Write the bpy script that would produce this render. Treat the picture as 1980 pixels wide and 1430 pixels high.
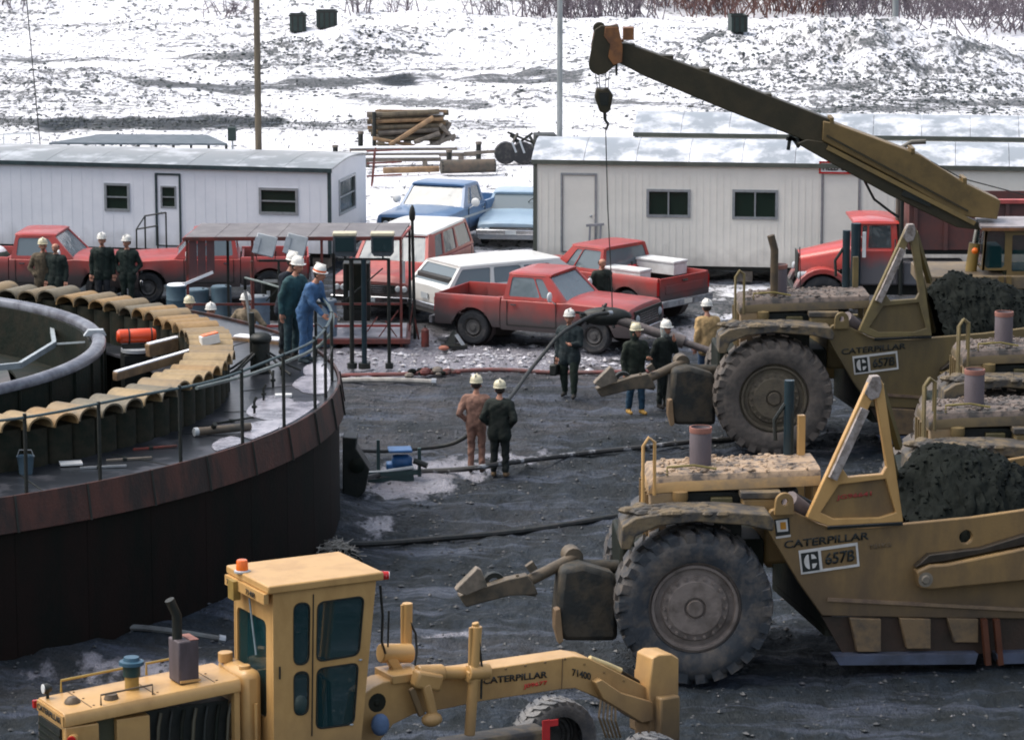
import bpy, bmesh, math, random
import numpy as np
from mathutils import Vector, Matrix, Quaternion
from mathutils.geometry import delaunay_2d_cdt
R = math.radians
random.seed(7); rng = np.random.default_rng(5)
for o in list(bpy.data.objects): bpy.data.objects.remove(o)
S = bpy.context.scene
C = S.collection

# ------------------------------------------------------------------ camera, sky, sun, exposure
F_PX = 6500.0; CAM_H = 13.0; PITCH = math.atan(1175/F_PX)
cd = bpy.data.cameras.new('camera'); cam = bpy.data.objects.new('camera', cd); C.objects.link(cam)
cd.sensor_width = 36; cd.lens = 36*F_PX/1980; cd.clip_start = 1; cd.clip_end = 1500
cam.location = (0, 0, CAM_H); cam.rotation_euler = (math.pi/2-PITCH, 0, 0)
S.camera = cam
w = bpy.data.worlds.new("World"); S.world = w; w.use_nodes = True
nt = w.node_tree; nt.nodes.clear()
SUN_EL, SUN_AZ = R(60), R(-82)         # azimuth from +Y towards +X
sky = nt.nodes.new('ShaderNodeTexSky'); sky.sky_type = 'NISHITA'; sky.sun_disc = False
sky.sun_elevation = SUN_EL; sky.sun_rotation = SUN_AZ; sky.dust_density = 4; sky.air_density = 1.2; sky.ozone_density = 1.0
bg = nt.nodes.new('ShaderNodeBackground'); bg.inputs[1].default_value = 0.15
out = nt.nodes.new('ShaderNodeOutputWorld')
hs = nt.nodes.new('ShaderNodeHueSaturation'); hs.inputs['Saturation'].default_value = .62     # a thin overcast greys the sky
nt.links.new(sky.outputs[0], hs.inputs['Color']); nt.links.new(hs.outputs[0], bg.inputs[0]); nt.links.new(bg.outputs[0], out.inputs[0])
sd = bpy.data.lights.new('sun', 'SUN'); sd.energy = 1.5; sd.angle = R(45); sd.color = (1, .94, .86)
sun = bpy.data.objects.new('sun', sd); C.objects.link(sun)
sv = Vector((math.sin(SUN_AZ)*math.cos(SUN_EL), math.cos(SUN_AZ)*math.cos(SUN_EL), math.sin(SUN_EL)))
sun.rotation_euler = sv.to_track_quat('Z', 'Y').to_euler(); sun.location = (0, 60, 60)
S.view_settings.view_transform = 'Standard'; S.view_settings.look = 'None'
S.view_settings.gamma = 1; S.view_settings.use_curve_mapping = False; S.view_settings.exposure = 0.66
S.render.engine = 'CYCLES'; S.cycles.filter_width = 1.9

# ------------------------------------------------------------------ measuring helpers
CT, ST = math.cos(PITCH), math.sin(PITCH)
def ray(px, py):
    x = (px-990)/F_PX; v = -(py-715)/F_PX
    return Vector((x, CT+v*ST, -ST+v*CT))
def G(px, py, z=0.0):
    r = ray(px, py); t = (z-CAM_H)/r.z
    return Vector((r.x*t, r.y*t, z))
def Gs(px, py):
    z = 0.0
    for _ in range(12): g = G(px, py, z); z = .5*z+.5*gz1(g.x, g.y)
    return Vector((g.x, g.y, gz1(g.x, g.y)))
class Fr:
    """an upright measuring plane standing on the ground; u runs along it, w is the distance behind it, z is up"""
    def __init__(s, px, py, yaw, z=0):
        s.o = G(px, py, z); s.o.z = 0; s.yaw = R(yaw)
        s.u = Vector((math.cos(s.yaw), math.sin(s.yaw), 0)); s.n = Vector((-math.sin(s.yaw), math.cos(s.yaw), 0))
    def uz(s, px, py, w=0):
        r = ray(px, py); c = Vector((0, 0, CAM_H))
        t = (w+s.o.dot(s.n)-c.dot(s.n))/r.dot(s.n); P = c+r*t
        return (P-s.o).dot(s.u), P.z
    def p(s, px, py, w=0):
        u, z = s.uz(px, py, w); return Vector((u, w, z))
    def poly(s, pts, w=0): return [s.uz(a, b, w) for a, b in pts]

# ------------------------------------------------------------------ materials
MATS = {}
def col(c): return (c[0], c[1], c[2], 1)
def M(name, c, c2=None, scale=3, rough=.6, metal=0, bump=0.0, bscale=25, mud=None, mix=(.42, .62), streak=1.0, spec=.5, r2=None, wet=0, coat=0):
    """procedural material: two colours mixed by noise, optional mud that climbs from the ground to a height, fine bump"""
    if name in MATS: return MATS[name]
    m = bpy.data.materials.new(name); m.use_nodes = True; t = m.node_tree; N = t.nodes; L = t.links
    b = N['Principled BSDF']; b.inputs['Roughness'].default_value = rough; b.inputs['Metallic'].default_value = metal
    b.inputs['Specular IOR Level'].default_value = spec
    if coat: b.inputs['Coat Weight'].default_value = coat
    tc = N.new('ShaderNodeTexCoord'); mp = N.new('ShaderNodeMapping'); L.new(tc.outputs['Object'], mp.inputs[0])
    mp.inputs['Scale'].default_value = (1, 1, 1.0/streak)
    c2 = c2 or tuple(x*.78 for x in c)
    n1 = N.new('ShaderNodeTexNoise'); n1.inputs['Scale'].default_value = scale; n1.inputs['Detail'].default_value = 9; n1.inputs['Roughness'].default_value = .65
    L.new(mp.outputs[0], n1.inputs[0])
    r = N.new('ShaderNodeMapRange'); r.inputs[1].default_value = mix[0]; r.inputs[2].default_value = mix[1]; L.new(n1.outputs[0], r.inputs[0])
    mx = N.new('ShaderNodeMix'); mx.data_type = 'RGBA'; mx.inputs[6].default_value = col(c); mx.inputs[7].default_value = col(c2); L.new(r.outputs[0], mx.inputs[0])
    last = mx.outputs[2]
    if r2 is not None:
        rr = N.new('ShaderNodeMapRange'); rr.inputs[1].default_value = mix[0]; rr.inputs[2].default_value = mix[1]
        rr.inputs[3].default_value = rough; rr.inputs[4].default_value = r2; L.new(n1.outputs[0], rr.inputs[0]); L.new(rr.outputs[0], b.inputs['Roughness'])
    if mud:
        z0, z1, mc, film = mud
        sx = N.new('ShaderNodeSeparateXYZ'); L.new(tc.outputs['Object'], sx.inputs[0])
        n2 = N.new('ShaderNodeTexNoise'); n2.inputs['Scale'].default_value = 2.3; n2.inputs['Detail'].default_value = 7; L.new(tc.outputs['Object'], n2.inputs[0])
        ad = N.new('ShaderNodeMath'); ad.operation = 'MULTIPLY_ADD'; ad.inputs[1].default_value = (z1-z0)*.9; L.new(n2.outputs[0], ad.inputs[0]); L.new(sx.outputs[2], ad.inputs[2])
        mr = N.new('ShaderNodeMapRange'); mr.inputs[1].default_value = z0+(z1-z0)*.45; mr.inputs[2].default_value = z1+(z1-z0)*.45; mr.inputs[3].default_value = 1; mr.inputs[4].default_value = film
        L.new(ad.outputs[0], mr.inputs[0])
        m2 = N.new('ShaderNodeMix'); m2.data_type = 'RGBA'; L.new(mr.outputs[0], m2.inputs[0]); L.new(last, m2.inputs[6]); m2.inputs[7].default_value = col(mc); last = m2.outputs[2]
        m3 = N.new('ShaderNodeMapRange'); m3.inputs[3].default_value = rough; m3.inputs[4].default_value = .8; L.new(mr.outputs[0], m3.inputs[0]); L.new(m3.outputs[0], b.inputs['Roughness'])
    L.new(last, b.inputs['Base Color'])
    if bump:
        n3 = N.new('ShaderNodeTexNoise'); n3.inputs['Scale'].default_value = bscale; n3.inputs['Detail'].default_value = 6; L.new(tc.outputs['Object'], n3.inputs[0])
        bp = N.new('ShaderNodeBump'); bp.inputs['Strength'].default_value = bump; bp.inputs['Distance'].default_value = .02; L.new(n3.outputs[0], bp.inputs['Height']); L.new(bp.outputs[0], b.inputs['Normal'])
    MATS[name] = m; return m
def glass(name, c, clear=.3, rough=.08, spec=1.0):
    if name in MATS: return MATS[name]
    m = bpy.data.materials.new(name); m.use_nodes = True; t = m.node_tree; N = t.nodes; L = t.links
    b = N['Principled BSDF']; b.inputs['Base Color'].default_value = col(c); b.inputs['Roughness'].default_value = rough; b.inputs['Specular IOR Level'].default_value = spec
    tr = N.new('ShaderNodeBsdfTransparent'); mx = N.new('ShaderNodeMixShader'); mx.inputs[0].default_value = clear
    n = N.new('ShaderNodeTexNoise'); n.inputs['Scale'].default_value = 2.2; tc = N.new('ShaderNodeTexCoord'); L.new(tc.outputs['Object'], n.inputs[0])
    bp = N.new('ShaderNodeBump'); bp.inputs['Strength'].default_value = .15; bp.inputs['Distance'].default_value = .1; L.new(n.outputs[0], bp.inputs['Height']); L.new(bp.outputs[0], b.inputs['Normal'])
    L.new(b.outputs[0], mx.inputs[1]); L.new(tr.outputs[0], mx.inputs[2]); L.new(mx.outputs[0], N['Material Output'].inputs[0])
    MATS[name] = m; return m

MUD = (.075, .066, .064)
red = M('red_paint', (.44, .030, .020), (.33, .032, .024), 2, .34, mud=(.62, 1.16, (.085, .068, .066), .14), coat=.2)
red_clean = M('red_paint_clean', (.56, .045, .028), (.46, .04, .03), 2, .3, mud=(.7, 1.35, (.10, .085, .085), .10), coat=.4)
dullred = M('dull_red_box', (.16, .045, .035), (.10, .04, .035), 2, .6, mud=(.7, 1.6, MUD, .25))
rust_red = M('rust_red_steel', (.16, .030, .022), (.075, .028, .022), 5, .55, bump=.3)
cream = M('cream_siding', (.86, .82, .74), (.80, .765, .69), 1.2, .5, mud=(-.2, .9, (.22, .2, .18), .03))
whitewall = M('white_siding', (.84, .84, .88), (.78, .785, .83), 1.2, .45, mud=(-.2, .9, (.25, .24, .22), .03))
trimdark = M('dark_trim', (.035, .06, .065), (.02, .035, .04), 6, .5)
roofm = M('snow_dusted_roof', (.27, .30, .33), (.70, .72, .77), .9, .35, mix=(.46, .62), r2=.6)
roofgrey = M('grey_roof', (.17, .185, .19), (.42, .44, .46), 1.0, .3, mix=(.5, .62), bump=.2, bscale=4)
cat = M('yellow_machine_paint', (.53, .315, .115), (.40, .225, .075), 2.2, .42, coat=.12, mud=(.7, 1.9, (.15, .095, .05), .03), streak=2, mix=(.46, .72), bump=.08)
cat_dirty = M('dirty_yellow_paint', (.28, .172, .062), (.165, .105, .048), 1.3, .55, mud=(.45, 1.6, (.060, .045, .034), .10), streak=2.5, bump=.15)
cat_mud = M('mud_caked_yellow', (.155, .115, .065), (.05, .046, .042), 3.2, .7, mix=(.40, .56), bump=.8, bscale=9)
cat_frost = M('snow_and_mud_hood', (.36, .255, .165), (.075, .065, .06), 4.5, .7, mix=(.46, .62), bump=.8, bscale=9)
tyre_m = M('muddy_tyre', (.028, .034, .042), (.125, .105, .088), 2.6, .75, mix=(.45, .66), bump=.7, bscale=10)
tyre_mm = M('mud_caked_tyre', (.115, .095, .080), (.05, .046, .042), 3.0, .8, mix=(.45, .66), bump=.7, bscale=10)
tyre_s = M('rubber_tyre', (.022, .024, .027), (.085, .076, .07), 4, .75, mix=(.5, .7), bump=.4)
rim_m = M('mud_caked_rim', (.20, .165, .145), (.11, .088, .074), 3, .75, bump=.6, bscale=12)
rim_s = M('steel_rim', (.10, .095, .09), (.05, .047, .045), 6, .6)
black = M('black_iron', (.006, .010, .008), (.014, .015, .012), 4, .55, bump=.3)
dkgreen = M('dark_oily_steel', (.008, .013, .009), (.020, .019, .013), 2.5, .65, bump=.4, bscale=12, spec=.2)
chrome = M('chrome', (.6, .6, .62), (.45, .45, .45), 6, .18, metal=1)
white = M('white_paint', (.75, .76, .75), (.62, .62, .6), 3, .4)
carwhite = M('white_car_paint', (.72, .72, .69), (.66, .65, .62), 2, .3, mud=(.3, .8, (.22, .2, .18), .05), coat=.3)
bluep = M('blue_car_paint', (.075, .17, .33), (.06, .14, .28), 2, .3, mud=(.3, .8, (.16, .16, .17), .08), coat=.3)
paleblue = M('pale_blue_paint', (.25, .36, .47), (.30, .42, .52), 2, .3, mud=(.2, .7, (.2, .2, .21), .05), coat=.3)
gl = glass('window_glass', (.03, .055, .06), .12)
gl_light = glass('car_glass', (.15, .19, .21), .22, .12)
gl_teal = glass('teal_cab_glass', (.006, .045, .05), .55, .05, .8)
gl_office = glass('office_glass', (.018, .032, .024), .1, .2, .25)
alu = M('aluminium_frame', (.40, .42, .44), (.32, .34, .36), 8, .4, metal=.6)
amber = M('amber_lens', (.8, .16, .01), (.7, .12, .01), 3, .25)
redlens = M('red_lens', (.5, .02, .02), None, 3, .25)
wood = M('timber', (.30, .19, .10), (.19, .12, .07), 4, .75, bump=.3)
woodgrey = M('weathered_timber', (.20, .17, .14), (.11, .095, .08), 4, .8, bump=.3)
polewood = M('pole_wood', (.13, .105, .07), (.075, .062, .045), 5, .8, bump=.3, streak=6)
polegrey = M('grey_pole', (.26, .28, .28), (.17, .185, .19), 5, .7, streak=6)
snow = M('snow', (.86, .87, .9), (.74, .75, .8), 3, .6, bump=.3)
tan_cap = M('muddy_tan_arch', (.25, .175, .09), (.12, .10, .07), 2.2, .6, bump=.6, bscale=8)
pilewall = M('wet_pile_steel', (.009, .014, .009), (.030, .026, .017), 2.2, .7, bump=.6, bscale=7, spec=.2)
grey_rim = M('worn_grey_steel', (.17, .18, .21), (.07, .07, .09), 2.5, .35, metal=.3)
deckm = M('wet_steel_deck', (.016, .019, .024), (.10, .10, .115), .8, .30, metal=.0, mix=(.50, .70), spec=.35, r2=.4, bump=.3, bscale=5)  # lighter second tone paints wet sky sheen into the deck colour
skirt_m = M('oxide_red_skirt', (.085, .034, .026), (.030, .021, .019), 2.6, .5, streak=3.5, bump=.3, mix=(.42, .60), spec=.3)
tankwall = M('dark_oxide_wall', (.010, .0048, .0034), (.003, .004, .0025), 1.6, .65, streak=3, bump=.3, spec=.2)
soil = M('dark_soil', (.004, .006, .005), (.010, .013, .011), 3, .85, bump=1, bscale=9, spec=.15)
orange = M('orange_paint', (.78, .09, .025), (.66, .07, .02), 3, .35)
bluedrum = M('slate_blue_drum', (.07, .12, .155), (.05, .09, .12), 3, .5)
palegrey = M('pale_grey_metal', (.42, .45, .47), (.33, .36, .38), 3, .5)
creamtop = M('cream_metal', (.62, .56, .40), None, 3, .5)
pumpblue = M('blue_pump_paint', (.03, .12, .30), (.02, .08, .2), 4, .4)
hose_m = M('dark_hose', (.012, .016, .015), (.03, .028, .026), 6, .6, bump=.3)
hose_g = M('grey_green_hose', (.13, .16, .15), (.09, .11, .10), 6, .45)
cable_m = M('snowy_cable', (.035, .035, .035), (.30, .31, .33), 3.0, .6, mix=(.55, .62))
skin = M('skin', (.42, .20, .13), (.36, .165, .105), 8, .55)
hatw = M('white_hard_hat', (.80, .78, .72), None, 5, .3)
haty = M('yellowed_hard_hat', (.66, .60, .42), None, 5, .35)
seat = M('dark_vinyl', (.03, .03, .03), None, 5, .6)
ink = M('black_ink', (.015, .018, .016), None, 5, .5)
inkred = M('red_ink', (.42, .05, .04), None, 5, .5)
inkgrey = M('grey_ink', (.16, .11, .06), None, 5, .5)
stickw = M('white_sticker', (.62, .6, .57), (.55, .52, .48), 6, .5)
crane_y = M('crane_ochre', (.175, .115, .040), (.115, .078, .030), 1.6, .5, bump=.2)
crane_d = M('crane_dark_olive', (.026, .022, .009), (.042, .032, .014), 2, .55, bump=.2)
crane_o = M('crane_rust_orange', (.24, .10, .035), (.13, .06, .03), 4, .6)
twig = M('bare_twig', (.16, .13, .15), (.09, .075, .085), 8, .8)
twigred = M('red_twig', (.16, .075, .06), (.10, .055, .05), 8, .8)
weed = M('dead_weed', (.075, .085, .08), (.04, .05, .045), 8, .9)

# ------------------------------------------------------------------ mesh builder
class MB:
    def __init__(s): s.v = []; s.f = []; s.m = []; s.T = None; s.mi = 0
    def add(s, vs, fs):
        k = len(s.v)
        if s.T is not None: vs = [s.T @ Vector(v) for v in vs]
        s.v += [tuple(v) for v in vs]; s.f += [tuple(i+k for i in f) for f in fs]; s.m += [s.mi]*len(fs); return s
    def box(s, x0, x1, y0, y1, z0, z1):
        return s.add([(x0,y0,z0),(x1,y0,z0),(x1,y1,z0),(x0,y1,z0),(x0,y0,z1),(x1,y0,z1),(x1,y1,z1),(x0,y1,z1)],
                     [(0,3,2,1),(4,5,6,7),(0,1,5,4),(1,2,6,5),(2,3,7,6),(3,0,4,7)])
    def bar(s, a, b, wd, ht=None, up=Vector((0,0,1))):
        a = Vector(a); b = Vector(b); ht = ht or wd; d = (b-a).normalized()
        if abs(d.dot(up)) > .98: up = Vector((0, 1, 0))
        x = d.cross(up).normalized(); z = x.cross(d).normalized()
        vs = []
        for P in (a, b):
            for i, j in ((-1,-1),(1,-1),(1,1),(-1,1)): vs.append(P+x*i*wd/2+z*j*ht/2)
        return s.add(vs, [(0,1,2,3),(7,6,5,4),(0,4,5,1),(1,5,6,2),(2,6,7,3),(3,7,4,0)])
    def tube(s, pts, r, n=8, cap=True):
        pts = [Vector(p) for p in pts]; rs = r if isinstance(r, (list, tuple)) else [r]*len(pts)
        vs = []; fs = []; px = None
        for i, P in enumerate(pts):
            d = (pts[min(i+1, len(pts)-1)]-pts[max(i-1, 0)])
            d = d.normalized() if d.length > 1e-9 else Vector((0,0,1))
            if px is None:
                a = Vector((0,0,1)) if abs(d.z) < .9 else Vector((1,0,0)); x = d.cross(a).normalized()
            else:
                x = (px-d*px.dot(d)); x = x.normalized() if x.length > 1e-6 else d.orthogonal().normalized()
            px = x; y = d.cross(x)
            for k in range(n):
                a = 2*math.pi*k/n; vs.append(P+(x*math.cos(a)+y*math.sin(a))*rs[i])
        for i in range(len(pts)-1):
            for k in range(n): fs.append((i*n+k, i*n+(k+1)%n, (i+1)*n+(k+1)%n, (i+1)*n+k))
        if cap: fs += [tuple(range(n-1, -1, -1)), tuple((len(pts)-1)*n+k for k in range(n))]
        return s.add(vs, fs)
    def lathe(s, o, axis, prof, n=24, a0=0, a1=2*math.pi):
        """prof: list of (radius, distance along axis)"""
        o = Vector(o); ax = Vector(axis).normalized(); x = ax.orthogonal().normalized(); y = ax.cross(x)
        full = abs(a1-a0-2*math.pi) < 1e-6; m = n if full else n+1; vs = []; fs = []
        for r_, h in prof:
            for k in range(m):
                a = a0+(a1-a0)*k/n; vs.append(o+ax*h+(x*math.cos(a)+y*math.sin(a))*r_)
        for i in range(len(prof)-1):
            for k in range(n): k2 = (k+1) % m; fs.append((i*m+k, i*m+k2, (i+1)*m+k2, (i+1)*m+k))
        return s.add(vs, fs)
    def ell(s, c, rx, ry, rz, n=12, m=8):
        vs = []; fs = []; c = Vector(c)
        for i in range(m+1):
            t = math.pi*i/m
            for k in range(n):
                a = 2*math.pi*k/n; vs.append(c+Vector((rx*math.sin(t)*math.cos(a), ry*math.sin(t)*math.sin(a), rz*math.cos(t))))
        for i in range(m):
            for k in range(n): fs.append((i*n+k, (i+1)*n+k, (i+1)*n+(k+1)%n, i*n+(k+1)%n))
        return s.add(vs, fs)
    def plate(s, outline, holes, P, ax, ay, nrm, th):
        """flat plate with holes; outline and holes in (a,b) of the basis P+a*ax+b*ay, extruded by th along nrm"""
        loops = [outline]+list(holes); vs = []; es = []
        for lp in loops:
            k = len(vs); vs += [Vector(q) for q in lp]; es += [(k+i, k+(i+1) % len(lp)) for i in range(len(lp))]
        cv, ce, cf, *_ = delaunay_2d_cdt(vs, es, [], 0, 1e-6)
        def inside(p, lp):
            c = False; j = len(lp)-1
            for i in range(len(lp)):
                if (lp[i][1] > p[1]) != (lp[j][1] > p[1]) and p[0] < (lp[j][0]-lp[i][0])*(p[1]-lp[i][1])/(lp[j][1]-lp[i][1])+lp[i][0]: c = not c
                j = i
            return c
        P = Vector(P); ax = Vector(ax); ay = Vector(ay); nv = Vector(nrm)*th
        tf = []
        for f in cf:
            c = sum((Vector(cv[i]) for i in f), Vector((0, 0)))/len(f)
            if inside(c, outline) and not any(inside(c, h) for h in holes): tf.append(tuple(f))
        A = [P+ax*v[0]+ay*v[1] for v in cv]; n0 = len(A)
        vv = A+[a+nv for a in A]
        fs = list(tf)+[tuple(i+n0 for i in reversed(f)) for f in tf]
        k = len(vv)
        for lp in loops:
            k = len(vv); n_ = len(lp)
            vv += [P+ax*q[0]+ay*q[1] for q in lp]+[P+ax*q[0]+ay*q[1]+nv for q in lp]
            fs += [(k+i, k+(i+1) % n_, k+n_+(i+1) % n_, k+n_+i) for i in range(n_)]
        return s.add(vv, fs)
    def uzplate(s, outline, w0, w1, holes=()):
        return s.plate(outline, holes, (0, w0, 0), (1, 0, 0), (0, 0, 1), (0, 1, 0), w1-w0)
    def loft(s, secs, close=True, caps=True):
        n = len(secs[0]); vs = [p for sc in secs for p in sc]; fs = []
        for i in range(len(secs)-1):
            for k in range(n if close else n-1): fs.append((i*n+k, i*n+(k+1) % n, (i+1)*n+(k+1) % n, (i+1)*n+k))
        if caps: fs += [tuple(range(n-1, -1, -1)), tuple((len(secs)-1)*n+k for k in range(n))]
        return s.add(vs, fs)
    def build(s, name, mats, parent=None, bevel=0, smooth=38, merge=True):
        if not isinstance(mats, (list, tuple)): mats = [mats]
        me = bpy.data.meshes.new(name); me.from_pydata(s.v, [], s.f)
        me.polygons.foreach_set('material_index', s.m)
        bm = bmesh.new(); bm.from_mesh(me)
        if merge: bmesh.ops.remove_doubles(bm, verts=bm.verts, dist=1e-5)
        bmesh.ops.recalc_face_normals(bm, faces=bm.faces); bm.to_mesh(me); bm.free()
        for m_ in mats: me.materials.append(m_)
        if smooth:
            me.polygons.foreach_set('use_smooth', [True]*len(me.polygons)); me.set_sharp_from_angle(angle=R(smooth))
        o = bpy.data.objects.new(name, me); C.objects.link(o)
        if parent: o.parent = parent
        if bevel:
            b = o.modifiers.new('bevel', 'BEVEL'); b.width = bevel; b.segments = 2; b.limit_method = 'ANGLE'; b.angle_limit = R(50); b.harden_normals = False
        return o
def tag(o, label=None, cat=None, group=None, kind=None):
    if label: o['label'] = label
    if cat: o['category'] = cat
    if group: o['group'] = group
    if kind: o['kind'] = kind
    return o
def thing(name, loc, yaw, label, cat, group=None):
    o = bpy.data.objects.new(name, None); C.objects.link(o); o.location = loc; o.rotation_euler.z = yaw; o.empty_display_size = .3
    return tag(o, label, cat, group)
def frthing(name, fr, label, cat, group=None): return thing(name, fr.o, fr.yaw, label, cat, group)
def kids(o, _c={}):
    return [x for x in bpy.data.objects if x.parent == o]
def copy_tree(o, parent=None):
    ch = kids(o); c = o.copy(); C.objects.link(c); c.parent = parent
    for k in ch: copy_tree(k, c)
    return c
def place(o, px, py, yaw, lx, ly, z=0):
    """stand the thing so that its local ground point lx,ly is at the measured spot"""
    y = R(yaw); g = G(px, py, z)
    o.location = g-Vector((lx*math.cos(y)-ly*math.sin(y), lx*math.sin(y)+ly*math.cos(y), 0)); o.rotation_euler.z = y
def text(parent, string, P, ax, ay, nrm, width, height, mat, name='lettering', th=.003, skew=0):
    """flat lettering lying on a surface; P lower left corner"""
    cu = bpy.data.curves.new('t', 'FONT'); cu.body = string; cu.offset = .022
    o = bpy.data.objects.new('t', cu); me = bpy.data.meshes.new_from_object(o)
    bpy.data.objects.remove(o); bpy.data.curves.remove(cu)
    v = np.empty(len(me.vertices)*3); me.vertices.foreach_get('co', v); v = v.reshape(-1, 3)
    mn = v.min(0); mxx = v.max(0); v = (v-mn)/np.maximum(mxx-mn, 1e-6)
    P = np.array(P); ax = np.array(ax); ay = np.array(ay); nn = np.array(nrm)
    q = P+np.outer(v[:, 0]*width, ax)+np.outer(v[:, 1]*height, ay)+nn*.006
    me.vertices.foreach_set('co', q.ravel()); me.materials.clear(); me.materials.append(mat); me.update(); me.name = name
    ob = bpy.data.objects.new(name, me); C.objects.link(ob); ob.parent = parent
    sm = ob.modifiers.new('thickness', 'SOLIDIFY'); sm.thickness = .004; sm.offset = 0
    return ob
def frtext(parent, fr, string, a, b, h, w, mat, name='lettering'):
    """lettering from photo point a (lower left) to b (lower right) on plane w, h pixels tall"""
    A = fr.p(*a, w); B = fr.p(*b, w); T = fr.p(a[0], a[1]-h, w)
    ax = (B-A); wd = ax.length; ax.normalize(); return text(parent, string, A, ax, Vector((0, 0, 1)), Vector((0, -1, 0)), wd, (T-A).z, mat, name)
def rrect(x0, y0, x1, y1, r, n=4):
    if r <= 0: return [(x0,y0),(x1,y0),(x1,y1),(x0,y1)]
    o = []
    for cx, cy, a0 in ((x1-r, y0+r, -90), (x1-r, y1-r, 0), (x0+r, y1-r, 90), (x0+r, y0+r, 180)):
        for k in range(n+1): a = R(a0+90*k/n); o.append((cx+r*math.cos(a), cy+r*math.sin(a)))
    return o
def panel(mbf, glasses, q, wins, th=.04, r=.03):
    """wall quad q = (bl, br, tr, tl) with rounded window openings given as fractions; panes are appended to glasses"""
    bl, br, tr, tl = [Vector(p) for p in q]
    ax = (br-bl).normalized(); n = (br-bl).cross(tl-bl).normalized(); ay = n.cross(ax)
    f2 = lambda p: ((p-bl).dot(ax), (p-bl).dot(ay))
    o = [f2(p) for p in (bl, br, tr, tl)]
    def bil(u, v):
        a = Vector(o[0]).lerp(Vector(o[1]), u); b = Vector(o[3]).lerp(Vector(o[2]), u); p = a.lerp(b, v); return (p.x, p.y)
    W = (br-bl).length; Hh = (tl-bl).length; holes = []
    for (u0, v0, u1, v1) in wins:
        ru = min(r/W, (u1-u0)/2.2); rv = min(r/Hh, (v1-v0)/2.2); lp = []
        for cx, cy, a0 in ((u1-ru, v0+rv, -90), (u1-ru, v1-rv, 0), (u0+ru, v1-rv, 90), (u0+ru, v0+rv, 180)):
            for k in range(4): a = R(a0+30*k); lp.append(bil(cx+ru*math.cos(a), cy+rv*math.sin(a)))
        holes.append(lp)
        if glasses is not None:
            g = MB(); e = .01/max(W, .1)
            g.plate([bil(u0-e, v0-e), bil(u1+e, v0-e), bil(u1+e, v1+e), bil(u0-e, v1+e)], [], bl-n*(th*.6), ax, ay, n, .008)
            glasses.append(g)
    mbf.plate(o, holes, bl-n*th, ax, ay, n, th)

def vnoise(x, y, seed=0):
    xi = np.floor(x).astype(np.int64); yi = np.floor(y).astype(np.int64); xf = x-xi; yf = y-yi
    def h(a, b):
        n = (a*374761393+b*668265263+seed*1442695041) & 0xffffffff
        n = ((n ^ (n >> 13))*1274126177) & 0xffffffff
        return ((n ^ (n >> 16)) & 0xffff)/65535.0
    u = xf*xf*(3-2*xf); v = yf*yf*(3-2*yf)
    return (h(xi, yi)*(1-u)+h(xi+1, yi)*u)*(1-v)+(h(xi, yi+1)*(1-u)+h(xi+1, yi+1)*u)*v
def fbm(x, y, o=4, seed=0):
    a = .5; t = 0
    for i in range(o): t = t+a*(vnoise(x, y, seed+i)-.5); x = x*2.03; y = y*2.03; a *= .5
    return t*2
def sstep(a, b, x): t = np.clip((x-a)/(b-a), 0, 1); return t*t*(3-2*t)

# ------------------------------------------------------------------ the ground: one sheet from the camera's foot to beyond the hill
def g2(px, py): g = G(px, py); return g.x, g.y
MOUNDS = [(*g2(520, 118), 3.2, 3.4, .9), (*g2(640, 112), 4.5, 3.5, 1.0), (*g2(735, 108), 3.0, 3.0, 1.3), (*g2(1480, 150), 6, 5, .9), (*g2(1600, 150), 6, 5, 1.5),
          (*g2(1730, 160), 6, 6, 1.6), (*g2(1840, 150), 6, 6, 1.2), (*g2(60, 165), 4, 4, .7), (*g2(170, 175), 4, 4, .8), (*g2(1250, 140), 7, 4, .7),
          (*g2(860, 70), 9, 8, 1.4), (*g2(1450, 80), 14, 3, .7), (*g2(1030, 195), 1.6, 2, .6), (*g2(1900, 70), 10, 5, 1.2), (*g2(330, 60), 9, 8, .8)]
def gz(x, y):
    x = np.asarray(x, float); y = np.asarray(y, float)
    near = 1-sstep(88, 98, y)
    z = near*(fbm(x*.55, y*.35, 3, 3)*.06+fbm(x*3.2, y*2.6, 3, 9)*.10-(1-abs(2*vnoise(x*.35+3, y*1.5+.6*np.sin(x*.3), 13)-1))**4*.045)
    far = sstep(95, 112, y)
    far2 = sstep(118, 140, y)
    z = z+far2*(fbm(x*.09, y*.07, 4, 21)*.55+fbm(x*.7, y*.5, 3, 27)*.2)+far*(1-far2)*fbm(x*.8, y*.5, 3, 27)*.07
    dt = np.clip(np.hypot(x+14.26, y-56.45)-11.2, 0, None); z = z+.22*np.exp(-(dt/.55)**2)
    for mx_, my_, sx, sy, h in MOUNDS:
        h = h*.55
        e = np.exp(-((x-mx_)/sx)**2-((y-my_)/sy)**2); z = z+h*e*(1+.5*fbm(x*1.2, y*1.2, 3, 40))
    hill = np.clip(y-176-5*np.sin(x*.05), 0, None)
    z = z+hill*.26*(1+.25*fbm(x*.03, y*.03, 3, 50))
    return z-0.03
def gz1(x, y): return float(gz(np.array([x]), np.array([y]))[0])
ys = list(np.arange(18, 100, .22))+list(np.arange(100, 190, .72))
y_ = 190.
while y_ < 900: ys.append(y_); y_ += max(1., (y_-180)*.12)
ys = np.array(ys)
half = np.array([0]); us = np.linspace(-1, 1, 361)
X = np.outer(11+ys*.26+np.clip(ys-190, 0, None)*2, us); Y = np.repeat(ys[:, None], 361, 1)
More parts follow.
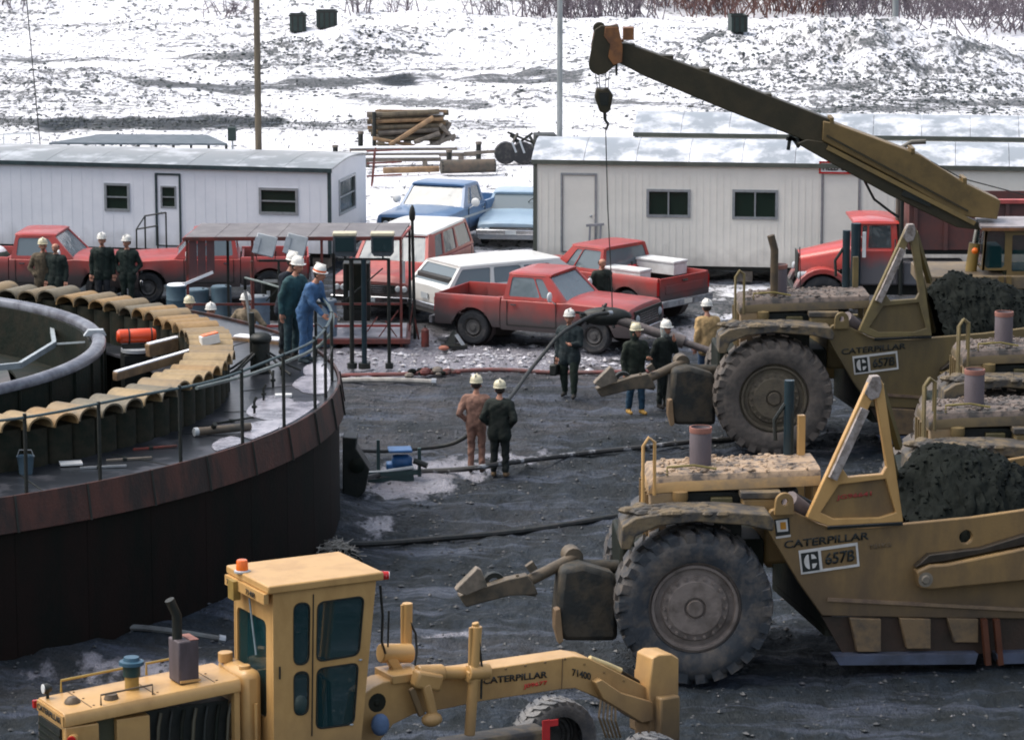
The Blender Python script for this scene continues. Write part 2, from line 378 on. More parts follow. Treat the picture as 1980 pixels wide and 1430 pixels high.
# finer in the middle of the frame than at the margins
Z = gz(X, Y)
nY, nX = X.shape
verts = np.stack([X, Y, Z], -1).reshape(-1, 3)
idx = np.arange(nY*nX).reshape(nY, nX)
faces = np.stack([idx[:-1, :-1], idx[:-1, 1:], idx[1:, 1:], idx[1:, :-1]], -1).reshape(-1, 4)
me = bpy.data.meshes.new('ground'); me.vertices.add(len(verts)); me.vertices.foreach_set('co', verts.ravel())
me.loops.add(faces.size); me.loops.foreach_set('vertex_index', faces.ravel().astype(np.int32))
me.polygons.add(len(faces)); me.polygons.foreach_set('loop_start', np.arange(0, faces.size, 4, dtype=np.int32)); me.polygons.foreach_set('loop_total', np.full(len(faces), 4, np.int32))
me.update(); me.polygons.foreach_set('use_smooth', [True]*len(me.polygons))
# snow cover, painted wet sheen and bare tracks lie where the place has them
g2_ = g2
def g2(px, py):
    if py > 260: return g2_(px, py)
    g = Gs(px, py); return g.x, g.y
def segd(x, y, a, b):
    ax_, ay_ = g2(*a); bx, by = g2(*b); dx, dy = bx-ax_, by-ay_; t = np.clip(((x-ax_)*dx+(y-ay_)*dy)/(dx*dx+dy*dy), 0, 1)
    return np.hypot((x-ax_-t*dx), (y-ay_-t*dy)*.35)
x, y = verts[:, 0], verts[:, 1]
n1 = fbm(x*.16, y*.10, 4, 60); n2 = fbm(x*.9, y*.35, 4, 70)
cov = sstep(91, 99, y+n1*5)
def patch(px, py, sx, sy, amt):
    global cov
    a, b = g2(px, py); cov = np.maximum(cov, amt*np.exp(-((x-a)/sx)**2-((y-b)/sy)**2))
patch(1450, 555, 1.8, 3.0, .85); patch(1380, 610, 1.2, 2.2, .6); patch(1000, 620, 1.5, 2, .5); patch(950, 470, 2.6, 5.5, 1.0); patch(1010, 490, 1.6, 4, 1.0); patch(930, 550, 1.4, 3, .7)
cov = np.clip(cov+.15*n1, 0, 1)
for a, b, wd, dk in [((300, 160), (760, 158), .9, .55), ((760, 155), (1100, 150), .7, .5), ((120, 240), (520, 236), .9, .8), ((520, 240), (1000, 242), .7, .4), ((1740, 100), (1990, 112), 1.3, 1.0),
                     ((0, 235), (140, 240), .8, .5), ((700, 190), (900, 200), 1.0, .4), ((1120, 190), (1500, 215), .7, .35), ((1380, 92), (1480, 100), .8, .8), ((0, 108), (480, 110), .5, .35), ((1560, 215), (1980, 205), .6, .3)]:
    d = segd(x, y, a, b); cov = cov-dk*(1-sstep(wd*.5, wd*1.2, d+n2*.5))
rough_a = np.zeros_like(x)
for px, py, sx, sy, am in [(520, 105, 3, 5, 1), (620, 105, 4, 5, .9), (740, 110, 3, 5, 1.2), (1600, 150, 6, 9, 1.1), (1730, 155, 6, 9, 1.1), (1840, 130, 6, 8, .9), (60, 160, 4, 9, 1.1), (170, 185, 5, 8, .9), (1300, 130, 5, 6, .8),
                           (1420, 100, 5, 6, .8), (1030, 180, 1.5, 4, .8), (350, 60, 6, 12, .6), (480, 60, 4, 8, .6), (50, 30, 4, 12, .7), (1450, 180, 4, 6, .6)]:
    a, b = g2(px, py); rough_a = np.maximum(rough_a, am*np.exp(-((x-a)/sx)**2-((y-b)/sy)**2))
puddle_sheen = np.zeros_like(x)
for px, py, sx, sy, am in [(930, 688, 3.0, 2.0, 1), (1050, 690, 2.2, 1.6, .9), (730, 690, 1.6, 3, 1), (810, 660, .8, 2.0, .8), (780, 935, 1.0, 1.4, 1), (850, 905, 1.3, 1.2, .9), (730, 1020, .6, 1.5, .6), (1000, 880, 1.4, .8, .6),
                           (910, 660, 1, 1, .5), (1330, 715, 1.5, .9, .8), (300, 1290, 2.6, .9, .6), (860, 1220, .8, .5, .6), (1340, 640, 2, 2.5, .6), (1200, 700, 1.6, .8, .7), (1700, 640, 5, 3, .4), (900, 1040, 2, 1, .3)]:
    a, b = g2(px, py); puddle_sheen = np.maximum(puddle_sheen, am*np.exp(-((x-a)/sx)**2-((y-b)/sy)**2))
pale = np.zeros_like(x)
for px, py, sx, sy, am in [(800, 790, 3.0, 5, .5), (1100, 800, 3.5, 3.5, .42), (760, 850, 2, 3, .4), (350, 1300, 5, 1.5, .35), (1000, 670, 7, 5, 1), (1350, 640, 4, 6, 1), (700, 640, 4, 6, .8), (1600, 600, 4, 6, .8), (880, 880, 2.5, 3, .35), (800, 1250, 3, 1, .25), (960, 1000, 4, 2, .18)]:
    a, b = g2(px, py); pale = np.maximum(pale, am*np.exp(-((x-a)/sx)**2-((y-b)/sy)**2))
for nm, arr in (('pale', pale), ('cover', cov), ('clods', rough_a), ('puddle_sheen', puddle_sheen)):
    at = me.attributes.new(nm, 'FLOAT', 'POINT'); at.data.foreach_set('value', np.clip(arr, 0, 1).astype(np.float32))
gm = bpy.data.materials.new('mud_and_snow'); gm.use_nodes = True; t = gm.node_tree; N = t.nodes; L = t.links; b = N['Principled BSDF']
tc = N.new('ShaderNodeTexCoord')
def noise(sc, det=8, vs=(1, 1, 1), rg=.62):
    mp = N.new('ShaderNodeMapping'); mp.inputs['Scale'].default_value = vs; L.new(tc.outputs['Object'], mp.inputs[0])
    n = N.new('ShaderNodeTexNoise'); n.inputs['Scale'].default_value = sc; n.inputs['Detail'].default_value = det; n.inputs['Roughness'].default_value = rg; L.new(mp.outputs[0], n.inputs[0]); return n.outputs[0]
def mrange(i, a, b_, c=0, d=1):
    r = N.new('ShaderNodeMapRange'); r.inputs[1].default_value = a; r.inputs[2].default_value = b_; r.inputs[3].default_value = c; r.inputs[4].default_value = d; L.new(i, r.inputs[0]); return r.outputs[0]
def mixc(f, a, b_):
    m_ = N.new('ShaderNodeMix'); m_.data_type = 'RGBA'
    if f is not None: L.new(f, m_.inputs[0])
    for i, q in ((6, a), (7, b_)):
        if isinstance(q, tuple): m_.inputs[i].default_value = col(q)
        else: L.new(q, m_.inputs[i])
    return m_.outputs[2]
def math_(op, a, b_):
    m_ = N.new('ShaderNodeMath'); m_.operation = op
    for i, q in ((0, a), (1, b_)):
        if isinstance(q, (int, float)): m_.inputs[i].default_value = q
        else: L.new(q, m_.inputs[i])
    return m_.outputs[0]
def attr(n_): a = N.new('ShaderNodeAttribute'); a.attribute_name = n_; return a.outputs['Fac']
b.inputs['Specular IOR Level'].default_value = .28
nA = noise(.35, 8, (1, .55, 1)); nB = noise(2.4, 10, (1, .5, 1)); nC = noise(9, 8, (1, .6, 1)); nT = noise(.9, 9, (.35, 1.6, 1), .7)
nR = noise(1.5, 9, (.30, 1.9, 1), .75); nF = noise(22, 6, (1, .7, 1), .7)
mudc = mixc(mrange(nB, .42, .60), (.003, .007, .009), (.018, .028, .041))
mudc = mixc(math_('MULTIPLY', attr('pale'), mrange(nA, .35, .6)), mudc, (.15, .135, .14))
mudc = mixc(mrange(nR, .47, .60), mudc, (.013, .018, .022))
wet_glint = mrange(nT, .51, .64); mudc = mixc(wet_glint, mudc, (.055, .067, .095))  # bluish glints of wet mud painted into the colour
mudc = mixc(mrange(nF, .52, .66), mudc, (.008, .012, .014))
pd = attr('puddle_sheen'); pm = mrange(math_('ADD', pd, math_('MULTIPLY', math_('SUBTRACT', nB, .5), 1.3)), .42, .62)
mudc = mixc(pm, mudc, (.27, .265, .30))  # pale tone paints sky sheen onto the standing water
cv_ = attr('cover'); cl = attr('clods')
sn = math_('ADD', cv_, math_('MULTIPLY', math_('SUBTRACT', nB, .5), .9)); sn = math_('ADD', sn, math_('MULTIPLY', math_('SUBTRACT', nC, .5), .6))
nS = noise(.55, 10, (.30, 1.3, 1), .72)
sn = math_('ADD', sn, math_('MULTIPLY', math_('SUBTRACT', nS, .52), 2.4))
sn = math_('SUBTRACT', sn, math_('MULTIPLY', cl, .24))
nP = noise(3.2, 7, (1, .55, 1), .75); nQ = noise(.30, 6, (.8, .8, 1))
sn = math_('SUBTRACT', sn, math_('MULTIPLY', mrange(nP, .50, .58), math_('ADD', math_('MULTIPLY', cl, .55), mrange(nQ, .44, .58, .0, .75))))
sm = mrange(sn, .44, .74)
snowc = mixc(mrange(nS, .4, .7), (.88, .88, .91), (.68, .69, .75))
dirtc = mixc(mrange(nC, .4, .6), (.05, .062, .066), (.19, .19, .20))
dm = mrange(cv_, .1, .6); lowc = mixc(dm, mudc, dirtc)
L.new(mixc(sm, lowc, snowc), b.inputs['Base Color'])
rg = N.new('ShaderNodeMix'); rg.data_type = 'FLOAT'; L.new(pm, rg.inputs[0]); L.new(mrange(nC, .3, .7, .62, .9), rg.inputs[2]); rg.inputs[3].default_value = .16; rw0 = N.new('ShaderNodeMix'); rw0.data_type = 'FLOAT'; L.new(wet_glint, rw0.inputs[0]); L.new(mrange(nC, .3, .7, .62, .9), rw0.inputs[2]); rw0.inputs[3].default_value = .36; L.new(rw0.outputs[0], rg.inputs[2])
rg2 = N.new('ShaderNodeMix'); rg2.data_type = 'FLOAT'; L.new(sm, rg2.inputs[0]); L.new(rg.outputs[0], rg2.inputs[2]); rg2.inputs[3].default_value = .7; L.new(rg2.outputs[0], b.inputs['Roughness'])
bp = N.new('ShaderNodeBump'); bp.inputs['Strength'].default_value = .9; bp.inputs['Distance'].default_value = .20
L.new(math_('ADD', math_('MULTIPLY', nB, 1.0), math_('MULTIPLY', nC, .45)), bp.inputs['Height']); L.new(bp.outputs[0], b.inputs['Normal'])
me.materials.append(gm)
ground = bpy.data.objects.new('ground', me); C.objects.link(ground); tag(ground, 'wet churned dark mud in front turning to snow covered open ground behind', None, None, 'structure')

# clods of dug earth and dead weeds poking out of the snow: nobody could count them
ico = [(0,0,1),(.9,0,.3),(.28,.85,.3),(-.73,.53,.3),(-.73,-.53,.3),(.28,-.85,.3),(.1,.1,-.4)]
icf = [(0,1,2),(0,2,3),(0,3,4),(0,4,5),(0,5,1),(6,2,1),(6,3,2),(6,4,3),(6,5,4),(6,1,5)]
def scatter(name, label, mat, pts, size, kind='clod'):
    vs = []; fs = []
    px_ = np.array([p[0] for p in pts]); py_ = np.array([p[1] for p in pts]); pz_ = gz(px_, py_)
    for i in range(len(pts)):
        s0 = size*min(rng.lognormal(0, .45), 2.0); k = len(vs)
        if kind == 'clod':
            a = rng.uniform(0, 6.28); ca, sa = math.cos(a), math.sin(a); q = rng.uniform(.6, 1.3, 3)
            for v in ico:
                j = rng.uniform(.7, 1.25); X_ = v[0]*q[0]*s0*j; Y_ = v[1]*q[1]*s0*j
                vs.append((px_[i]+X_*ca-Y_*sa, py_[i]+X_*sa+Y_*ca, pz_[i]+v[2]*q[2]*s0*.7*j))
            fs += [tuple(a_+k for a_ in f) for f in icf]
        else:
            for b_ in range(5):
                k = len(vs); a = rng.uniform(0, 6.28); l = s0*rng.uniform(.6, 1.6); dx, dy = math.cos(a)*l*.6, math.sin(a)*l*.6; wd = s0*.07
                vs += [(px_[i]-wd, py_[i], pz_[i]-.02), (px_[i]+wd, py_[i], pz_[i]-.02), (px_[i]+dx+wd*.3, py_[i]+dy, pz_[i]+l), (px_[i]+dx*.5-wd, py_[i]+dy*.5, pz_[i]+l*.55)]
                fs += [(k, k+1, k+2), (k, k+2, k+3)]
    me = bpy.data.meshes.new(name); me.from_pydata(vs, [], fs); me.materials.append(mat)
    o = bpy.data.objects.new(name, me); C.objects.link(o); tag(o, label, None, None, 'stuff'); return o
def cloud(px, py, sx, sy, n): a, b_ = g2(px, py); return [(a+rng.normal()*sx*.6, b_+rng.normal()*sy*.6) for _ in range(n)]
P = []
for a in [(510, 100, 3, 6, 150), (610, 105, 4, 5, 200), (740, 108, 3, 5, 260), (1600, 150, 6, 9, 420), (1730, 155, 6, 9, 420), (1840, 130, 7, 9, 260), (60, 160, 5, 9, 300), (180, 185, 5, 9, 240), (1300, 130, 5, 6, 180),
          (1420, 100, 6, 7, 220), (1030, 185, 1.5, 4, 60), (350, 60, 7, 12, 120), (480, 60, 4, 9, 90), (50, 30, 5, 12, 90), (1450, 190, 4, 6, 110), (870, 150, 4, 3, 120), (560, 180, 6, 4, 80), (250, 236, 9, 2, 260), (450, 245, 8, 2, 160), (900, 240, 8, 2, 120),
          (860, 50, 14, 16, 120), (1550, 60, 14, 6, 120), (1880, 112, 8, 1.5, 200)]: P += cloud(*a)
P += [(rng.uniform(-32, 32), rng.uniform(112, 176)) for _ in range(3500)]
for a in [(1600, 150, 5, 8, 700), (1730, 155, 5, 8, 700), (1480, 130, 4, 8, 350), (1840, 120, 5, 6, 350), (740, 108, 2.5, 4, 300), (520, 105, 2.5, 4, 200)]: P += cloud(*a)
P = [q_ for q_ in P if fbm(np.array([q_[0]*.25]), np.array([q_[1]*.16]), 3, 91)[0] > -.12]
scatter('earth_clods', 'dark clods of dug earth strewn over the snow covered ground', M('clod_earth', (.045, .06, .062), (.10, .105, .11), 3, .9), P, .062)
W_ = [(rng.uniform(-30, 30), rng.uniform(102, 168)) for _ in range(4200)]
for a in [(250, 236, 9, 2, 500), (700, 240, 9, 2, 250), (100, 160, 7, 10, 400), (1250, 90, 9, 9, 350), (1650, 150, 9, 9, 600), (1900, 60, 8, 10, 400), (900, 40, 12, 12, 400), (300, 40, 12, 12, 300)]: W_ += cloud(*a)
scatter('dead_weeds', 'thin dead weeds poking through the snow behind the trailers', weed, W_, .055, 'weed')
P = [(rng.uniform(-9, 9), rng.uniform(44, 80)) for _ in range(8000)]
scatter('mud_clumps', 'lumps of wet mud churned up over the yard', M('wet_mud_lump', (.022, .028, .03), (.06, .062, .07), 4, .5), P, .028)

# snow and wet slush heaped in the yard
def slush(name, label, px, py, sx, sy, n, size, mat):
    a, b_ = g2(px, py); pts = [(a+rng.normal()*sx, b_+rng.normal()*sy) for _ in range(n)]; scatter(name, label, mat, pts, size)
slush('slush', 'broken grey white slush lying in front of the parked red pickup', 960, 690, 1.9, .9, 420, .055, M('slush', (.50, .50, .54), (.22, .21, .22), 3, .3))

# ------------------------------------------------------------------ bare shrubs on the bank at the back
def shrub(px, py, h, spread, mat, label, n=60):
    g = Gs(px, py); z0 = g.z; root = thing('bare_shrub', (g.x, g.y, z0-.05), 0, label, 'shrub', 'bare shrubs on the snowy bank')
    m = MB()
    for i in range(n):
        a = rng.uniform(0, 6.28); tl = rng.uniform(.1, 1)*spread; hh = h*rng.uniform(.45, 1)
        p0 = Vector((rng.normal()*spread*.6, rng.normal()*spread*.6, -.1)); p1 = p0+Vector((math.cos(a)*tl*.5, math.sin(a)*tl*.5, hh*.6)); p2 = p0+Vector((math.cos(a)*tl, math.sin(a)*tl, hh))
        m.tube([p0, p1, p2], [.035, .022, .008], 3, False)
        for k in range(7):
            q = p0.lerp(p2, rng.uniform(.3, .95)); b_ = rng.uniform(0, 6.28); l = rng.uniform(.25, .7)
            m.tube([q, q+Vector((math.cos(b_)*l, math.sin(b_)*l, l*rng.uniform(.2, 1)))], [.016, .005], 3, False)
    m.build('twigs', mat, root, smooth=0, merge=False)['kind'] = 'stuff'
sh = [(1215, 30, 2.4, 1.6, twig, 'grey shrub left of the crane boom tip'), (1290, 18, 2.8, 2.0, twigred, 'reddish shrub above the boom tip'), (1345, 22, 2.6, 1.8, twig, 'grey shrub between two reddish ones'), (1400, 18, 3.0, 2.4, twigred, 'tall reddish brown shrub tangle near top edge'),
      (1470, 25, 3.0, 2.6, twigred, 'wide reddish shrub tangle beside dark boulder'), (1535, 22, 2.6, 2.2, twigred, 'reddish shrub behind the small dark box'), (1590, 24, 2.6, 2.0, twig, 'grey shrub left of the far pole'), (1660, 28, 2.8, 2.2, twig, 'dense grey shrub just left of the far pole'),
      (1770, 28, 2.8, 2.2, twig, 'dense grey shrub just right of the far pole'), (1830, 40, 2.6, 2.2, twig, 'grey shrub second from the right edge'), (1900, 55, 2.6, 2.4, twig, 'grey shrub on the slope above the dark track'), (1960, 48, 2.8, 2.2, twig, 'grey shrub at the right edge of the bank'),
      (1130, 34, 2.2, 1.6, twig, 'grey shrub right of the middle pole'), (1050, 32, 2.2, 1.6, twig, 'grey shrub left of the middle pole'), (950, 30, 1.8, 1.3, twig, 'thin shrub above the round snow mound'), (690, 25, 2.2, .8, twig, 'thin sapling right of the dark bins'), (780, 35, 2.0, .8, twig, 'thin sapling on the left flank of the snow mound'),
      (1880, 20, 3, 2.6, twig, 'tall grey shrub at the top of the bank'), (1700, 8, 3, 2.6, twig, 'tall grey shrub behind the far pole'), (440, 25, 1.6, 1.2, twig, 'low thin shrub left of the tall dark pole'), (40, 22, 2.2, 1.4, twig, 'grey shrub in the top left corner')]
for a in sh: shrub(*a, n=14 if a[0] < 1000 else 60)

# ------------------------------------------------------------------ poles
def pole(px, py, r, h, mat, label):
    g = Gs(px, py); root = thing('utility_pole', (g.x, g.y, gz1(g.x, g.y)-.3), 0, label, 'pole', 'poles standing in the snow')
    MB().tube([(0, 0, 0), (0, 0, h*.5), (.02, 0, h)], [r, r*.93, r*.8], 14).build('trunk', mat, root)
    MB().lathe((0, 0, h), (0, 0, 1), [(r*.8, 0), (r*.5, .06), (0.0, .08)], 14).build('top_cap', mat, root)
    for k in range(8): MB().bar((r*.8, -.02, 1.2+k*.8), (r*1.25, -.02, 1.2+k*.8), .02).build('climbing_step', alu, root)
pole(500, 297, .115, 12, polewood, 'dark wooden pole rising behind the left white trailer')
pole(1082, 266, .105, 12, polegrey, 'light grey pole rising behind the cream trailer')
pole(1730, 84, .15, 9, polegrey, 'short looking pole far off on the bank at right')
g = G(80, 300); rt = thing('guyed_mast', (g.x, g.y, gz1(g.x, g.y)-.1), 0, 'very thin leaning mast wire at the left edge', 'mast')
MB().tube([(0, 0, 0), (-.55, 0, 8)], .02, 6).build('rod', black, rt); MB().box(-.15, .15, -.15, .15, 0, .12).build('foot', black, rt)

# ------------------------------------------------------------------ dark bins in the snow
def bin_(px0, px1, pt, pb, label, nribs):
    g0 = Gs((px0+px1)/2, pb); f = Fr((px0+px1)/2, pb, 4); f.o = Vector((g0.x, g0.y, 0)); root = frthing('steel_bin', f, label, 'bin', 'dark steel bins in the snow'); root.location.z = g0.z-.05
    (u0, z1) = f.uz(px0, pt); u1 = f.uz(px1, pt)[0]; z1 = max(.9, z1-g0.z)
    m = MB(); dp = 1.4
    m.box(u0, u1, 0, .06, .12, z1); m.box(u0, u1, dp-.06, dp, .12, z1); m.box(u0, u0+.06, .06, dp-.06, .12, z1); m.box(u1-.06, u1, .06, dp-.06, .12, z1); m.box(u0+.06, u1-.06, .06, dp-.06, .12, .2)
    m.build('shell', M('bin_green', (.016, .035, .03), (.03, .05, .045), 3, .6), root, .01)
    for i in range(nribs):
        x_ = u0+(u1-u0)*(i+.5)/nribs; MB().box(x_-.04, x_+.04, -.05, 0, .12, z1-.04).build('rib', black, root)
    for s in (u0+.2, u1-.3): MB().box(s, s+.1, -.02, dp, 0, .12).build('runner', black, root)
    MB().box(u0-.05, u1+.05, -.06, 0, z1-.06, z1+.02).build('rim', black, root)
bin_(560, 592, 30, 64, 'left dark bin of the pair near the top of the snow', 3)
bin_(612, 652, 27, 63, 'right dark bin of the pair near the top of the snow', 4)
bin_(1415, 1446, 40, 67, 'single small dark bin on the berm left of the far pole', 3)

# ------------------------------------------------------------------ office trailers
def trailer(name, label, f, L_, W_d, z0, z1, wallm, roofmat, trim, door_list, win_list, end_win, crown=.3, sl=.0, skirt=True, rib=.3, siding='siding'):
    root = frthing(name, f, label, 'trailer', 'office trailers behind the yard')
    # front wall is w=0 from u=0..L_; things given by photo pixels are measured on that plane
    m = MB(); gl_ = []
    holes = []
    for (a, b_, c, d) in win_list+[q[:4] for q in door_list]:
        u0, zt = f.uz(a, b_); u1, zb = f.uz(c, d); holes.append((u0, max(zb, z0+.02), u1, zt))
    m.uzplate([(0, z0), (L_, z0), (L_, z1), (0, z1)], 0, .08, [rrect(*h, 0) for h in holes]); m.build('front_wall', wallm, root)
    m = MB(); m.box(0, L_, W_d-.08, W_d, z0, z1); m.build('back_wall', wallm, root)
    for side, u in (('left', 0), ('right', L_)):
        m = MB(); hs = []
        if end_win and end_win[0] == side: hs = [rrect(*end_win[1], 0)]
        # gable-less end, top follows the curved roof
        top = [(W_d-.081-(W_d-.162)*i/10, z1+crown*math.sin(math.pi*i/10)*.9) for i in range(11)]
        ol = [(.081, z0), (W_d-.081, z0)]+top
        m.plate(ol, hs, (u if side == 'left' else u-.08, 0, 0), (0, 1, 0), (0, 0, 1), (1, 0, 0), .08); m.build('end_wall', wallm, root)
        if hs:
            y0, za, y1, zb = end_win[1]; x_ = u-.03 if side == 'right' else u+.03
            fr_ = MB(); fr_.plate(rrect(y0-.05, za-.05, y1+.05, zb+.05, 0), [rrect(y0+.02, za+.02, y1-.02, zb-.02, 0)], (x_-.02, 0, 0), (0, 1, 0), (0, 0, 1), (1, 0, 0), .075)
            wo = fr_.build('window', alu, root); MB().box(x_-.012, x_+.0, y0, y1, za, zb).build('pane', gl_office, wo)
            MB().box(x_+.005, x_+.045, y0+.02, y1-.02, (za+zb)/2-.015, (za+zb)/2+.015).build('rail', alu, wo)
    # roof: curved in cross-section, overhangs a little, in lengthwise sheets
    ns = max(4, int(L_/1.22)); ov = .07
    for i in range(ns):
        ua = -ov+(L_+2*ov)*i/ns; ub = -ov+(L_+2*ov)*(i+1)/ns-.012
        secs = []
        for u in (ua, ub):
            top = [(u, -ov+(W_d+2*ov)*k/12, z1+.05+crown*math.sin(math.pi*k/12)) for k in range(13)]
            bot = [(u, p_[1], p_[2]-.04) for p_ in reversed(top)]; secs.append(top+bot)
        MB().loft(secs).build('roof_sheet', roofmat, root, smooth=20)
    MB().box(-ov, L_+ov, -ov-.03, -ov, z1-.05, z1+.06).build('eave_trim', trim, root)
    MB().box(-.03, .07, -.022, -.002, z0, z1-.06).build('corner_trim', trim, root); MB().box(L_-.07, L_+.03, -.022, -.002, z0, z1-.06).build('corner_trim', trim, root)
    # narrow pressed ribs of the siding, skipping openings
    n = int(L_/rib); m = MB(); rw_ = .004 if rib > .25 else .009
    for i in range(1, n):
        u = L_*i/n; segs = [(z0, z1-.06)]
        for h in holes:
            if h[0]-.07 < u < h[2]+.07:
                ns_ = []
                for a, b_ in segs:
                    if h[1]-.07 > a: ns_.append((a, min(b_, h[1]-.07)))
                    if h[3]+.07 < b_: ns_.append((max(a, h[3]+.07), b_))
                segs = [q for q in ns_ if q[1]-q[0] > .02]
        for a, b_ in segs: m.box(u-rw_, u+rw_, -.004-rw_*.4, .001, a, b_)
    o = m.build('siding_ribs', wallm, root, smooth=0)
    for (a, b_, c, d), h in zip(win_list, holes):
        u0, za, u1, zb = h; fr_ = MB(); fr_.uzplate(rrect(u0-.05, za-.05, u1+.05, zb+.05, 0), -.03, .03, [rrect(u0+.015, za+.015, u1-.015, zb-.015, 0)])
        wo = fr_.build('window', alu, root)
        if siding == 'slider':
            for q in ((u0, (u0+u1)/2), ((u0+u1)/2, u1)): MB().box(q[0]+.01, q[1]-.01, .03, .04, za, zb).build('pane', gl_office, wo)
            MB().box((u0+u1)/2-.02, (u0+u1)/2+.02, -.01, .03, za+.015, zb-.015).build('mullion', alu, wo)
        else:
            for q in ((za, (za+zb)/2), ((za+zb)/2, zb)): MB().box(u0, u1, .03, .04, q[0]+.01, q[1]-.01).build('pane', gl_office, wo)
            MB().box(u0+.015, u1-.015, -.01, .03, (za+zb)/2-.018, (za+zb)/2+.018).build('mullion', alu, wo)
        MB().box(u0+.02, u1-.02, .45, .47, za-.1, zb+.1).build('blind', M('dark_room', (.02, .03, .025), None, 3, .8), wo)
    for q, h in zip(door_list, holes[len(win_list):]):
        u0, za, u1, zb = h; fr_ = MB(); fr_.uzplate([(u0-.05, za), (u1+.05, za), (u1+.05, zb+.05), (u0-.05, zb+.05)], -.03, .02, [rrect(u0, za+.001, u1, zb, 0)])
        do = fr_.build('door', trim if len(q) > 4 and q[4] else alu, root)
        hw = []
        if len(q) > 5: a, b_, c, d = q[5]; x0, zt = f.uz(a, b_); x1, zz = f.uz(c, d); hw = [rrect(x0, zz, x1, zt, 0)]
        lf = MB(); lf.uzplate(rrect(u0+.01, za+.02, u1-.01, zb-.01, 0), .005, .05, hw); lf.build('door_leaf', wallm, do)
        if hw:
            MB().box(x0, x1, .03, .04, zz, zt).build('pane', gl_office, do)
            MB().uzplate(rrect(x0-.04, zz-.04, x1+.04, zt+.04, 0), -.012, .004, [rrect(x0, zz, x1, zt, 0)]).build('window_frame', alu, do)
            MB().box(x0, x1, -.01, .02, (zz+zt)/2-.015, (zz+zt)/2+.015).build('rail', alu, do)
        MB().ell((u1-.1 if not q[4:5] else u0+.1, -.03, (za+zb)/2-.05), .035, .035, .035, 8, 6).build('handle', alu, do)
    MB().box(.1, L_-.1, .3, W_d-.3, z0-.15, z0-.001).build('floor_beam', black, root)
    nb = int(L_/2.4)
    for i in range(nb+1): MB().box(.15+(L_-.7)*i/nb, .55+(L_-.7)*i/nb, .25, .65, 0, z0-.15).build('support_block', woodgrey, root)
    return root, f
# left: long white trailer; its front wall ends at the photo's x=640
lt = Fr(640, 522, -12); lt.o = lt.o-lt.u*15.5
trailer('office_trailer', 'long white trailer at left with dark roof edge and one half glazed door', lt, 15.5, 3.7, .42, 2.60, whitewall, roofgrey, trimdark,
        [(303, 338, 348, 476, True, (313, 362, 338, 400))], [(205, 357, 248, 405), (504, 366, 573, 412)], ('right', (.9, 1.35, 2.5, 2.2)), .13, rib=.28, siding='hung')
trailer('office_trailer', 'cream trailer behind the red pickups with two sliding windows and a closed door', Fr(1033, 540, -7), 13.2, 3.0, .42, 3.02, cream, roofm, M('brown_trim', (.10, .11, .09), None, 4, .6),
        [(1088, 338, 1150, 488), (1592, 335, 1658, 490, )], [(1254, 369, 1331, 417), (1420, 370, 1500, 421)], None, .42, rib=.17, siding='slider')
trailer('office_trailer', 'second cream trailer of which only the snowy roof shows over the first', Fr(1228, 470, -7), 14.2, 3.0, .42, 3.0, cream, roofm, M('brown_trim', (.10, .11, .09)), [], [(1700, 330, 1770, 380)], None, .42, rib=.4, siding='slider')
# red bordered sign over the second door of the cream trailer
f = Fr(1033, 540, -7); a = f.p(1585, 334, -.05); b_ = f.p(1672, 334, -.05); zt = f.p(1585, 313, -.05).z
sg = thing('office_sign', f.o, f.yaw, 'white sign with red border above the door, half behind the boom', 'sign')
m = MB(); m.box(a.x, b_.x, -.06, -.035, a.z, zt); m.build('board', white, sg)
m = MB(); m.uzplate(rrect(a.x-.02, a.z-.02, b_.x+.02, zt+.02, 0), -.075, -.061, [rrect(a.x+.025, a.z+.025, b_.x-.025, zt-.025, 0)]); m.build('border', redlens, sg)
text(sg, 'FIELD OFFICE', (a.x+.08, -.062, a.z+.06), (1, 0, 0), (0, 0, 1), (0, -1, 0), b_.x-a.x-.16, zt-a.z-.12, ink)

# steps with a pipe handrail at the left trailer's door
f = Fr(262, 545, -8); st = frthing('door_steps', f, 'timber steps with thin dark pipe rail at the white trailer door', 'steps')
for k in range(3): MB().box(.1, 1.15, .1+k*.3, .4+k*.3, .1+k*.17, .15+k*.17).build('tread', woodgrey, st)
for u in (.1, 1.1): MB().bar((u, .1, 0), (u, 1.0, .45), .05, .2).build('stringer', woodgrey, st)
m = MB()
for w_ in (0, .9): m.tube([(.05, w_, 0), (.05, w_, 1.35+.25*w_), ], .022, 6); m.tube([(.6, w_, 0), (.6, w_, 1.45+.25*w_)], .022, 6)
m.tube([(.05, 0, 1.35), (.6, 0, 1.45)], .022, 6); m.tube([(.05, .9, 1.57), (.6, .9, 1.67)], .022, 6); m.tube([(.05, 0, 1.35), (.05, .9, 1.57)], .022, 6); m.build('handrail', black, st)
# step at the cream trailer's door
f = Fr(1140, 545, -7); st = frthing('door_steps', f, 'small steps with two dark uprights at the cream trailer door', 'steps')
for k in range(3): MB().box(-.4, .35, .0+k*.25, .25+k*.25, .1+k*.16, .15+k*.16).build('tread', woodgrey, st)
for u in (-.4, .35): MB().bar((u, 0, 0), (u, .8, .45), .05, .2).build('stringer', woodgrey, st)
m = MB()
for u in (-.05, .22): m.bar((u, .1, .2), (u+.05, .1, 1.45), .05)
m.bar((-.1, .1, 1.43), (.35, .1, 1.47), .06); m.build('handrail', M('grey_stair_frame', (.3, .3, .32), None, 4, .6), st)

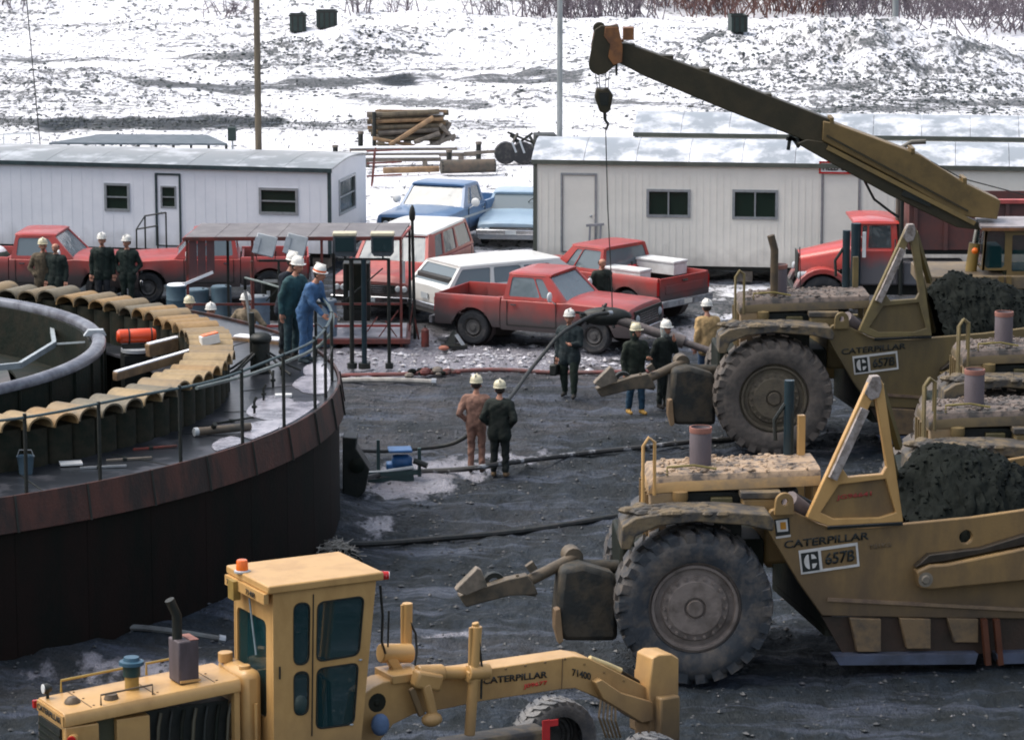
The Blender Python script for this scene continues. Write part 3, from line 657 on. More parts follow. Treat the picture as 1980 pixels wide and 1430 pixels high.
# low flat canopy rack behind the left trailer
f = Fr(90, 318, -3); rk = frthing('open_canopy', f, 'low dark flat canopy on short posts behind the white trailer roof', 'canopy')
A = f.p(95, 287); B = f.p(440, 291); zc = A.z
top = [f.uz(95, 288), f.uz(440, 290)]
f2 = MB()
L2 = top[1][0]-top[0][0]
m = MB(); m.loft([[(top[0][0], 0, .66), (top[1][0], 0, .66), (top[1][0], 0, .72), (top[0][0], 0, .72)], [(top[0][0]+1.3, 2.3, .70), (top[1][0]-1.0, 2.3, .70), (top[1][0]-1.0, 2.3, .76), (top[0][0]+1.3, 2.3, .76)]]); m.build('roof_deck', M('canopy_sheet', (.06, .085, .10), (.11, .13, .15), 3, .5), rk)
for i in range(11): u = top[0][0]+.05+(L2-.1)*i/10; MB().box(u-.04, u+.04, 0.02, .1, -.2, .658).build('post', black, rk)
f = Fr(450, 305, 0); bx = frthing('meter_box_post', f, 'small dark box on a post behind the white trailer roof', 'box'); z0 = f.uz(450, 252)[1]
MB().box(-.03, .03, 0, .06, -.2, z0-.35).build('post', palegrey, bx); MB().box(-.15, .12, -.1, .15, z0-.35, z0+.1).build('housing', M('bin_green', (0, 0, 0)), bx, .01)
f = Fr(60, 300, 0); bx = frthing('bike_rack', f, 'small pale rail rack at the far left edge behind the trailer', 'rack')
m = MB(); m.tube([(-.9, 0, 0), (-.9, 0, .7), (0, 0, .75), (0, 0, 0)], .03, 6); m.build('rail', palegrey, bx)

# ------------------------------------------------------------------ timber, pipes and scrap lying behind the vehicles
def lay(px, py, yaw, length, r, mat, name, label, cat, group=None, lift=0, tilt=0, pipe=False, n=12):
    g = G(px, py); z = gz1(g.x, g.y); o = thing(name, (g.x, g.y, z+lift), R(yaw), label, cat, group)
    m = MB(); a = Vector((-length/2*math.cos(R(tilt)), 0, r-length/2*math.sin(R(tilt)))); b_ = -a+Vector((0, 0, 2*r)); m.tube([a, b_], r, n)
    m.build('pipe_wall' if pipe else 'round_log', mat, o)
    for e, d in ((a, -1), (b_, 1)):
        c = MB(); ax = (b_-a).normalized()*d
        c.lathe(e, ax, [(0, -.02), (r*.8, -.02 if pipe else .004), (r*.82, .006), (r*1.01, .006), (r*1.01, -.05)], n); c.build('end_rim', black if pipe else mat, o)
    return o
f = Fr(795, 292, 4); ts = frthing('timber_stack', f, 'stack of long brown timbers and pipes with snow on top beyond the pickups', 'stack')
for i in range(7):
    for j in range(5):
        if j == 4 and i > 4: continue
        u0 = -1.15+rng.uniform(-.1, .1); u1 = .98+rng.uniform(-.08, .12)
        z_ = .42+j*.2+rng.uniform(-.03, .03); MB().tube([(u0+rng.uniform(-.3, .2), i*.22+.02, z_+rng.uniform(-.05, .05)), (u1+rng.uniform(-.1, .3), i*.22, z_+.03+rng.uniform(-.06, .06))], rng.uniform(.06, .10), 8).build('pole_log', [polewood, woodgrey, polewood, wood][(i+j) % 4], ts)
for k, u in enumerate((-1.0, -.1, .8)): MB().box(u-.1, u+.1, -.1, 1.6, -.1, .33).build('bearer', woodgrey, ts)
for u in (-1.25,): MB().tube([(u, -.12, -.1), (u, -.12, 1.35)], .07, 8).build('stake', black, ts)
for z_, l in ((1.32, 1.2), (1.24, 1.1)): MB().bar((-l, .2+z_*.1, z_), (l+.0, .1, z_+.02), .16, .09).build('snowy_plank', snow if z_ < 1.3 else wood, ts)
for a_, b2 in (((-1.3, -.5, .5), (.1, -.3, .2)), ((-.75, -.5, .25), (.75, -.15, 1.15)), ((-.3, -.6, .2), (-1.2, -.3, .3)), ((.1, -.5, .35), (.95, -.2, .62)), ((.9, -.3, .2), (1.35, .3, .9)), ((1.0, -.2, .9), (1.45, .2, .35)), ((.5, -.4, .15), (1.5, .1, .5))): MB().tube([a_, b2], rng.uniform(.05, .09), 7).build('loose_pole', [woodgrey, wood, polewood][rng.integers(0, 3)], ts)
lay(905, 338, 12, 1.75, .22, M('pipe_brown', (.12, .09, .065), (.06, .055, .045), 3, .7), 'fat_pipe', 'fat dark brown pipe lying on snow right of the blue pickup cab', 'pipe', None, .08, 0, True)
lay(795, 338, 14, 1.8, .1, wood, 'long_log', 'pale log lying on snow just behind the blue pickup roof', 'log', None, .1)
for i, (px, py, yw, ln, lb) in enumerate([(780, 300, 5, 3.6, 'snow covered board, farthest of the three behind the blue pickup'), (800, 309, 4, 4.2, 'snow covered board, middle one behind the blue pickup'), (770, 319, 3, 2.8, 'short snow covered board, nearest behind the blue pickup')]):
    g = G(px, py); o = thing('snowy_board', (g.x, g.y, gz1(g.x, g.y)+.05), R(yw), lb, 'board', 'boards lying on the snow'); MB().box(-ln/2, ln/2, -.2, .2, .1, .2).build('plank', woodgrey, o); MB().box(-ln/2+.02, ln/2-.05, -.17, .17, .201, .26).build('snow_cap', snow, o, .03)
    MB().box(-ln/2+.3, -ln/2+.45, -.3, .3, -.1, .098).build('bearer', woodgrey, o); MB().box(ln/2-.6, ln/2-.45, -.3, .3, -.1, .098).build('bearer', woodgrey, o)
for i, (px, py) in enumerate([(697, 291), (868, 330), (925, 312), (648, 300)]):
    g = G(px, py); o = thing('stub_post', (g.x, g.y, gz1(g.x, g.y)-.1), 0, ['dark stub post left of the timber stack', 'short dark drum behind the blue pickup cab', 'short post beside the fat brown pipe', 'low dark post beyond the white trailer end'][i], 'post')
    MB().tube([(0, 0, 0), (.01, 0, .7 if i != 3 else .4)], .09, 10).build('shaft', black, o); MB().tube([(.01, 0, .7 if i != 3 else .4), (.01, 0, .78 if i != 3 else .46)], .11, 10).build('cap', woodgrey, o)
# scrap machinery heap left of the cream trailer
f = Fr(1010, 318, 5); sc = frthing('scrap_machine', f, 'dark scrap machinery with wheel guards beside the cream trailer roof', 'machinery')
m = MB(); m.box(-.1, 1.25, 0, 1.2, .15, .55); m.build('chassis', black, sc, .02)
MB().box(.45, 1.15, .1, 1.0, .551, .95).build('engine_block', black, sc, .03)
for u in (-.55, .0, .75): MB().lathe((u, -.15, .38), (0, 1, 0), [(0, 0), (.2, 0), (.36, .03), (.38, .2), (.36, .3), (0, .3)], 16).build('wheel', tyre_s, sc)
for k in range(9): MB().bar((rng.uniform(-.7, 1.2), rng.uniform(0, 1), .3), (rng.uniform(-.6, 1.2), rng.uniform(0, 1), rng.uniform(.6, 1.15)), .07).build('strut', black, sc)
MB().bar((-.65, 0, .45), (-1.9, .3, .35), .08, .1).build('drawbar', woodgrey, sc)
for a_ in ((-.35, -.2, .75, -.22, .42), (-.1, -.2, .8, .05, .4)): MB().bar((a_[0], -.2, a_[2]), (a_[3], -.2, a_[4]), .06).build('pale_link', palegrey, sc)
f = Fr(740, 360, 0); bx = frthing('storage_rack', f, 'rusty red rack just right of the white trailer end', 'rack')
for k in range(4): MB().bar((-.35, k*.3, 0), (-.25, k*.3, 1.1), .05).build('upright', rust_red, bx)
for z_ in (.3, .7, 1.08): MB().bar((-.5, .1, z_), (.6, .1, z_+.05), .05).build('rail', rust_red, bx)

# ------------------------------------------------------------------ road vehicles
def wheel(parent, x, y, r, wd, side, rim=None, tyre=None):
    """side +1: outer face towards +y"""
    s = side; m = MB()
    m.lathe((x, y, r), (0, s, 0), [(r*.58, -wd), (r*.86, -wd), (r*.97, -wd*.88), (r, -wd*.72), (r, -wd*.28), (r*.97, -wd*.12), (r*.86, 0), (r*.60, -.01), (r*.57, -.04)], 28)
    t_ = m.build('wheel', tyre or tyre_s, parent)
    m = MB(); m.lathe((x, y, r), (0, s, 0), [(0, -.02), (r*.16, -.02), (r*.18, -.05), (r*.30, -.06), (r*.42, -.035), (r*.50, -.09), (r*.57, -.03), (r*.61, -.03), (r*.61, -wd)], 20)
    m.build('rim', rim or rim_s, t_)
    return t_
def lerp_top(tp, x):
    for (x0, z0), (x1, z1) in zip(tp, tp[1:]):
        if x0 <= x <= x1: return z0+(z1-z0)*(x-x0)/(x1-x0)
    return tp[-1][1] if x > tp[-1][0] else tp[0][1]
def body_loft(xa, xb, W, tp, axles, rw, zb0, taper=.0, crown=.03, step=.07, wfn=None):
    m = MB(); secs = []; n = max(3, int((xb-xa)/step)); ra = rw+.09
    for i in range(n+1):
        x = xa+(xb-xa)*i/n; zb = zb0
        for a in axles:
            d = abs(x-a)
            if d < ra: zb = max(zb, rw+math.sqrt(ra*ra-d*d)*.98)
        zt = lerp_top(tp, x); zb = min(zb, zt-.06); h = W/2
        if wfn: h *= wfn(x)
        zs = [zb, max(zb, .48), max(zb+.005, min(.74, zt-.12)), max(zb+.01, zt-.20), zt-.05, zt-.01]
        ysd = [h-.05, h-.012, h, h-.012, h-.035, h-.09]
        left = [Vector((x, y, z)) for y, z in zip(ysd, zs)]
        right = [Vector((x, -p.y, p.z)) for p in reversed(left)]
        mid = [Vector((x, .45*h, zt+crown*.7)), Vector((x, 0, zt+crown)), Vector((x, -.45*h, zt+crown*.7))]
        secs.append(left+mid+right)
    m.loft(secs); return m
def cabin(parent, xf, xr, xft, xrt, hb, ht, zb, zt, side, front=True, rear=True, paint=None, roof=None, g=None, crown=.05, name='cab', mat_roof=None):
    """glasshouse: base from xr to xf at zb, top from xrt to xft at zt; side = list of window fractions"""
    m = MB(); gs = []
    def add(q, wins, nm):
        k = len(gs); panel(m, gs, q, wins, .045, .05); return [(x_, nm) for x_ in gs[k:]]
    names = []
    names += add(((xr, hb, zb), (xf, hb, zb), (xft, ht, zt), (xrt, ht, zt))[::1] and ((xf, hb, zb), (xr, hb, zb), (xrt, ht, zt), (xft, ht, zt)), [(1-b, c, 1-a, d) for a, c, b, d in side], 'side_window')
    names += add(((xr, -hb, zb), (xf, -hb, zb), (xft, -ht, zt), (xrt, -ht, zt)), side, 'side_window')
    names += add(((xf, -hb, zb), (xf, hb, zb), (xft, ht, zt), (xft, -ht, zt)), [(.045, .06, .955, .93)] if front else [], 'windscreen')
    names += add(((xr, hb, zb), (xr, -hb, zb), (xrt, -ht, zt), (xrt, ht, zt)), [(.06, .15, .94, .90)] if rear else [], 'rear_window')
    c = m.build(name, paint, parent)
    for gm_, nm in names: gm_.build(nm, g or gl_light, c)
    # roof skin with rounded edges
    secs = []; nx = 10
    for i in range(nx+1):
        t = i/nx; x = xrt-.03+(xft-xrt+.09)*t; e = 1-(abs(2*t-1))**6*.35; hh = (ht+.02)*(1-(abs(2*t-1))**8*.05); row = []
        for k in range(9):
            a = math.pi*k/8; row.append(Vector((x, hh*math.copysign(abs(math.cos(a))**.35, math.cos(a)), zt-.02+(crown+.02)*e*math.sin(a)**.5)))
        row += [Vector((x, -hh*.96, zt-.025)), Vector((x, hh*.96, zt-.025))]; secs.append(row)
    MB().loft(secs).build('roof', mat_roof or paint, parent)
    # seat seen through the glass
    MB().box(xr+.12, xr+.28, -hb+.15, hb-.15, zb-.1, zb+.24).build('seat_back', seat, parent, .04)
    s_ = MB(); a = R(20); o_ = Vector((xf-.35, hb*.45, zb+.12)); ax = Vector((-math.cos(a), 0, math.sin(a)))
    s_.lathe(o_, ax, [(.17, 0), (.19, .012), (.17, .024), (.165, .012), (.17, 0)], 14); s_.tube([o_, o_-ax*.3], .02, 6); s_.build('steering_wheel', black, parent)
    return c
def lamps(parent, x, ys, z, r, mat, name, d=1):
    for y in ys: MB().lathe((x, y, z), (d, 0, 0), [(0, .03), (r*.7, .025), (r, 0), (r, -.05)], 14).build(name, mat, parent)
def pickup(label, paint, stripe=None, chrome_grille=True):
    t = thing('pickup_truck', (0, 0, 0), 0, label, 'pickup', 'pickup trucks parked at the site'); W = 2.0; rw = .39; AF, AR = 1.47, -1.50
    tp = [(-.82, 1.12), (.72, 1.12), (.80, 1.13), (2.20, 1.07), (2.34, 1.04), (2.40, .92)]
    body_loft(-.78, 2.40, W, tp, [AF], rw, .40, wfn=lambda x: 1-.03*max(0, (x-1.6)/.8)**2).build('body', paint, t)
    # bed with open box
    m = MB(); n = 24; ra = rw+.09
    for s in (1, -1):
        secs = []
        for i in range(n+1):
            x = -2.42+1.62*i/n; d = abs(x-AR); zb = .44 if d >= ra else max(.44, rw+math.sqrt(ra*ra-d*d)*.98); h = W/2
            pts = [(h-.05, zb), (h-.012, max(.5, zb+.004)), (h, max(.74, zb+.006)), (h-.012, 1.0), (h-.03, 1.10), (h-.05, 1.13), (h-.12, 1.13), (h-.13, 1.10), (h-.14, .70 if zb < .7 else zb-.01+.012)]
            pts = [(a, max(b_, zb)) for a, b_ in pts]
            row = [Vector((x, s*a, b_)) for a, b_ in pts]; secs.append(row if s > 0 else row[::-1])
        m.loft(secs)
    m.box(-2.40, -.82, -W/2+.15, W/2-.15, .66, .70); m.box(-.87, -.82, -W/2+.14, W/2-.14, .701, 1.1)
    bed = m.build('bed', paint, t)
    for k in range(7): MB().box(-2.35, -.9, -.72+k*.24-.02, -.72+k*.24+.02, .70, .715).build('floor_rib', paint, bed)
    for s in (1, -1): MB().lathe((AR, s*(W/2-.26), rw+.02), (0, s, 0), [(0, -.12), (.46, -.12), (.46, .1)], 16, 0, math.pi*2).build('wheel_house', paint, bed)
    g_ = MB(); g_.box(-2.46, -2.42, -W/2+.09, W/2-.09, .56, 1.12); tg = g_.build('tailgate', paint, t, .012)
    MB().box(-2.475, -2.462, -W/2+.28, W/2-.28, .74, .94).build('pressed_panel', paint, tg, .01)
    MB().box(-2.49, -2.462, -.1, .1, .99, 1.04).build('handle', chrome, tg)
    cabin(t, .82, -.74, .30, -.64, W/2-.06, W/2-.22, 1.10, 1.66, [(.08, .12, .60, .88), (.62, .12, .80, .86)], paint=paint)
    for s in (1, -1):
        d = MB(); y = s*(W/2+.001)
        for a_, b_ in (((-.62, .52), (-.62, 1.08)), ((.58, .52), (.58, 1.1)), ((-.62, .52), (.58, .52))): d.bar((a_[0], y-s*.004, a_[1]), (b_[0], y-s*.004, b_[1]), .016, .016)
        dd = d.build('door_seam', black, t); MB().box(-.52, -.38, min(y, y+s*.03), max(y, y+s*.03), .98, 1.01).build('handle', chrome, dd)
        mm = MB(); mm.tube([(.55, s*.95, 1.05), (.52, s*1.12, 1.16)], .012, 6); mm.ell((.50, s*1.16, 1.24), .04, .13, .12, 10, 6); mm.build('wing_mirror', white, t)
        MB().box(-2.435, -2.418, *sorted((s*(W/2-.085), s*(W/2-.015))), .72, 1.04).build('tail_lamp', redlens, t)
        if stripe: MB().box(-2.40, 2.2, *sorted((s*(W/2-.004), s*(W/2+.012))), .84, .90).build('side_strip', stripe, t)
    gr = MB(); gr.box(2.385, 2.425, -.80, .80, .64, .98); go = gr.build('grille', black, t)
    for k in range(5): MB().box(2.42, 2.44, -.52, .52, .67+k*.055, .69+k*.055).build('grille_bar', chrome if chrome_grille else black, go)
    for y in (-.53, 0, .53): MB().box(2.42, 2.437, y-.012, y+.012, .65, .93).build('grille_post', chrome if chrome_grille else black, go)
    lamps(t, 2.43, (-.67, .67), .80, .095, palegrey, 'headlamp')
    MB().box(2.44, 2.52, -.97, .97, .46, .60).build('front_bumper', chrome if chrome_grille else M('dirty_bumper', (.2, .19, .18), None, 4, .5), t, .02)
    MB().box(-2.58, -2.50, -.96, .96, .44, .60).build('rear_bumper', M('grey_bumper', (.30, .31, .32), (.14, .13, .13), 4, .5), t, .015)
    MB().box(-2.585, -2.581, -.15, .15, .47, .58).build('number_plate', cream, t)
    for s in (1, -1):
        for a in (AF, AR): wheel(t, a, s*(W/2-.05), rw, .24, s)
    u = MB(); u.box(-2.35, 2.3, -.42, .42, .40, .55); u.box(AF-.08, AF+.08, -.8, .8, .33, .45); u.box(AR-.08, AR+.08, -.8, .8, .33, .45); u.build('chassis', black, t)
    MB().box(.62, .70, -.6, .6, 1.10, 1.13).build('wiper_cowl', black, t)
    return t
P1 = pickup('red pickup parked side on in the middle with mud covered lower half', red)
place(P1, 913, 666, -24, -1.50, -.95)
def cp(src, label): c = copy_tree(src); c['label'] = label; return c
P2 = cp(P1, 'red pickup seen from behind carrying white tool boxes in its bed'); place(P2, 1270, 632, 139, -2.42, .98)
P3 = cp(P1, 'red pickup in front of the white trailer, half hidden by the canopy shed'); place(P3, 212, 589, 184, 2.4, .98)
P4 = cp(P1, 'red pickup at the far left edge behind the two men in dark jackets'); place(P4, 80, 587, -5, 0, -.98)
# white tool boxes across the bed of the second pickup
def onbed(truck, lx, ly, lz): y = truck.rotation_euler.z; return truck.location+Vector((lx*math.cos(y)-ly*math.sin(y), lx*math.sin(y)+ly*math.cos(y), lz))
def toolbox(lx, ly, l, wd, label, h=.34):
    o = thing('tool_box', onbed(P2, lx, ly, 1.0), P2.rotation_euler.z, label, 'tool box', 'white tool boxes in the pickup bed')
    MB().box(-l/2, l/2, -wd/2, wd/2, 0, h-.07).build('box_body', white, o, .015); MB().box(-l/2-.02, l/2+.02, -wd/2-.02, wd/2+.02, h-.068, h).build('lid', white, o, .015)
    MB().box(-.06, .06, -wd/2-.035, -wd/2-.002, h-.16, h-.06).build('latch', alu, o); MB().box(-l/2+.1, l/2-.1, -wd/2+.1, wd/2-.1, -.3, -.001).build('base', black, o)
toolbox(-1.28, -.62, 1.15, .50, 'larger white tool box on the right side of the pickup bed'); toolbox(-1.25, .64, 1.1, .4, 'smaller white tool box on the left side of the pickup bed', .26)
o = thing('fuel_can', onbed(P2, -.95, .1, .72), 0, 'small red fuel can between the white tool boxes', 'can'); MB().tube([(0, 0, 0), (0, 0, .5)], .11, 12).build('can_body', redlens, o, .01); MB().tube([(0, 0, .5), (0, .02, .58)], .03, 8).build('spout', black, o)
o = thing('gas_cylinder', onbed(P1, -.98, .3, .72), 0, 'stubby pale red cylinder standing in the bed of the middle pickup', 'cylinder'); MB().tube([(0, 0, 0), (0, 0, .55), (0, 0, .62)], [.13, .13, .06], 12).build('shell', M('faded_red', (.42, .14, .12), None, 4, .5), o); MB().tube([(0, 0, .62), (0, 0, .7)], .03, 8).build('valve', palegrey, o)
o = thing('spool_pile', onbed(P4, -1.3, -.3, .72), 0, 'round snow capped bundle in the bed of the far left pickup', 'bundle'); MB().ell((0, 0, .25), .42, .42, .32, 14, 8).build('wrapped_load', M('dark_tarp', (.03, .05, .04), None, 4, .7), o); MB().ell((0, 0, .38), .33, .33, .24, 14, 8).build('snow_cap', snow, o)
PB = pickup('blue pickup facing the camera behind the white roofed wagon', bluep, palegrey); place(PB, 790, 493, 249, 2.45, 0)

def car(name, label, cat, paint, L_, W, tp, cab, zb=.3, rw=.34, axf=None, axr=None, side=None, roof=None, extras=None, upper=None, g=None):
    t = thing(name, (0, 0, 0), 0, label, cat); xa, xb = -L_/2, L_/2; axf = axf or xb-.95; axr = axr or xa+1.05
    body_loft(xa+.05, xb-.05, W, tp, [axf, axr], rw, zb, wfn=lambda x: 1-.05*(abs(x)/(L_/2))**6).build('body', paint, t)
    xf, xr, xft, xrt, z0, z1 = cab
    cabin(t, xf, xr, xft, xrt, W/2-.06, W/2-.20, z0, z1, side, paint=upper or paint, mat_roof=roof or paint, g=g, name='glasshouse')
    for s in (1, -1):
        for a in (axf, axr): wheel(t, a, s*(W/2-.05), rw, .2, s, chrome)
        y = s*(W/2-.002)
        d = MB()
        nd = 2 if name != 'sedan' else 2
        for k in range(nd+1): x_ = xf-.15-(xf-xr-.5)*k/nd; d.bar((x_, y, zb+.12), (x_, y, z0-.02), .014, .014)
        d.build('door_seam', black, t)
        for k in range(nd): MB().box(xf-.55-(xf-xr-.5)*k/nd-.4, xf-.55-(xf-xr-.5)*k/nd-.28, *sorted((y, y+s*.03)), z0-.14, z0-.11).build('handle', chrome, t)
        MB().box(xa+.3, xb-.3, *sorted((y-s*.002, y+s*.012)), zb+.22, zb+.25).build('side_strip', chrome, t)
        mm = MB(); mm.ell((xf-.1, s*(W/2+.1), z0+.08), .04, .09, .06, 8, 6); mm.tube([(xf-.1, s*(W/2-.05), z0), (xf-.1, s*(W/2+.08), z0+.06)], .012, 5); mm.build('wing_mirror', chrome, t)
    zf = lerp_top(tp, xb-.1); zr = lerp_top(tp, xa+.1)
    go = MB().box(xb-.07, xb-.01, -W*.3, W*.3, zf-.30, zf-.10).build('grille', black, t)
    for k in range(4): MB().box(xb-.012, xb+.002, -W*.29, W*.29, zf-.285+k*.05, zf-.27+k*.05).build('grille_bar', chrome, go)
    lamps(t, xb-.03, (-W*.34, -W*.42, W*.34, W*.42), zf-.19, .075, palegrey, 'headlamp')
    MB().box(xb-.03, xb+.08, -W/2+.03, W/2-.03, .40, .54).build('front_bumper', chrome, t, .02); MB().box(xa-.08, xa+.03, -W/2+.03, W/2-.03, .40, .54).build('rear_bumper', chrome, t, .02)
    for s in (1, -1): MB().box(xa+.02, xa+.05, *sorted((s*(W/2-.22), s*(W/2-.08))), zr-.45, zr-.12).build('tail_lamp', redlens, t)
    MB().box(xa+.015, xa+.03, -.16, .16, .60, .74).build('number_plate', palegrey, t)
    MB().box(xb+.081, xb+.09, -.15, .15, .41, .53).build('front_plate', palegrey, t)
    MB().box(xa+.3, xb-.3, -.5, .5, .22, .34).build('chassis', black, t)
    return t
suv = car('suburban_wagon', 'red and white passenger wagon with high white roof behind the light tower', 'wagon', red, 5.5, 2.0,
          [(-2.75, 1.12), (.95, 1.12), (1.1, 1.12), (2.55, 1.02), (2.7, .85)], (1.15, -2.68, .65, -2.45, 1.11, 1.74), .4, .39, side=[(.03, .1, .33, .88), (.36, .1, .63, .88), (.66, .1, .84, .88)], roof=carwhite)
place(suv, 716, 615, 254, 2.75, 0)
wag = car('station_wagon', 'white station wagon with long rear window parked left of the red pickup', 'wagon', carwhite, 5.6, 1.98,
          [(-2.8, .86), (-2.7, .92), (1.0, .92), (1.2, .94), (2.6, .82), (2.75, .70)], (1.15, -2.66, .45, -2.25, .91, 1.40), .28, .34, side=[(.03, .12, .30, .86), (.33, .12, .58, .86), (.61, .12, .86, .84)])
place(wag, 858, 636, 31, -2.8, -.95)
sed = car('sedan', 'pale blue sedan whose left half shows beside the cream trailer', 'sedan', paleblue, 5.0, 1.96,
          [(-2.5, .74), (-1.6, .84), (.6, .86), (.8, .86), (2.3, .75), (2.5, .64)], (.85, -1.55, .15, -1.0, .85, 1.25), .26, .34, side=[(.08, .12, .5, .86), (.53, .12, .84, .82)], g=gl_light)
place(sed, 988, 482, 263, 2.5, 0)
# snow lying on the roofs of the parked cars would hide their paint; only the wagon's bonnet carries a little

# ------------------------------------------------------------------ red dump truck
def dump_truck():
    f = Fr(1552, 618, 0); t = frthing('dump_truck', f, 'red dump truck with a dark red box behind the crane boom', 'dump truck')
    # x runs to the right along the near side (front of the truck is at the left), y away from the camera
    wd = 2.1; rp = red_clean
    hood = f.poly([(1552, 530), (1549, 493), (1556, 482), (1600, 474), (1650, 463), (1652, 560), (1628, 560), (1622, 530), (1606, 519), (1575, 519), (1560, 530), (1556, 556), (1552, 556)], .1)
    m = MB(); u0, u1 = hood[1][0], f.uz(1652, 480)[0]
    # bonnet narrows to the front and is crowned
    secs = []
    for i in range(11):
        tt = i/10; x = u0+(u1-u0)*tt; zt = f.uz(1549+103*tt, 484-21*tt, 1.15)[1]-.02; hw = .52+.22*tt; zb = zt-.52
        row = [(x, 1.05-hw, zb), (x, 1.05-hw, zt-.14), (x, 1.05-hw+.06, zt-.05), (x, 1.05-hw+.2, zt), (x, 1.05, zt+.04), (x, 1.05+hw-.2, zt), (x, 1.05+hw-.06, zt-.05), (x, 1.05+hw, zt-.14), (x, 1.05+hw, zb)]; secs.append([Vector(p) for p in row])
    m.loft(secs); bn = m.build('bonnet', rp, t)
    MB().box(u0-.03, u0-.004, .62, 1.48, f.uz(1550, 545, .4)[1], f.uz(1550, 492, .4)[1]).build('grille', black, t)
    for s, y0 in ((0, 0), (1, 1.62)):
        R_ = .56; ax = f.uz(1590, 560, .1)[0]
        m = MB(); outer = [(ax+(R_+.13)*math.cos(a)*1.02, .50+(R_+.16)*math.sin(a)) for a in np.linspace(R(172), R(8), 14)]; inner = [(ax+(R_+.03)*math.cos(a), .50+(R_+.03)*math.sin(a)) for a in np.linspace(R(8), R(172), 14)]
        m.uzplate(outer+inner, y0, y0+.48); fe = m.build('fender', rp, t, .02)
        MB().lathe((u0+.05, y0+.24, 1.02), (-1, 0, 0), [(0, .12), (.07, .11), (.1, .08), (.1, -.1)], 12).build('headlamp', palegrey, fe)
        m = MB(); sgn = -1 if s == 0 else 1; yy = y0+.02 if s == 0 else y0+.46
        wheel(t, ax, yy, .52, .28, sgn, rim_s)
    # cab
    cx0, cx1 = f.uz(1655, 500, .0)[0], f.uz(1738, 500, 0)[0]; zc0 = .82; zb_ = f.uz(1700, 482, 0)[1]; zt_ = f.uz(1700, 432, 0)[1]
    m = MB(); m.box(cx0, cx1, 0, wd, zc0, zb_); m.build('cab_body', M('red_grey_cab', (.56, .045, .028), (.46, .04, .03), 2, .35, mud=(1.25, 1.75, (.145, .135, .14), .05)), t, .05)
    m = MB(); gs = []
    panel(m, gs, ((cx0+.06, 0.03, zb_-.01), (cx1-.02, .03, zb_-.01), (cx1-.06, .13, zt_), (cx0+.12, .13, zt_)), [(.06, .05, .19, .9), (.24, .05, .84, .9)], .05)
    panel(m, gs, ((cx1-.02, wd-.03, zb_-.01), (cx0+.06, wd-.03, zb_-.01), (cx0+.12, wd-.13, zt_), (cx1-.06, wd-.13, zt_)), [(.1, .05, .9, .9)], .05)
    panel(m, gs, ((cx0+.06, wd-.03, zb_-.01), (cx0+.06, .03, zb_-.01), (cx0+.12, .13, zt_), (cx0+.12, wd-.13, zt_)), [(.04, .08, .48, .92), (.52, .08, .96, .92)], .05)
    panel(m, gs, ((cx1-.02, .03, zb_-.01), (cx1-.02, wd-.03, zb_-.01), (cx1-.06, wd-.13, zt_), (cx1-.06, .13, zt_)), [(.2, .25, .8, .85)], .05)
    cb = m.build('cab_frame', rp, t)
    for g_ in gs: g_.build('cab_window', glass('truck_glass', (.08, .10, .11), .45), cb)
    secs = []
    for i in range(7):
        tt = i/6; x = cx0-.06+(cx1-cx0+.06)*tt; e = math.sin(math.pi*(tt*.9+.08))**.3; row = []
        for k in range(9): a = math.pi*k/8; row.append(Vector((x, wd/2+(wd/2-.08)*math.copysign(abs(math.cos(a))**.4, math.cos(a)), zt_-.02+.10*e*math.sin(a)**.5)))
        row += [Vector((x, .1, zt_-.03)), Vector((x, wd-.1, zt_-.03))]; secs.append(row)
    MB().loft(secs).build('cab_roof', rp, t)
    MB().box(cx0+.55, cx1-.1, .3, wd-.3, zb_-.2, zb_+.35).build('seat_back', seat, t, .04)
    for k, (a, b_) in enumerate(((.10, .02), (.86, -.02))):
        x = cx0+(cx1-cx0)*a; MB().bar((x, -.006, zc0+.05), (x, -.006, zb_), .016).build('door_seam', black, t)
    MB().tube([(cx1-.1, -.05, zb_-.7), (cx1-.1, -.05, zb_+.25)], .018, 6).build('grab_rail', chrome, t)
    MB().box(cx0+.12, cx0+.2, -.3, -.26, zb_-.15, zb_+.45).build('wing_mirror', white, t); MB().tube([(cx0+.1, 0, zb_+.3), (cx0+.16, -.27, zb_+.3)], .012, 6).build('mirror_arm', chrome, t)
    # dark exhaust stacks before and behind the cab
    MB().tube([(cx0-.02, -.12, .7), (cx0-.02, -.12, zt_+.02)], .12, 14).build('air_stack', M('blue_black', (.012, .03, .04), None, 3, .4), t)
    top = f.uz(1742, 340, -.1)[1]; x = f.uz(1742, 500, -.1)[0]; MB().tube([(x, -.1, .6), (x, -.1, top)], .05, 12).build('exhaust_stack', black, t)
    curve = [f.p(a, b_, .4) for a, b_ in ((1738, 330), (1738, 300), (1745, 285), (1762, 275), (1790, 274))]; MB().tube([Vector((curve[0].x, .4, 1.5))]+curve, .06, 10).build('curved_intake_pipe', M('bent_pipe', (.12, .11, .09), None, 4, .5), t)
    # tipper box
    bx0, bx1 = f.uz(1756, 480, 0)[0], f.uz(2080, 480, 0)[0]; z0 = f.uz(1756, 482, 0)[1]; z1 = f.uz(1850, 392, 0)[1]
    m = MB(); m.box(bx0, bx1, -.08, -.02, z0, z1); m.box(bx0, bx1, wd+.1, wd+.16, z0, z1); m.box(bx0, bx0+.06, -.019, wd+.099, z0, z1+.25); m.box(bx0+.061, bx1, -.019, wd+.099, z0, z0+.08); bo = m.build('tipper_box', dullred, t)
    for i in range(6): x = bx0+.1+i*.72; MB().box(x, x+.09, -.15, -.081, z0, z1-.001).build('side_stake', dullred, bo)
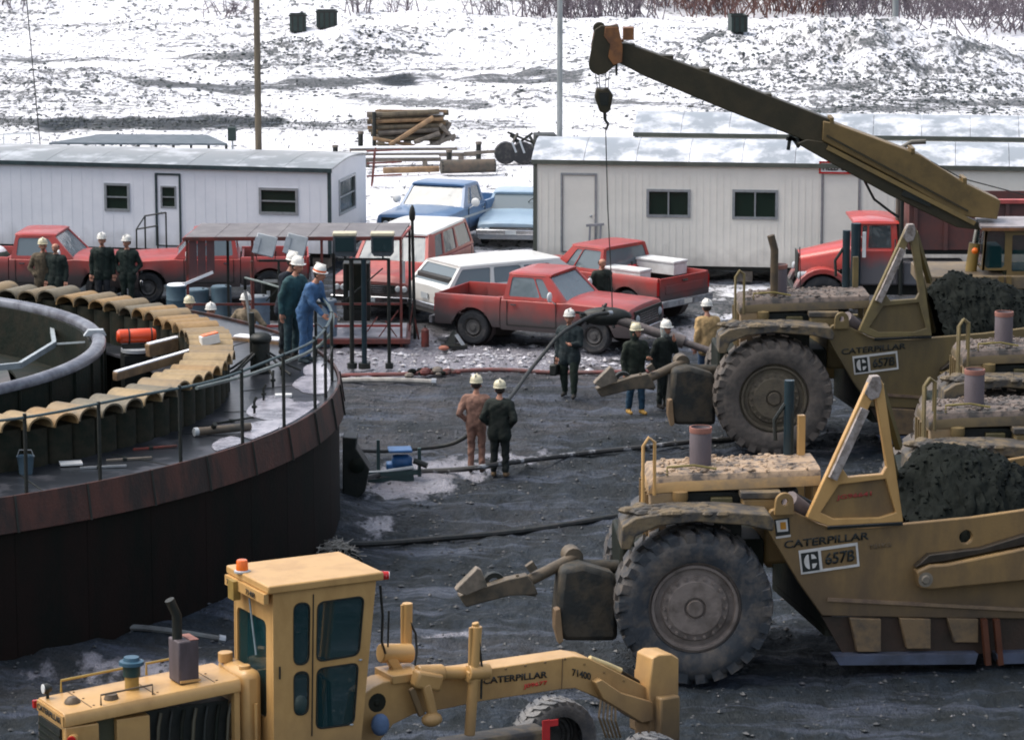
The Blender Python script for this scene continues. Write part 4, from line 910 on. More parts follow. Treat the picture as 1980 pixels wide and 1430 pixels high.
    MB().box(bx0-.02, bx1, -.17, .03, z1, z1+.09).build('top_rail', M('pale_red_rail', (.50, .10, .09), None, 3, .5), bo)
    MB().box(bx0-.05, bx1, .02, .1, z0-.12, z0-.002).build('lower_rail', black, bo)
    MB().box(f.uz(1745, 500, 0)[0], f.uz(1865, 500, 0)[0], -.05, .6, f.uz(1745, 552, 0)[1], f.uz(1745, 505, 0)[1]).build('fuel_tank', M('grey_tank_paint', (.115, .115, .125), (.09, .085, .09), 2, .5), t, .05)
    m = MB(); m.box(u0+.1, bx1, .6, .8, .5, .75); m.box(u0+.1, bx1, 1.3, 1.5, .5, .75); m.build('chassis', black, t)
    MB().box(u0-.2, u0-.08, 0, wd, .5, .72).build('front_bumper', black, t, .02)
    for x in (bx0+1.6, bx0+2.8):
        for s, y in ((-1, 0), (1, wd)): wheel(t, x, y, .52, .5, s, rim_s)
    o = MB().tube([(u0-.02, -.1, 0.7), (u0-.05, -.1, 1.75)], .012, 5).build('marker_rod', black, t)
    return t
dump_truck()

# ------------------------------------------------------------------ people
def capsule(mb, a, ra, b, rb, flat=1.0):
    """tapered capsule; flat squeezes it front to back"""
    a = Vector(a); b = Vector(b); d = b-a; L_ = d.length; d = d.normalized() if L_ > 1e-6 else Vector((0, 0, 1))
    x = d.orthogonal().normalized(); y = d.cross(x); n = 12; rows = []
    st = [(-1, 0)] if False else []
    prof = [(-ra*math.cos(t), ra*math.sin(t)) for t in (0.02, .5, 1.0)]+[(0, ra), (L_*.5, (ra+rb)/2), (L_, rb)]+[(L_+rb*math.cos(t), rb*math.sin(t)) for t in (1.0, .5, .02)]
    for h, r_ in prof: rows.append([a+d*h+(x*math.cos(2*math.pi*k/n)+y*math.sin(2*math.pi*k/n))*r_ for k in range(n)])
    mb.loft(rows)
_hand = {}
def hand_mesh(grip):
    if grip in _hand: return _hand[grip]
    m = MB(); capsule(m, (0, 0, 0), .030, (0, 0, -.055), .034); capsule(m, (0, .025, -.02), .022, (0, .02, -.07), .024); capsule(m, (0, -.025, -.02), .022, (0, -.02, -.07), .024)
    bend = .9 if grip else .35
    for i, (y, l) in enumerate(((.032, .072), (.011, .08), (-.011, .075), (-.031, .058))):
        p0 = Vector((0, y, -.085)); p1 = p0+Vector((math.sin(bend*.5), 0, -math.cos(bend*.5)))*l*.5; p2 = p1+Vector((math.sin(bend*1.3), 0, -math.cos(bend*1.3)))*l*.45
        m.tube([p0+Vector((0, 0, .02)), p0, p1, p2], [.011, .0105, .009, .007], 7)
    m.tube([(0.0, .035, -.02), (.02, .058, -.05), (.03, .055, -.085)], [.014, .012, .009], 7)
    me = m.build('hand', skin); r = me.data; bpy.data.objects.remove(me); _hand[grip] = r; return r
def person(px, py, label, H=1.78, yaw=-90, jacket=(.02, .03, .025), trousers=(.02, .025, .03), hat='white', lean=0, arms='down', stance=.11, step=.0, boots=(.03, .025, .02), z=None, coat=True, crouch=0, bag=False, scarf=None, hood=False, head_turn=0, g_=None, bulk=1.0):
    """x forward, y left, z up"""
    g = G(px, py, z or 0); gzz = (z if z is not None else gz1(g.x, g.y)+.02)
    t = thing('person', (g.x, g.y, gzz), R(yaw), label, 'person', 'workers in hard hats' if hat else None); k = H/1.80
    m = MB(); segs = []
    def cap(a, ra, b_, rb, tg): a = Vector(a)*k; b_ = Vector(b_)*k; capsule(m, a, ra*k, b_, rb*k); segs.append((a, b_, ra*k, rb*k, tg))
    ln = R(lean); hz = .93-crouch
    def up(x, y, zz):  # a point of the upper body, pitched forward about the hips
        dz = zz-.93; return (x*math.cos(ln)+dz*math.sin(ln), y, hz+dz*math.cos(ln)-x*math.sin(ln))
    B = bulk
    for s in (1, -1):
        fx = step*s; hip = (0, .095*s, hz); kn = (fx*.55+.03+crouch*.5, stance*1.0*s, .50-crouch*.35); an = (fx, stance*1.05*s, .10)
        cap(hip, .105*B, kn, .072*B, 1); cap(kn, .072*B, (an[0], an[1], .14), .058*B, 1)
        cap((an[0]-.03, an[1], .05), .048, (an[0]+.13, an[1]+.015*s, .035), .040, 2); cap((an[0], an[1], .05), .05, (an[0], an[1], .16), .055, 2)
    for s in (1, -1):
        cap(up(-.005, .075*s, .92), .118*B, up(.0, .075*s, 1.15), .112*B, 0); cap(up(0, .075*s, 1.15), .112*B, up(.0, .105*s, 1.36), .118*B, 0)
        cap(up(-.01, .06*s, 1.40), .10*B, up(-.005, .175*s, 1.42), .078*B, 0)
        if coat: cap(up(0, .085*s, .92), .125*B, up(.0, .09*s, .80), .128*B, 0)
    cap(up(0, 0, .95), .12*B, up(.01, 0, 1.38), .125*B, 0); cap(up(-.01, 0, 1.42), .07, up(.0, 0, 1.53), .058, 0 if hood else 4)
    hands = []
    for s in (1, -1):
        sh_ = up(-.005, .205*s, 1.40); mode = arms[0 if s > 0 else 1] if isinstance(arms, tuple) else arms
        if mode == 'down': el = up(-.04, .265*s, 1.11); wr = up(.03, .27*s, .86); hd = (0, .1)
        elif mode == 'pocket': el = up(-.09, .31*s, 1.13); wr = up(.07, .20*s, .97); hd = None
        elif mode == 'front': el = up(.07, .26*s, 1.13); wr = up(.27, .14*s, 1.16); hd = (1.3, 0)
        elif mode == 'reach': el = up(.17, .22*s, 1.20); wr = up(.40, .16*s, 1.10); hd = (1.2, 0)
        elif mode == 'face': el = up(.12, .23*s, 1.18); wr = up(.16, .12*s, 1.42); hd = (2.6, 0)
        elif mode == 'akimbo': el = up(-.04, .40*s, 1.17); wr = up(.06, .21*s, 1.02); hd = (.6, 0)
        cap(sh_, .078*B, el, .058*B, 0); cap(el, .058*B, wr, .044*B, 0)
        if hd is not None: hands.append((Vector(wr)*k, Vector(el)*k, s, mode in ('reach', 'front')))
    hc = Vector(up(.02, 0, 1.66)); ct, stt = math.cos(R(head_turn)), math.sin(R(head_turn))
    def hp(x, y, z_): return (hc.x+x*ct-y*stt, hc.y+x*stt+y*ct, hc.z+z_)
    cap(hp(-.015, 0, .02), .092, hp(.015, 0, .03), .088, 4); cap(hp(.03, 0, -.05), .058, hp(.035, 0, -.02), .068, 4); cap(hp(.095, 0, -.012), .014, hp(.108, 0, -.035), .017, 4)
    for s in (1, -1): cap(hp(0, .088*s, .0), .016, hp(-.005, .092*s, -.03), .014, 4)
    if hood:
        cap(hp(-.03, .0, .03), .108, hp(-.03, 0, -.08), .10, 3)
    o = m.build('body_mesh', [skin], None, smooth=0, merge=False)
    rm = o.modifiers.new('r', 'REMESH'); rm.mode = 'VOXEL'; rm.voxel_size = .017; sm_ = o.modifiers.new('s', 'SMOOTH'); sm_.iterations = 3; sm_.factor = .5
    dg = bpy.context.evaluated_depsgraph_get(); me = bpy.data.meshes.new_from_object(o.evaluated_get(dg)); bpy.data.objects.remove(o)
    me.name = 'body'; nv = len(me.vertices); v = np.empty(nv*3); me.vertices.foreach_get('co', v); v = v.reshape(-1, 3)
    nr = np.empty(nv*3); me.vertices.foreach_get('normal', nr); nr = nr.reshape(-1, 3)
    # nearest limb decides what is cloth, boot or skin
    best = np.full(nv, 1e9); tg = np.zeros(nv, int)
    for a, b_, ra, rb, q in segs:
        a = np.array(a); d = np.array(b_)-a; L2 = max(d @ d, 1e-9); tt = np.clip(((v-a) @ d)/L2, 0, 1); dist = np.linalg.norm(v-a-tt[:, None]*d, axis=1)-(ra+(rb-ra)*tt)
        if q == 3: dist = dist-.0
        mk = dist < best; best[mk] = dist[mk]; tg[mk] = q
    cloth = (tg <= 1)
    fold = (vnoise(v[:, 0]*22+7*px, v[:, 2]*13+v[:, 1]*9, 5)-.5)*.022+(vnoise(v[:, 1]*40, v[:, 2]*30+v[:, 0]*10, 8)-.5)*.008
    v = v+nr*(fold*cloth)[:, None]; me.vertices.foreach_set('co', v.ravel())
    def cm(nm, c):
        if max(c) < .06: c = tuple(q*.6 for q in c)
        return M('cloth_%03d_%03d_%03d' % tuple(int(q*999) for q in c), c, tuple(q*.6 for q in c), 6, .85, bump=.4, bscale=40)
    me.materials.clear()
    for q in (cm('j', jacket), cm('t', trousers), cm('b', boots), cm('h', scarf or jacket), skin): me.materials.append(q)
    pv = np.empty(len(me.polygons)*4, int) if False else None
    ls = np.empty(len(me.polygons), np.int32); me.polygons.foreach_get('loop_start', ls); vi = np.empty(len(me.loops), np.int32); me.loops.foreach_get('vertex_index', vi)
    me.polygons.foreach_set('material_index', tg[vi[ls]].astype(np.int32)); me.polygons.foreach_set('use_smooth', [True]*len(me.polygons)); me.update()
    bo = bpy.data.objects.new('body', me); C.objects.link(bo); bo.parent = t
    for wr, el, s, gr in hands:
        ho = bpy.data.objects.new('hand', hand_mesh(gr)); C.objects.link(ho); ho.parent = t; d = (wr-el).normalized()
        q = Vector((0, 0, -1)).rotation_difference(d); ho.rotation_mode = 'QUATERNION'; ho.rotation_quaternion = q; ho.location = wr+d*.02; ho.scale = (k*1.05, s*k*1.05*(-1), k*1.05) if False else (k*1.05,)*3
    top = Vector(hp(0, 0, 0))*k
    eye = MB()
    for s in (1, -1): p_ = Vector(hp(.095, .032*s, .022))*k; eye.ell(p_, .007, .012, .008, 8, 6)
    eye.build('eyes', black, t)
    mo = Vector(hp(.094, 0, -.068))*k; MB().ell(mo, .006, .024, .006, 8, 6).build('mouth', M('lips', (.28, .10, .08), None, 8, .5), t)
    hair = MB(); hair.ell(Vector(hp(-.022, 0, .015))*k, .094*k, .096*k, .082*k, 14, 10); hair.build('hair', M('dark_hair', (.03, .02, .015), None, 9, .8), t)
    if hat:
        hm = {'white': hatw, 'yellowed': haty}[hat]; c = Vector(hp(-.008, 0, .055))*k; hh = MB()
        hh.T = Matrix.Translation(c) @ Matrix.Rotation(R(head_turn), 4, 'Z') @ Matrix.Rotation(ln*.6, 4, 'Y')
        hh.lathe((0, 0, 0), (0, 0, 1), [(.122, .0), (.124, .008), (.117, .016), (.116, .05), (.104, .095), (.075, .128), (.035, .145), (0, .149)], 20)
        pts = [(.118*math.cos(a)+.0, .118*math.sin(a)) for a in np.linspace(-1.1, 1.1, 9)]; br = [(.16*math.cos(a*.75)-.0, .12*math.sin(a*.95)) for a in np.linspace(1.1, -1.1, 9)]
        hh.plate(pts+br, [], (0, 0, .006), (1, 0, 0), (0, 1, 0), (0, 0, 1), .01)
        hh.box(-.10, .10, -.012, .012, .105, .153)
        hh.lathe((0, 0, 0), (0, 0, 1), [(.120, -.004), (.126, .0), (.123, .004)], 20)
        ht = hh.build('hard_hat', hm, t)
        if hat and scarf and not hood:
            bb = MB(); bb.T = hh.T; bb.lathe((0, 0, 0), (0, 0, 1), [(.1195, .010), (.1195, .045), (.116, .05)], 20); bb.build('hat_band', M('orange_band', (.7, .12, .02), None, 5, .5), ht)
    if bag:
        s = -1; p_ = Vector(up(.03, .30*s, .72))*k; bb = MB(); bb.box(p_.x-.17, p_.x+.17, p_.y-.08, p_.y+.08, p_.z-.26, p_.z-.02); bo_ = bb.build('tool_bag', black, None, .03); bo_.location = t.location; bo_.rotation_euler = t.rotation_euler
        tag(bo_, 'black tool bag held low by the man beside the crane load', 'bag'); hb = MB().tube([p_+Vector((-.08, 0, -.02)), p_+Vector((-.06, 0, .1)), p_+Vector((.06, 0, .1)), p_+Vector((.08, 0, -.02))], .012, 6).build('handle', black, bo_)
    return t
person(921, 912, 'man in pink brown coveralls and white hard hat beside a man in black', 1.79, 80, (.30, .165, .12), (.28, .15, .11), 'yellowed', arms=('pocket', 'front'), stance=.10, boots=(.05, .03, .02), coat=False)
person(966, 922, 'man in long black coat and white hard hat beside the one in coveralls', 1.76, 75, (.012, .022, .016), (.012, .02, .018), 'yellowed', arms='pocket', stance=.11, boots=(.20, .13, .07), bulk=1.12, head_turn=15)
person(1101, 765, 'man in dark clothes with a black bag standing under the crane hook', 1.80, -110, (.025, .045, .05), (.012, .03, .018), 'white', arms=('front', 'down'), stance=.13, step=.10, boots=(.05, .045, .04), bag=True, bulk=1.2)
person(1228, 795, 'man in dark jacket, blue jeans and yellow boots holding the lifted pipe', 1.82, -60, (.022, .035, .02), (.012, .05, .09), 'yellowed', arms=('front', 'down'), stance=.10, step=.08, boots=(.45, .26, .06), bulk=1.1, hood=True, scarf=(.03, .05, .035), head_turn=25)
person(1281, 788, 'man in dark coat holding a hand to his face by the lifted pipe', 1.78, -50, (.014, .024, .018), (.014, .024, .02), 'white', arms=('face', 'down'), stance=.08, lean=6, bulk=1.08, hood=True, scarf=(.30, .32, .30))
person(1368, 742, 'man in tan yellow jacket walking away by the big muddy wheel', 1.80, 110, (.50, .33, .15), (.035, .07, .13), 'white', arms='down', stance=.10, step=.14, lean=5, bulk=1.08)
person(200, 597, 'man in dark jacket and grey trousers, left of the pair by the white trailer', 1.80, -85, (.012, .03, .022), (.035, .04, .05), 'white', arms='down', stance=.1, bulk=1.12, head_turn=-15)
person(248, 598, 'man in dark jacket, right of the pair by the white trailer', 1.80, -100, (.012, .03, .022), (.012, .03, .022), 'white', arms='pocket', stance=.09, bulk=1.05, head_turn=-20)
person(86, 606, 'man in brown work clothes before the far left red pickup', 1.80, -80, (.10, .075, .045), (.09, .065, .04), 'yellowed', arms='pocket', bulk=1.1)
person(111, 608, 'bareheaded man in dark coat just right of the man in brown', 1.74, -110, (.012, .028, .022), (.02, .028, .02), None, arms='down', bulk=1.1)
person(368, 727, 'man hidden behind the steel arches with only a dull hard hat showing', 1.72, -60, (.2, .2, .19), (.03, .03, .03), 'yellowed', arms='down')
person(411, 737, 'man behind the steel arches showing a bright hard hat and pink face', 1.70, -120, (.3, .27, .24), (.03, .03, .03), 'white', arms='down', head_turn=40)
person(478, 725, 'man in tan olive jacket standing beyond the rim of the steel arches', 1.78, -110, (.20, .155, .10), (.10, .09, .06), 'white', arms='akimbo', bulk=1.1)
person(590, 700, 'man in blue coveralls leaning over the railing on the tank deck', 1.80, -25, (.055, .135, .28), (.05, .125, .26), 'white', arms=('reach', 'reach'), lean=24, z=2.5, scarf=(.7, .12, .02), coat=False, boots=(.03, .05, .06), bulk=1.05)
person(563, 694, 'man in teal green jacket standing behind the one in blue coveralls', 1.84, -35, (.022, .075, .085), (.02, .05, .06), 'white', arms=('reach', 'down'), lean=12, z=2.5, bulk=1.05)
person(553, 684, 'man in navy jacket, farthest of the three on the tank deck', 1.84, -30, (.010, .02, .04), (.012, .022, .03), 'white', arms='reach', lean=12, z=2.5, bulk=1.05)
person(1163, 634, 'dark clothed man beside the cab of the pickup with tool boxes', 1.72, -60, (.02, .03, .02), (.03, .035, .03), None, arms='down', bulk=1.1)

# ------------------------------------------------------------------ the big round steel tank at the left
TC = Vector((-14.26, 56.45, 0)); TR = 11.29
tank = thing('steel_tank', TC, 0, 'huge round dark steel tank with a walkway deck and red brown skirt', 'tank')
PCn = Vector((-12.95, 55.62, 0)); PR = 8.25
def onc(c, r, a, z): return Vector((c.x+r*math.cos(a)-TC.x, c.y+r*math.sin(a)-TC.y, z))
NP = 56
for i in range(NP):
    a0 = 2*math.pi*i/NP; a1 = 2*math.pi*(i+1)/NP-.0012
    m = MB(); rows = []
    for a in np.linspace(a0, a1, 4): rows.append([onc(TC, TR-.02, a, 2.545), onc(TC, TR+.02, a, 2.545), onc(TC, TR+.10, a, 2.02), onc(TC, TR+.05, a, 2.0)])
    m.loft(rows); m.build('skirt_panel', skirt_m, tank, smooth=20)
    m = MB(); m.bar(onc(TC, TR+.035, a0, 2.54), onc(TC, TR+.115, a0, 2.01), .03, .012); m.build('seam_strip', black, tank)
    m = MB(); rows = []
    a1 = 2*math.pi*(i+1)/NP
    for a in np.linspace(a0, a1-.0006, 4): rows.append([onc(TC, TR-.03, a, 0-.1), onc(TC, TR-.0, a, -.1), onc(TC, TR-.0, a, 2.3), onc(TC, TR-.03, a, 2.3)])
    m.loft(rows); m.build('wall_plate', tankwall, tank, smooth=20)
m = MB(); n = 160; rows = []
for i in range(n+1):
    a = 2*math.pi*i/n; rows.append([onc(PCn, PR-1.2, a, 2.46), onc(PCn, PR-1.2, a, 2.50), onc(TC, TR-.03, a, 2.50), onc(TC, TR-.03, a, 2.46)])
m.loft(rows, caps=False); m.build('deck', deckm, tank, smooth=20)
for k, (px, py, r_) in enumerate([(585, 800, .75), (520, 790, .6), (612, 745, .6), (500, 830, .45), (625, 712, .5), (440, 860, .35)]):  # thin pale plates paint the sky's reflection on the wet deck
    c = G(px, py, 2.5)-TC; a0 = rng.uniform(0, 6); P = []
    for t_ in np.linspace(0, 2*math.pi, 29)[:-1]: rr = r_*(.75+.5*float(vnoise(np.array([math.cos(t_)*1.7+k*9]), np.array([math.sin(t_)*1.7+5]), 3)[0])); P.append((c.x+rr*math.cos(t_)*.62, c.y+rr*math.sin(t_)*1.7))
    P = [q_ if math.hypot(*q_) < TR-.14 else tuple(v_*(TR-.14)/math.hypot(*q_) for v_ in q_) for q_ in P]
    m = MB(); m.plate(P, [], (0, 0, 2.504+k*.0015), (1, 0, 0), (0, 1, 0), (0, 0, 1), .006); m.build('sheen_patch', M('painted_sheen', (.42, .41, .46), (.16, .16, .19), 2.2, .18, mix=(.42, .62), bump=.3), tank)
for i in range(28):   # deck plate joints
    a = 2*math.pi*i/28+.05; p0, p1 = onc(PCn, PR+.1, a, 2.506), onc(TC, TR-.05, a, 2.506); MB().bar(p0, p1, .02, .006).build('deck_joint', black, tank)
a_of = lambda px, py: math.atan2(G(px, py, 2.5).y-TC.y, G(px, py, 2.5).x-TC.x)
post_px = [(475, 859), (353, 895), (558, 826), (617, 789), (642, 768), (212, 934), (60, 958)]
posts = [a_of(*q) for q in post_px]
posts += [a_of(658, 735), .28, .45]
for a in posts:
    p = onc(TC, TR-.12, a, 2.5); MB().tube([p, p+Vector((0, 0, 1.2))], .028, 8).build('rail_post', black, tank)
angs = np.linspace(a_of(-120, 970), .45, 44); MB().tube([onc(TC, TR-.12, a, 3.68-.04*math.sin(a*9)**2) for a in angs], .022, 7).build('rail_rope', M('blue_grey_rail', (.055, .085, .09), None, 4, .5), tank)
MB().tube([onc(TC, TR-.12, a, 3.1) for a in angs[26:]], .012, 6).build('mid_rail', black, tank)
# rusty yellow edge of a hatch at the photo's left
p = G(10, 1010, 2.1)-TC; a = math.atan2(p.y, p.x)
MB().loft([[onc(TC, TR-.1, q, 1.35), onc(TC, TR-.06, q, 1.35), onc(TC, TR-.06, q, 1.98), onc(TC, TR-.1, q, 1.98)] for q in np.linspace(a-.06, a+.016, 4)]).build('rusty_patch_plate', M('rust_yellow', (.12, .075, .015), (.07, .05, .01), 4, .6), tank)

# ring of sheet piles capped with half round arches
ring = thing('pile_ring', PCn, 0, 'ring of upright steel piles with muddy tan half round tops', 'piling')
NA = 104; wA = 2*math.pi*PR/NA
mb = MB(); h = wA/2*.97; L_ = .74
secs = []
for x_ in (0.0, -L_):     # a thin bent sheet, open at both ends
    arc = [Vector((x_, h*math.cos(t), h*.80*math.sin(t)**.85)) for t in np.linspace(0, math.pi, 11)]
    inn = [Vector((x_, (h-.03)*math.cos(t), (h*.80-.03)*math.sin(t)**.85)) for t in np.linspace(math.pi, 0, 11)]
    secs.append(arc+inn)
mb.loft(secs); capo = mb.build('arch_cap', [tan_cap], None, smooth=40)
cap_meshes = [capo.data]
for cc in [(.30, .185, .075), (.20, .15, .085), (.16, .135, .09), (.32, .225, .11)]:
    me = capo.data.copy(); me.materials[0] = M('tan_arch_%d' % int(cc[0]*100), cc, tuple(q*.5 for q in cc), 2.6, .6, mix=(.42, .62), bump=.7, bscale=8); cap_meshes.append(me)
bpy.data.objects.remove(capo)
mb = MB(); pl_ = [(-.16+.09*math.sin(t), h*math.cos(t)) for t in np.linspace(0, math.pi, 7)]+[(-L_+.16-.09*math.sin(t), -h*math.cos(t)) for t in np.linspace(0, math.pi, 7)]
mb.loft([[Vector((a-.0, b_, z)) for a, b_ in pl_] for z in (.9, 3.10)]); po = mb.build('pile', pilewall, None, smooth=50); pme = po.data; bpy.data.objects.remove(po)
for i in range(NA):
    a = 2*math.pi*i/NA
    dz = rng.uniform(-.035, .035)
    p = bpy.data.objects.new('pile', pme); C.objects.link(p); p.parent = ring; p.location = (PR*math.cos(a), PR*math.sin(a), dz); p.rotation_euler.z = a
    c = bpy.data.objects.new('arch_cap', cap_meshes[rng.integers(0, 5)]); C.objects.link(c); c.parent = p; c.location = (.01+rng.uniform(-.02, .02), 0, 3.11); c.rotation_euler.z = rng.uniform(-.04, .04)

# inner girder ring
RC = Vector((-13.6, 55.72, 0)); RR = 6.72
gr = thing('ring_girder', RC, 0, 'smooth round grey rimmed steel ring inside the circle of piles', 'steel ring')
def rc(r, a, z): return Vector((r*math.cos(a), r*math.sin(a), z))
def revolve(prof, a0=0, a1=2*math.pi, n=140): 
    m = MB(); m.loft([[rc(r_, a, z) for r_, z in prof] for a in np.linspace(a0, a1, n+1)], caps=False); return m
revolve([(6.49, 3.31), (6.52, 3.345), (6.60, 3.36), (6.68, 3.345), (6.72, 3.30), (6.72, 3.22), (6.49, 3.22)]).build('rim', grey_rim, gr, smooth=60)
revolve([(6.68, 3.219), (6.68, .9), (6.62, .9), (6.62, 3.219)]).build('outer_wall', dkgreen, gr, smooth=60)
revolve([(6.44, 3.219), (6.44, 2.3), (6.48, 2.3), (6.48, 3.219)]).build('inner_wall', dkgreen, gr, smooth=60)
for i in range(48): a = 2*math.pi*i/48; MB().bar(rc(6.70, a, .9), rc(6.70, a, 3.2), .04, .04).build('stiffener', dkgreen, gr)
revolve([(6.44, 2.35), (6.44, 2.30), (5.2, 2.55), (5.2, 2.6)]).build('inner_shelf', dkgreen, gr, smooth=30)
off = lambda px, py, z: G(px, py, z)-RC
oct_ = [off(-60, 585, 3.0), off(26, 597, 3.0), off(99, 628, 3.0), off(105, 665, 3.0), off(38, 706, 3.0), off(-60, 716, 3.0)]
for a_, b_ in zip(oct_, oct_[1:]): MB().bar(a_, b_, .07, .10).build('frame_bar', M('pale_blue_steel', (.34, .38, .40), None, 4, .4), gr)
for a_, q in ((oct_[2], off(160, 624, 3.1)), (oct_[3], off(165, 661, 3.1))): MB().bar(a_, q, .03, .03).build('strut', M('pale_blue_steel', (0, 0, 0)), gr)
m = MB(); m.loft([[v_ for v_ in (rc(5.2, a, 2.56), rc(5.2, a, 2.52), rc(1.4, a, 1.2), rc(1.4, a, 1.24))] for a in np.linspace(0, 2*math.pi, 17)], caps=False); m.build('sloped_floor', M('wet_brown_plate', (.065, .052, .047), (.03, .035, .028), 1.2, .45, bump=.3), gr, smooth=10)
a = math.atan2(off(184, 640, 3.37).y, off(184, 640, 3.37).x); m = MB(); m.loft([[rc(6.36, q, 3.30), rc(6.44, q, 3.40), rc(6.70, q, 3.40), rc(6.75, q, 3.30)] for q in (a-.012, a+.012)]); m.build('joint_plate', palegrey, gr)
pf = tag(MB().add([tuple(onc(PCn, PR-.5, a, .95)+TC) for a in np.linspace(0, 2*math.pi, 60)], [tuple(range(60))]).build('pit_floor', M('black_water', (.01, .014, .012), None, 3, .35)), None, None, None, 'structure')

# things lying between the ring and the piles
def plank(a, b, wd, th, mat, name, label, cat, group=None, za=2.9, zb=2.9, capm=None):
    A = G(*a, za); B = G(*b, zb); d = B-A; o = thing(name, A, math.atan2(d.y, d.x), label, cat, group); l = math.hypot(d.x, d.y); m = MB(); m.bar((0, 0, 0), (l, 0, d.z), wd, th); m.build('board', mat, o, .008)
    if capm: MB().bar((0.02, 0, th/2+.012), (l-.02, 0, d.z+th/2+.012), wd*.9, .02).build('snow_strip', capm, o)
    else: MB().bar((l*.1, 0, -th/2-.03), (l*.1+.08, 0, -th/2-.03), wd*.9, .05).build('cleat', mat, o)
    return o
plank((285, 678), (380, 655), .14, .22, wood, 'timber_beam', 'short brown beam with snowy edge lying in the ring right of the orange cylinder', 'beam', 'timbers laid inside the piles', 2.85, 2.95, snow)
plank((222, 728), (392, 678), .10, .14, wood, 'timber_beam', 'long beam with snowy edge lying along the inside of the arches', 'beam', 'timbers laid inside the piles', 2.95, 3.05, snow)
plank((150, 604), (200, 588), .12, .3, M('brown_board', (.17, .085, .035), None, 4, .7), 'timber_board', 'small brown board leaning above the orange cylinder', 'board', None, 2.8, 3.1)
plank((240, 640), (312, 618), .10, .22, M('olive_board', (.16, .12, .05), None, 4, .7), 'timber_board', 'olive brown board just above the orange cylinder', 'board', None, 2.75, 3.0)
plank((388, 660), (422, 652), .16, .16, white, 'white_roll', 'small white and orange roll lying on the arches', 'roll', None, 3.3, 3.35, amber)
A = G(225, 656, 2.95); B = G(301, 653, 2.95); d = B-A; o = thing('orange_cylinder', A, math.atan2(d.y, d.x), 'bright orange cylinder lying between the ring and the piles', 'cylinder'); L_ = math.hypot(d.x, d.y)
MB().lathe((0, 0, .05), (1, 0, 0), [(0, 0), (.09, .01), (.125, .05), (.125, .2), (.118, .22), (.125, .24), (.13, L_-.05), (.10, L_), (0, L_)], 18).build('tank_shell', orange, o)
for x_ in (.22, L_-.08): MB().lathe((x_, 0, .05), (1, 0, 0), [(.128, -.012), (.137, -.012), (.137, .012), (.128, .012)], 16).build('strap', black, o)
MB().box(.1, L_-.1, -.1, .1, -.25, -.09).build('cradle', black, o); MB().lathe((L_*.5, -.05, -.22), (0, 0, 1), [(0, 0), (.28, 0), (.28, .06), (0, .06)], 18).build('grey_base', palegrey, o)
MB().box(.1, L_-.1, -.3, .3, -2.0, -.25).build('motor', black, o)

# clutter on the tank deck
def onz(px, py, z, name, label, cat, yaw=0, group=None): return thing(name, G(px, py, z), R(yaw), label, cat, group)
o = onz(137, 899, 2.5, 'white_board', 'small white board lying on the dark tank deck at left', 'board', 14); MB().box(-.17, .17, -.12, .12, .015, .05).build('board', white, o, .006); MB().box(-.15, .15, -.02, .02, 0, .014).build('cleat', wood, o)
o = onz(50, 915, 2.5, 'blue_bucket', 'dull blue bucket on the tank deck at the far left', 'bucket'); MB().lathe((0, 0, 0), (0, 0, 1), [(0, .01), (.10, 0), (.13, .26), (.14, .27), (.12, .26), (.095, .02), (0, .02)], 16).build('pail', M('dull_blue', (.08, .13, .17), None, 4, .5), o); MB().tube([(-.13, 0, .25), (-.09, 0, .36), (.09, 0, .36), (.13, 0, .25)], .008, 5).build('handle', alu, o)
o = onz(400, 842, 2.5, 'pipe_fitting', 'brown pipe with white end lying along the foot of the piles', 'pipe', 28); MB().tube([(-.15, 0, .08), (.75, 0, .08)], .065, 10).build('pipe_wall', M('pipe_brown', (0, 0, 0)), o); MB().tube([(-.22, 0, .08), (-.151, 0, .08)], .07, 10).build('collar', palegrey, o); MB().tube([(.1, .02, .08), (.1, -.1, .2)], .04, 8).build('branch', black, o)
for i, (px, py, yw) in enumerate([(300, 868, 20), (250, 890, 14), (200, 905, 10), (455, 815, 38)]):
    o = onz(px, py, 2.5, 'scrap_bar', ['thin scrap bar on the deck below the pipe', 'thin scrap bar on the deck near the middle', 'thin scrap bar on the deck nearest the white board', 'thin scrap bar beside the dark pump on deck'][i], 'bar', yw, 'scrap on the tank deck'); MB().bar((-.35, 0, .02), (.35, 0, .03), .04, .03).build('rod', [rust_red, woodgrey, alu, black][i], o); MB().box(-.1, -.04, -.04, .04, 0, .05).build('clamp', black, o)
o = onz(505, 720, 2.5, 'deck_pump', 'black pump and pipe stand on the deck left of the three men', 'pump', 15)
MB().tube([(0, 0, 0), (0, 0, .55)], .16, 12).build('pump_body', black, o, .01); MB().tube([(-.12, .1, 0), (-.14, .1, 1.05)], .05, 8).build('riser', black, o); MB().ell((.0, 0, .6), .2, .2, .12, 12, 8).build('dome', black, o)
for k in range(7): a = rng.uniform(0, 6.28); MB().tube([(math.cos(a)*.15, math.sin(a)*.15, .35), (math.cos(a)*.5, -abs(math.sin(a))*.4, .12), (math.cos(a)*.7, -abs(math.sin(a))*.6, .03)], .022, 6).build('hose_branch', black, o)
for k in range(4):
    px, py = [(492, 800), (510, 775), (528, 748), (545, 725)][k]
    o = onz(px, py, 2.5, 'anchor_bolt', ['bent dark bolt nearest the railing, first of four', 'second dark bolt counted from the railing', 'third dark bolt counted from the railing', 'dark bolt closest to the boots of the three men'][k], 'bolt', rng.uniform(0, 90), 'dark bolts standing on the tank deck'); MB().tube([(0, 0, 0), (0, 0, .2), (.04, 0, .28)], .022, 6).build('shank', black, o); MB().tube([(0, 0, .1), (0, 0, .14)], .045, 6).build('nut', black, o)
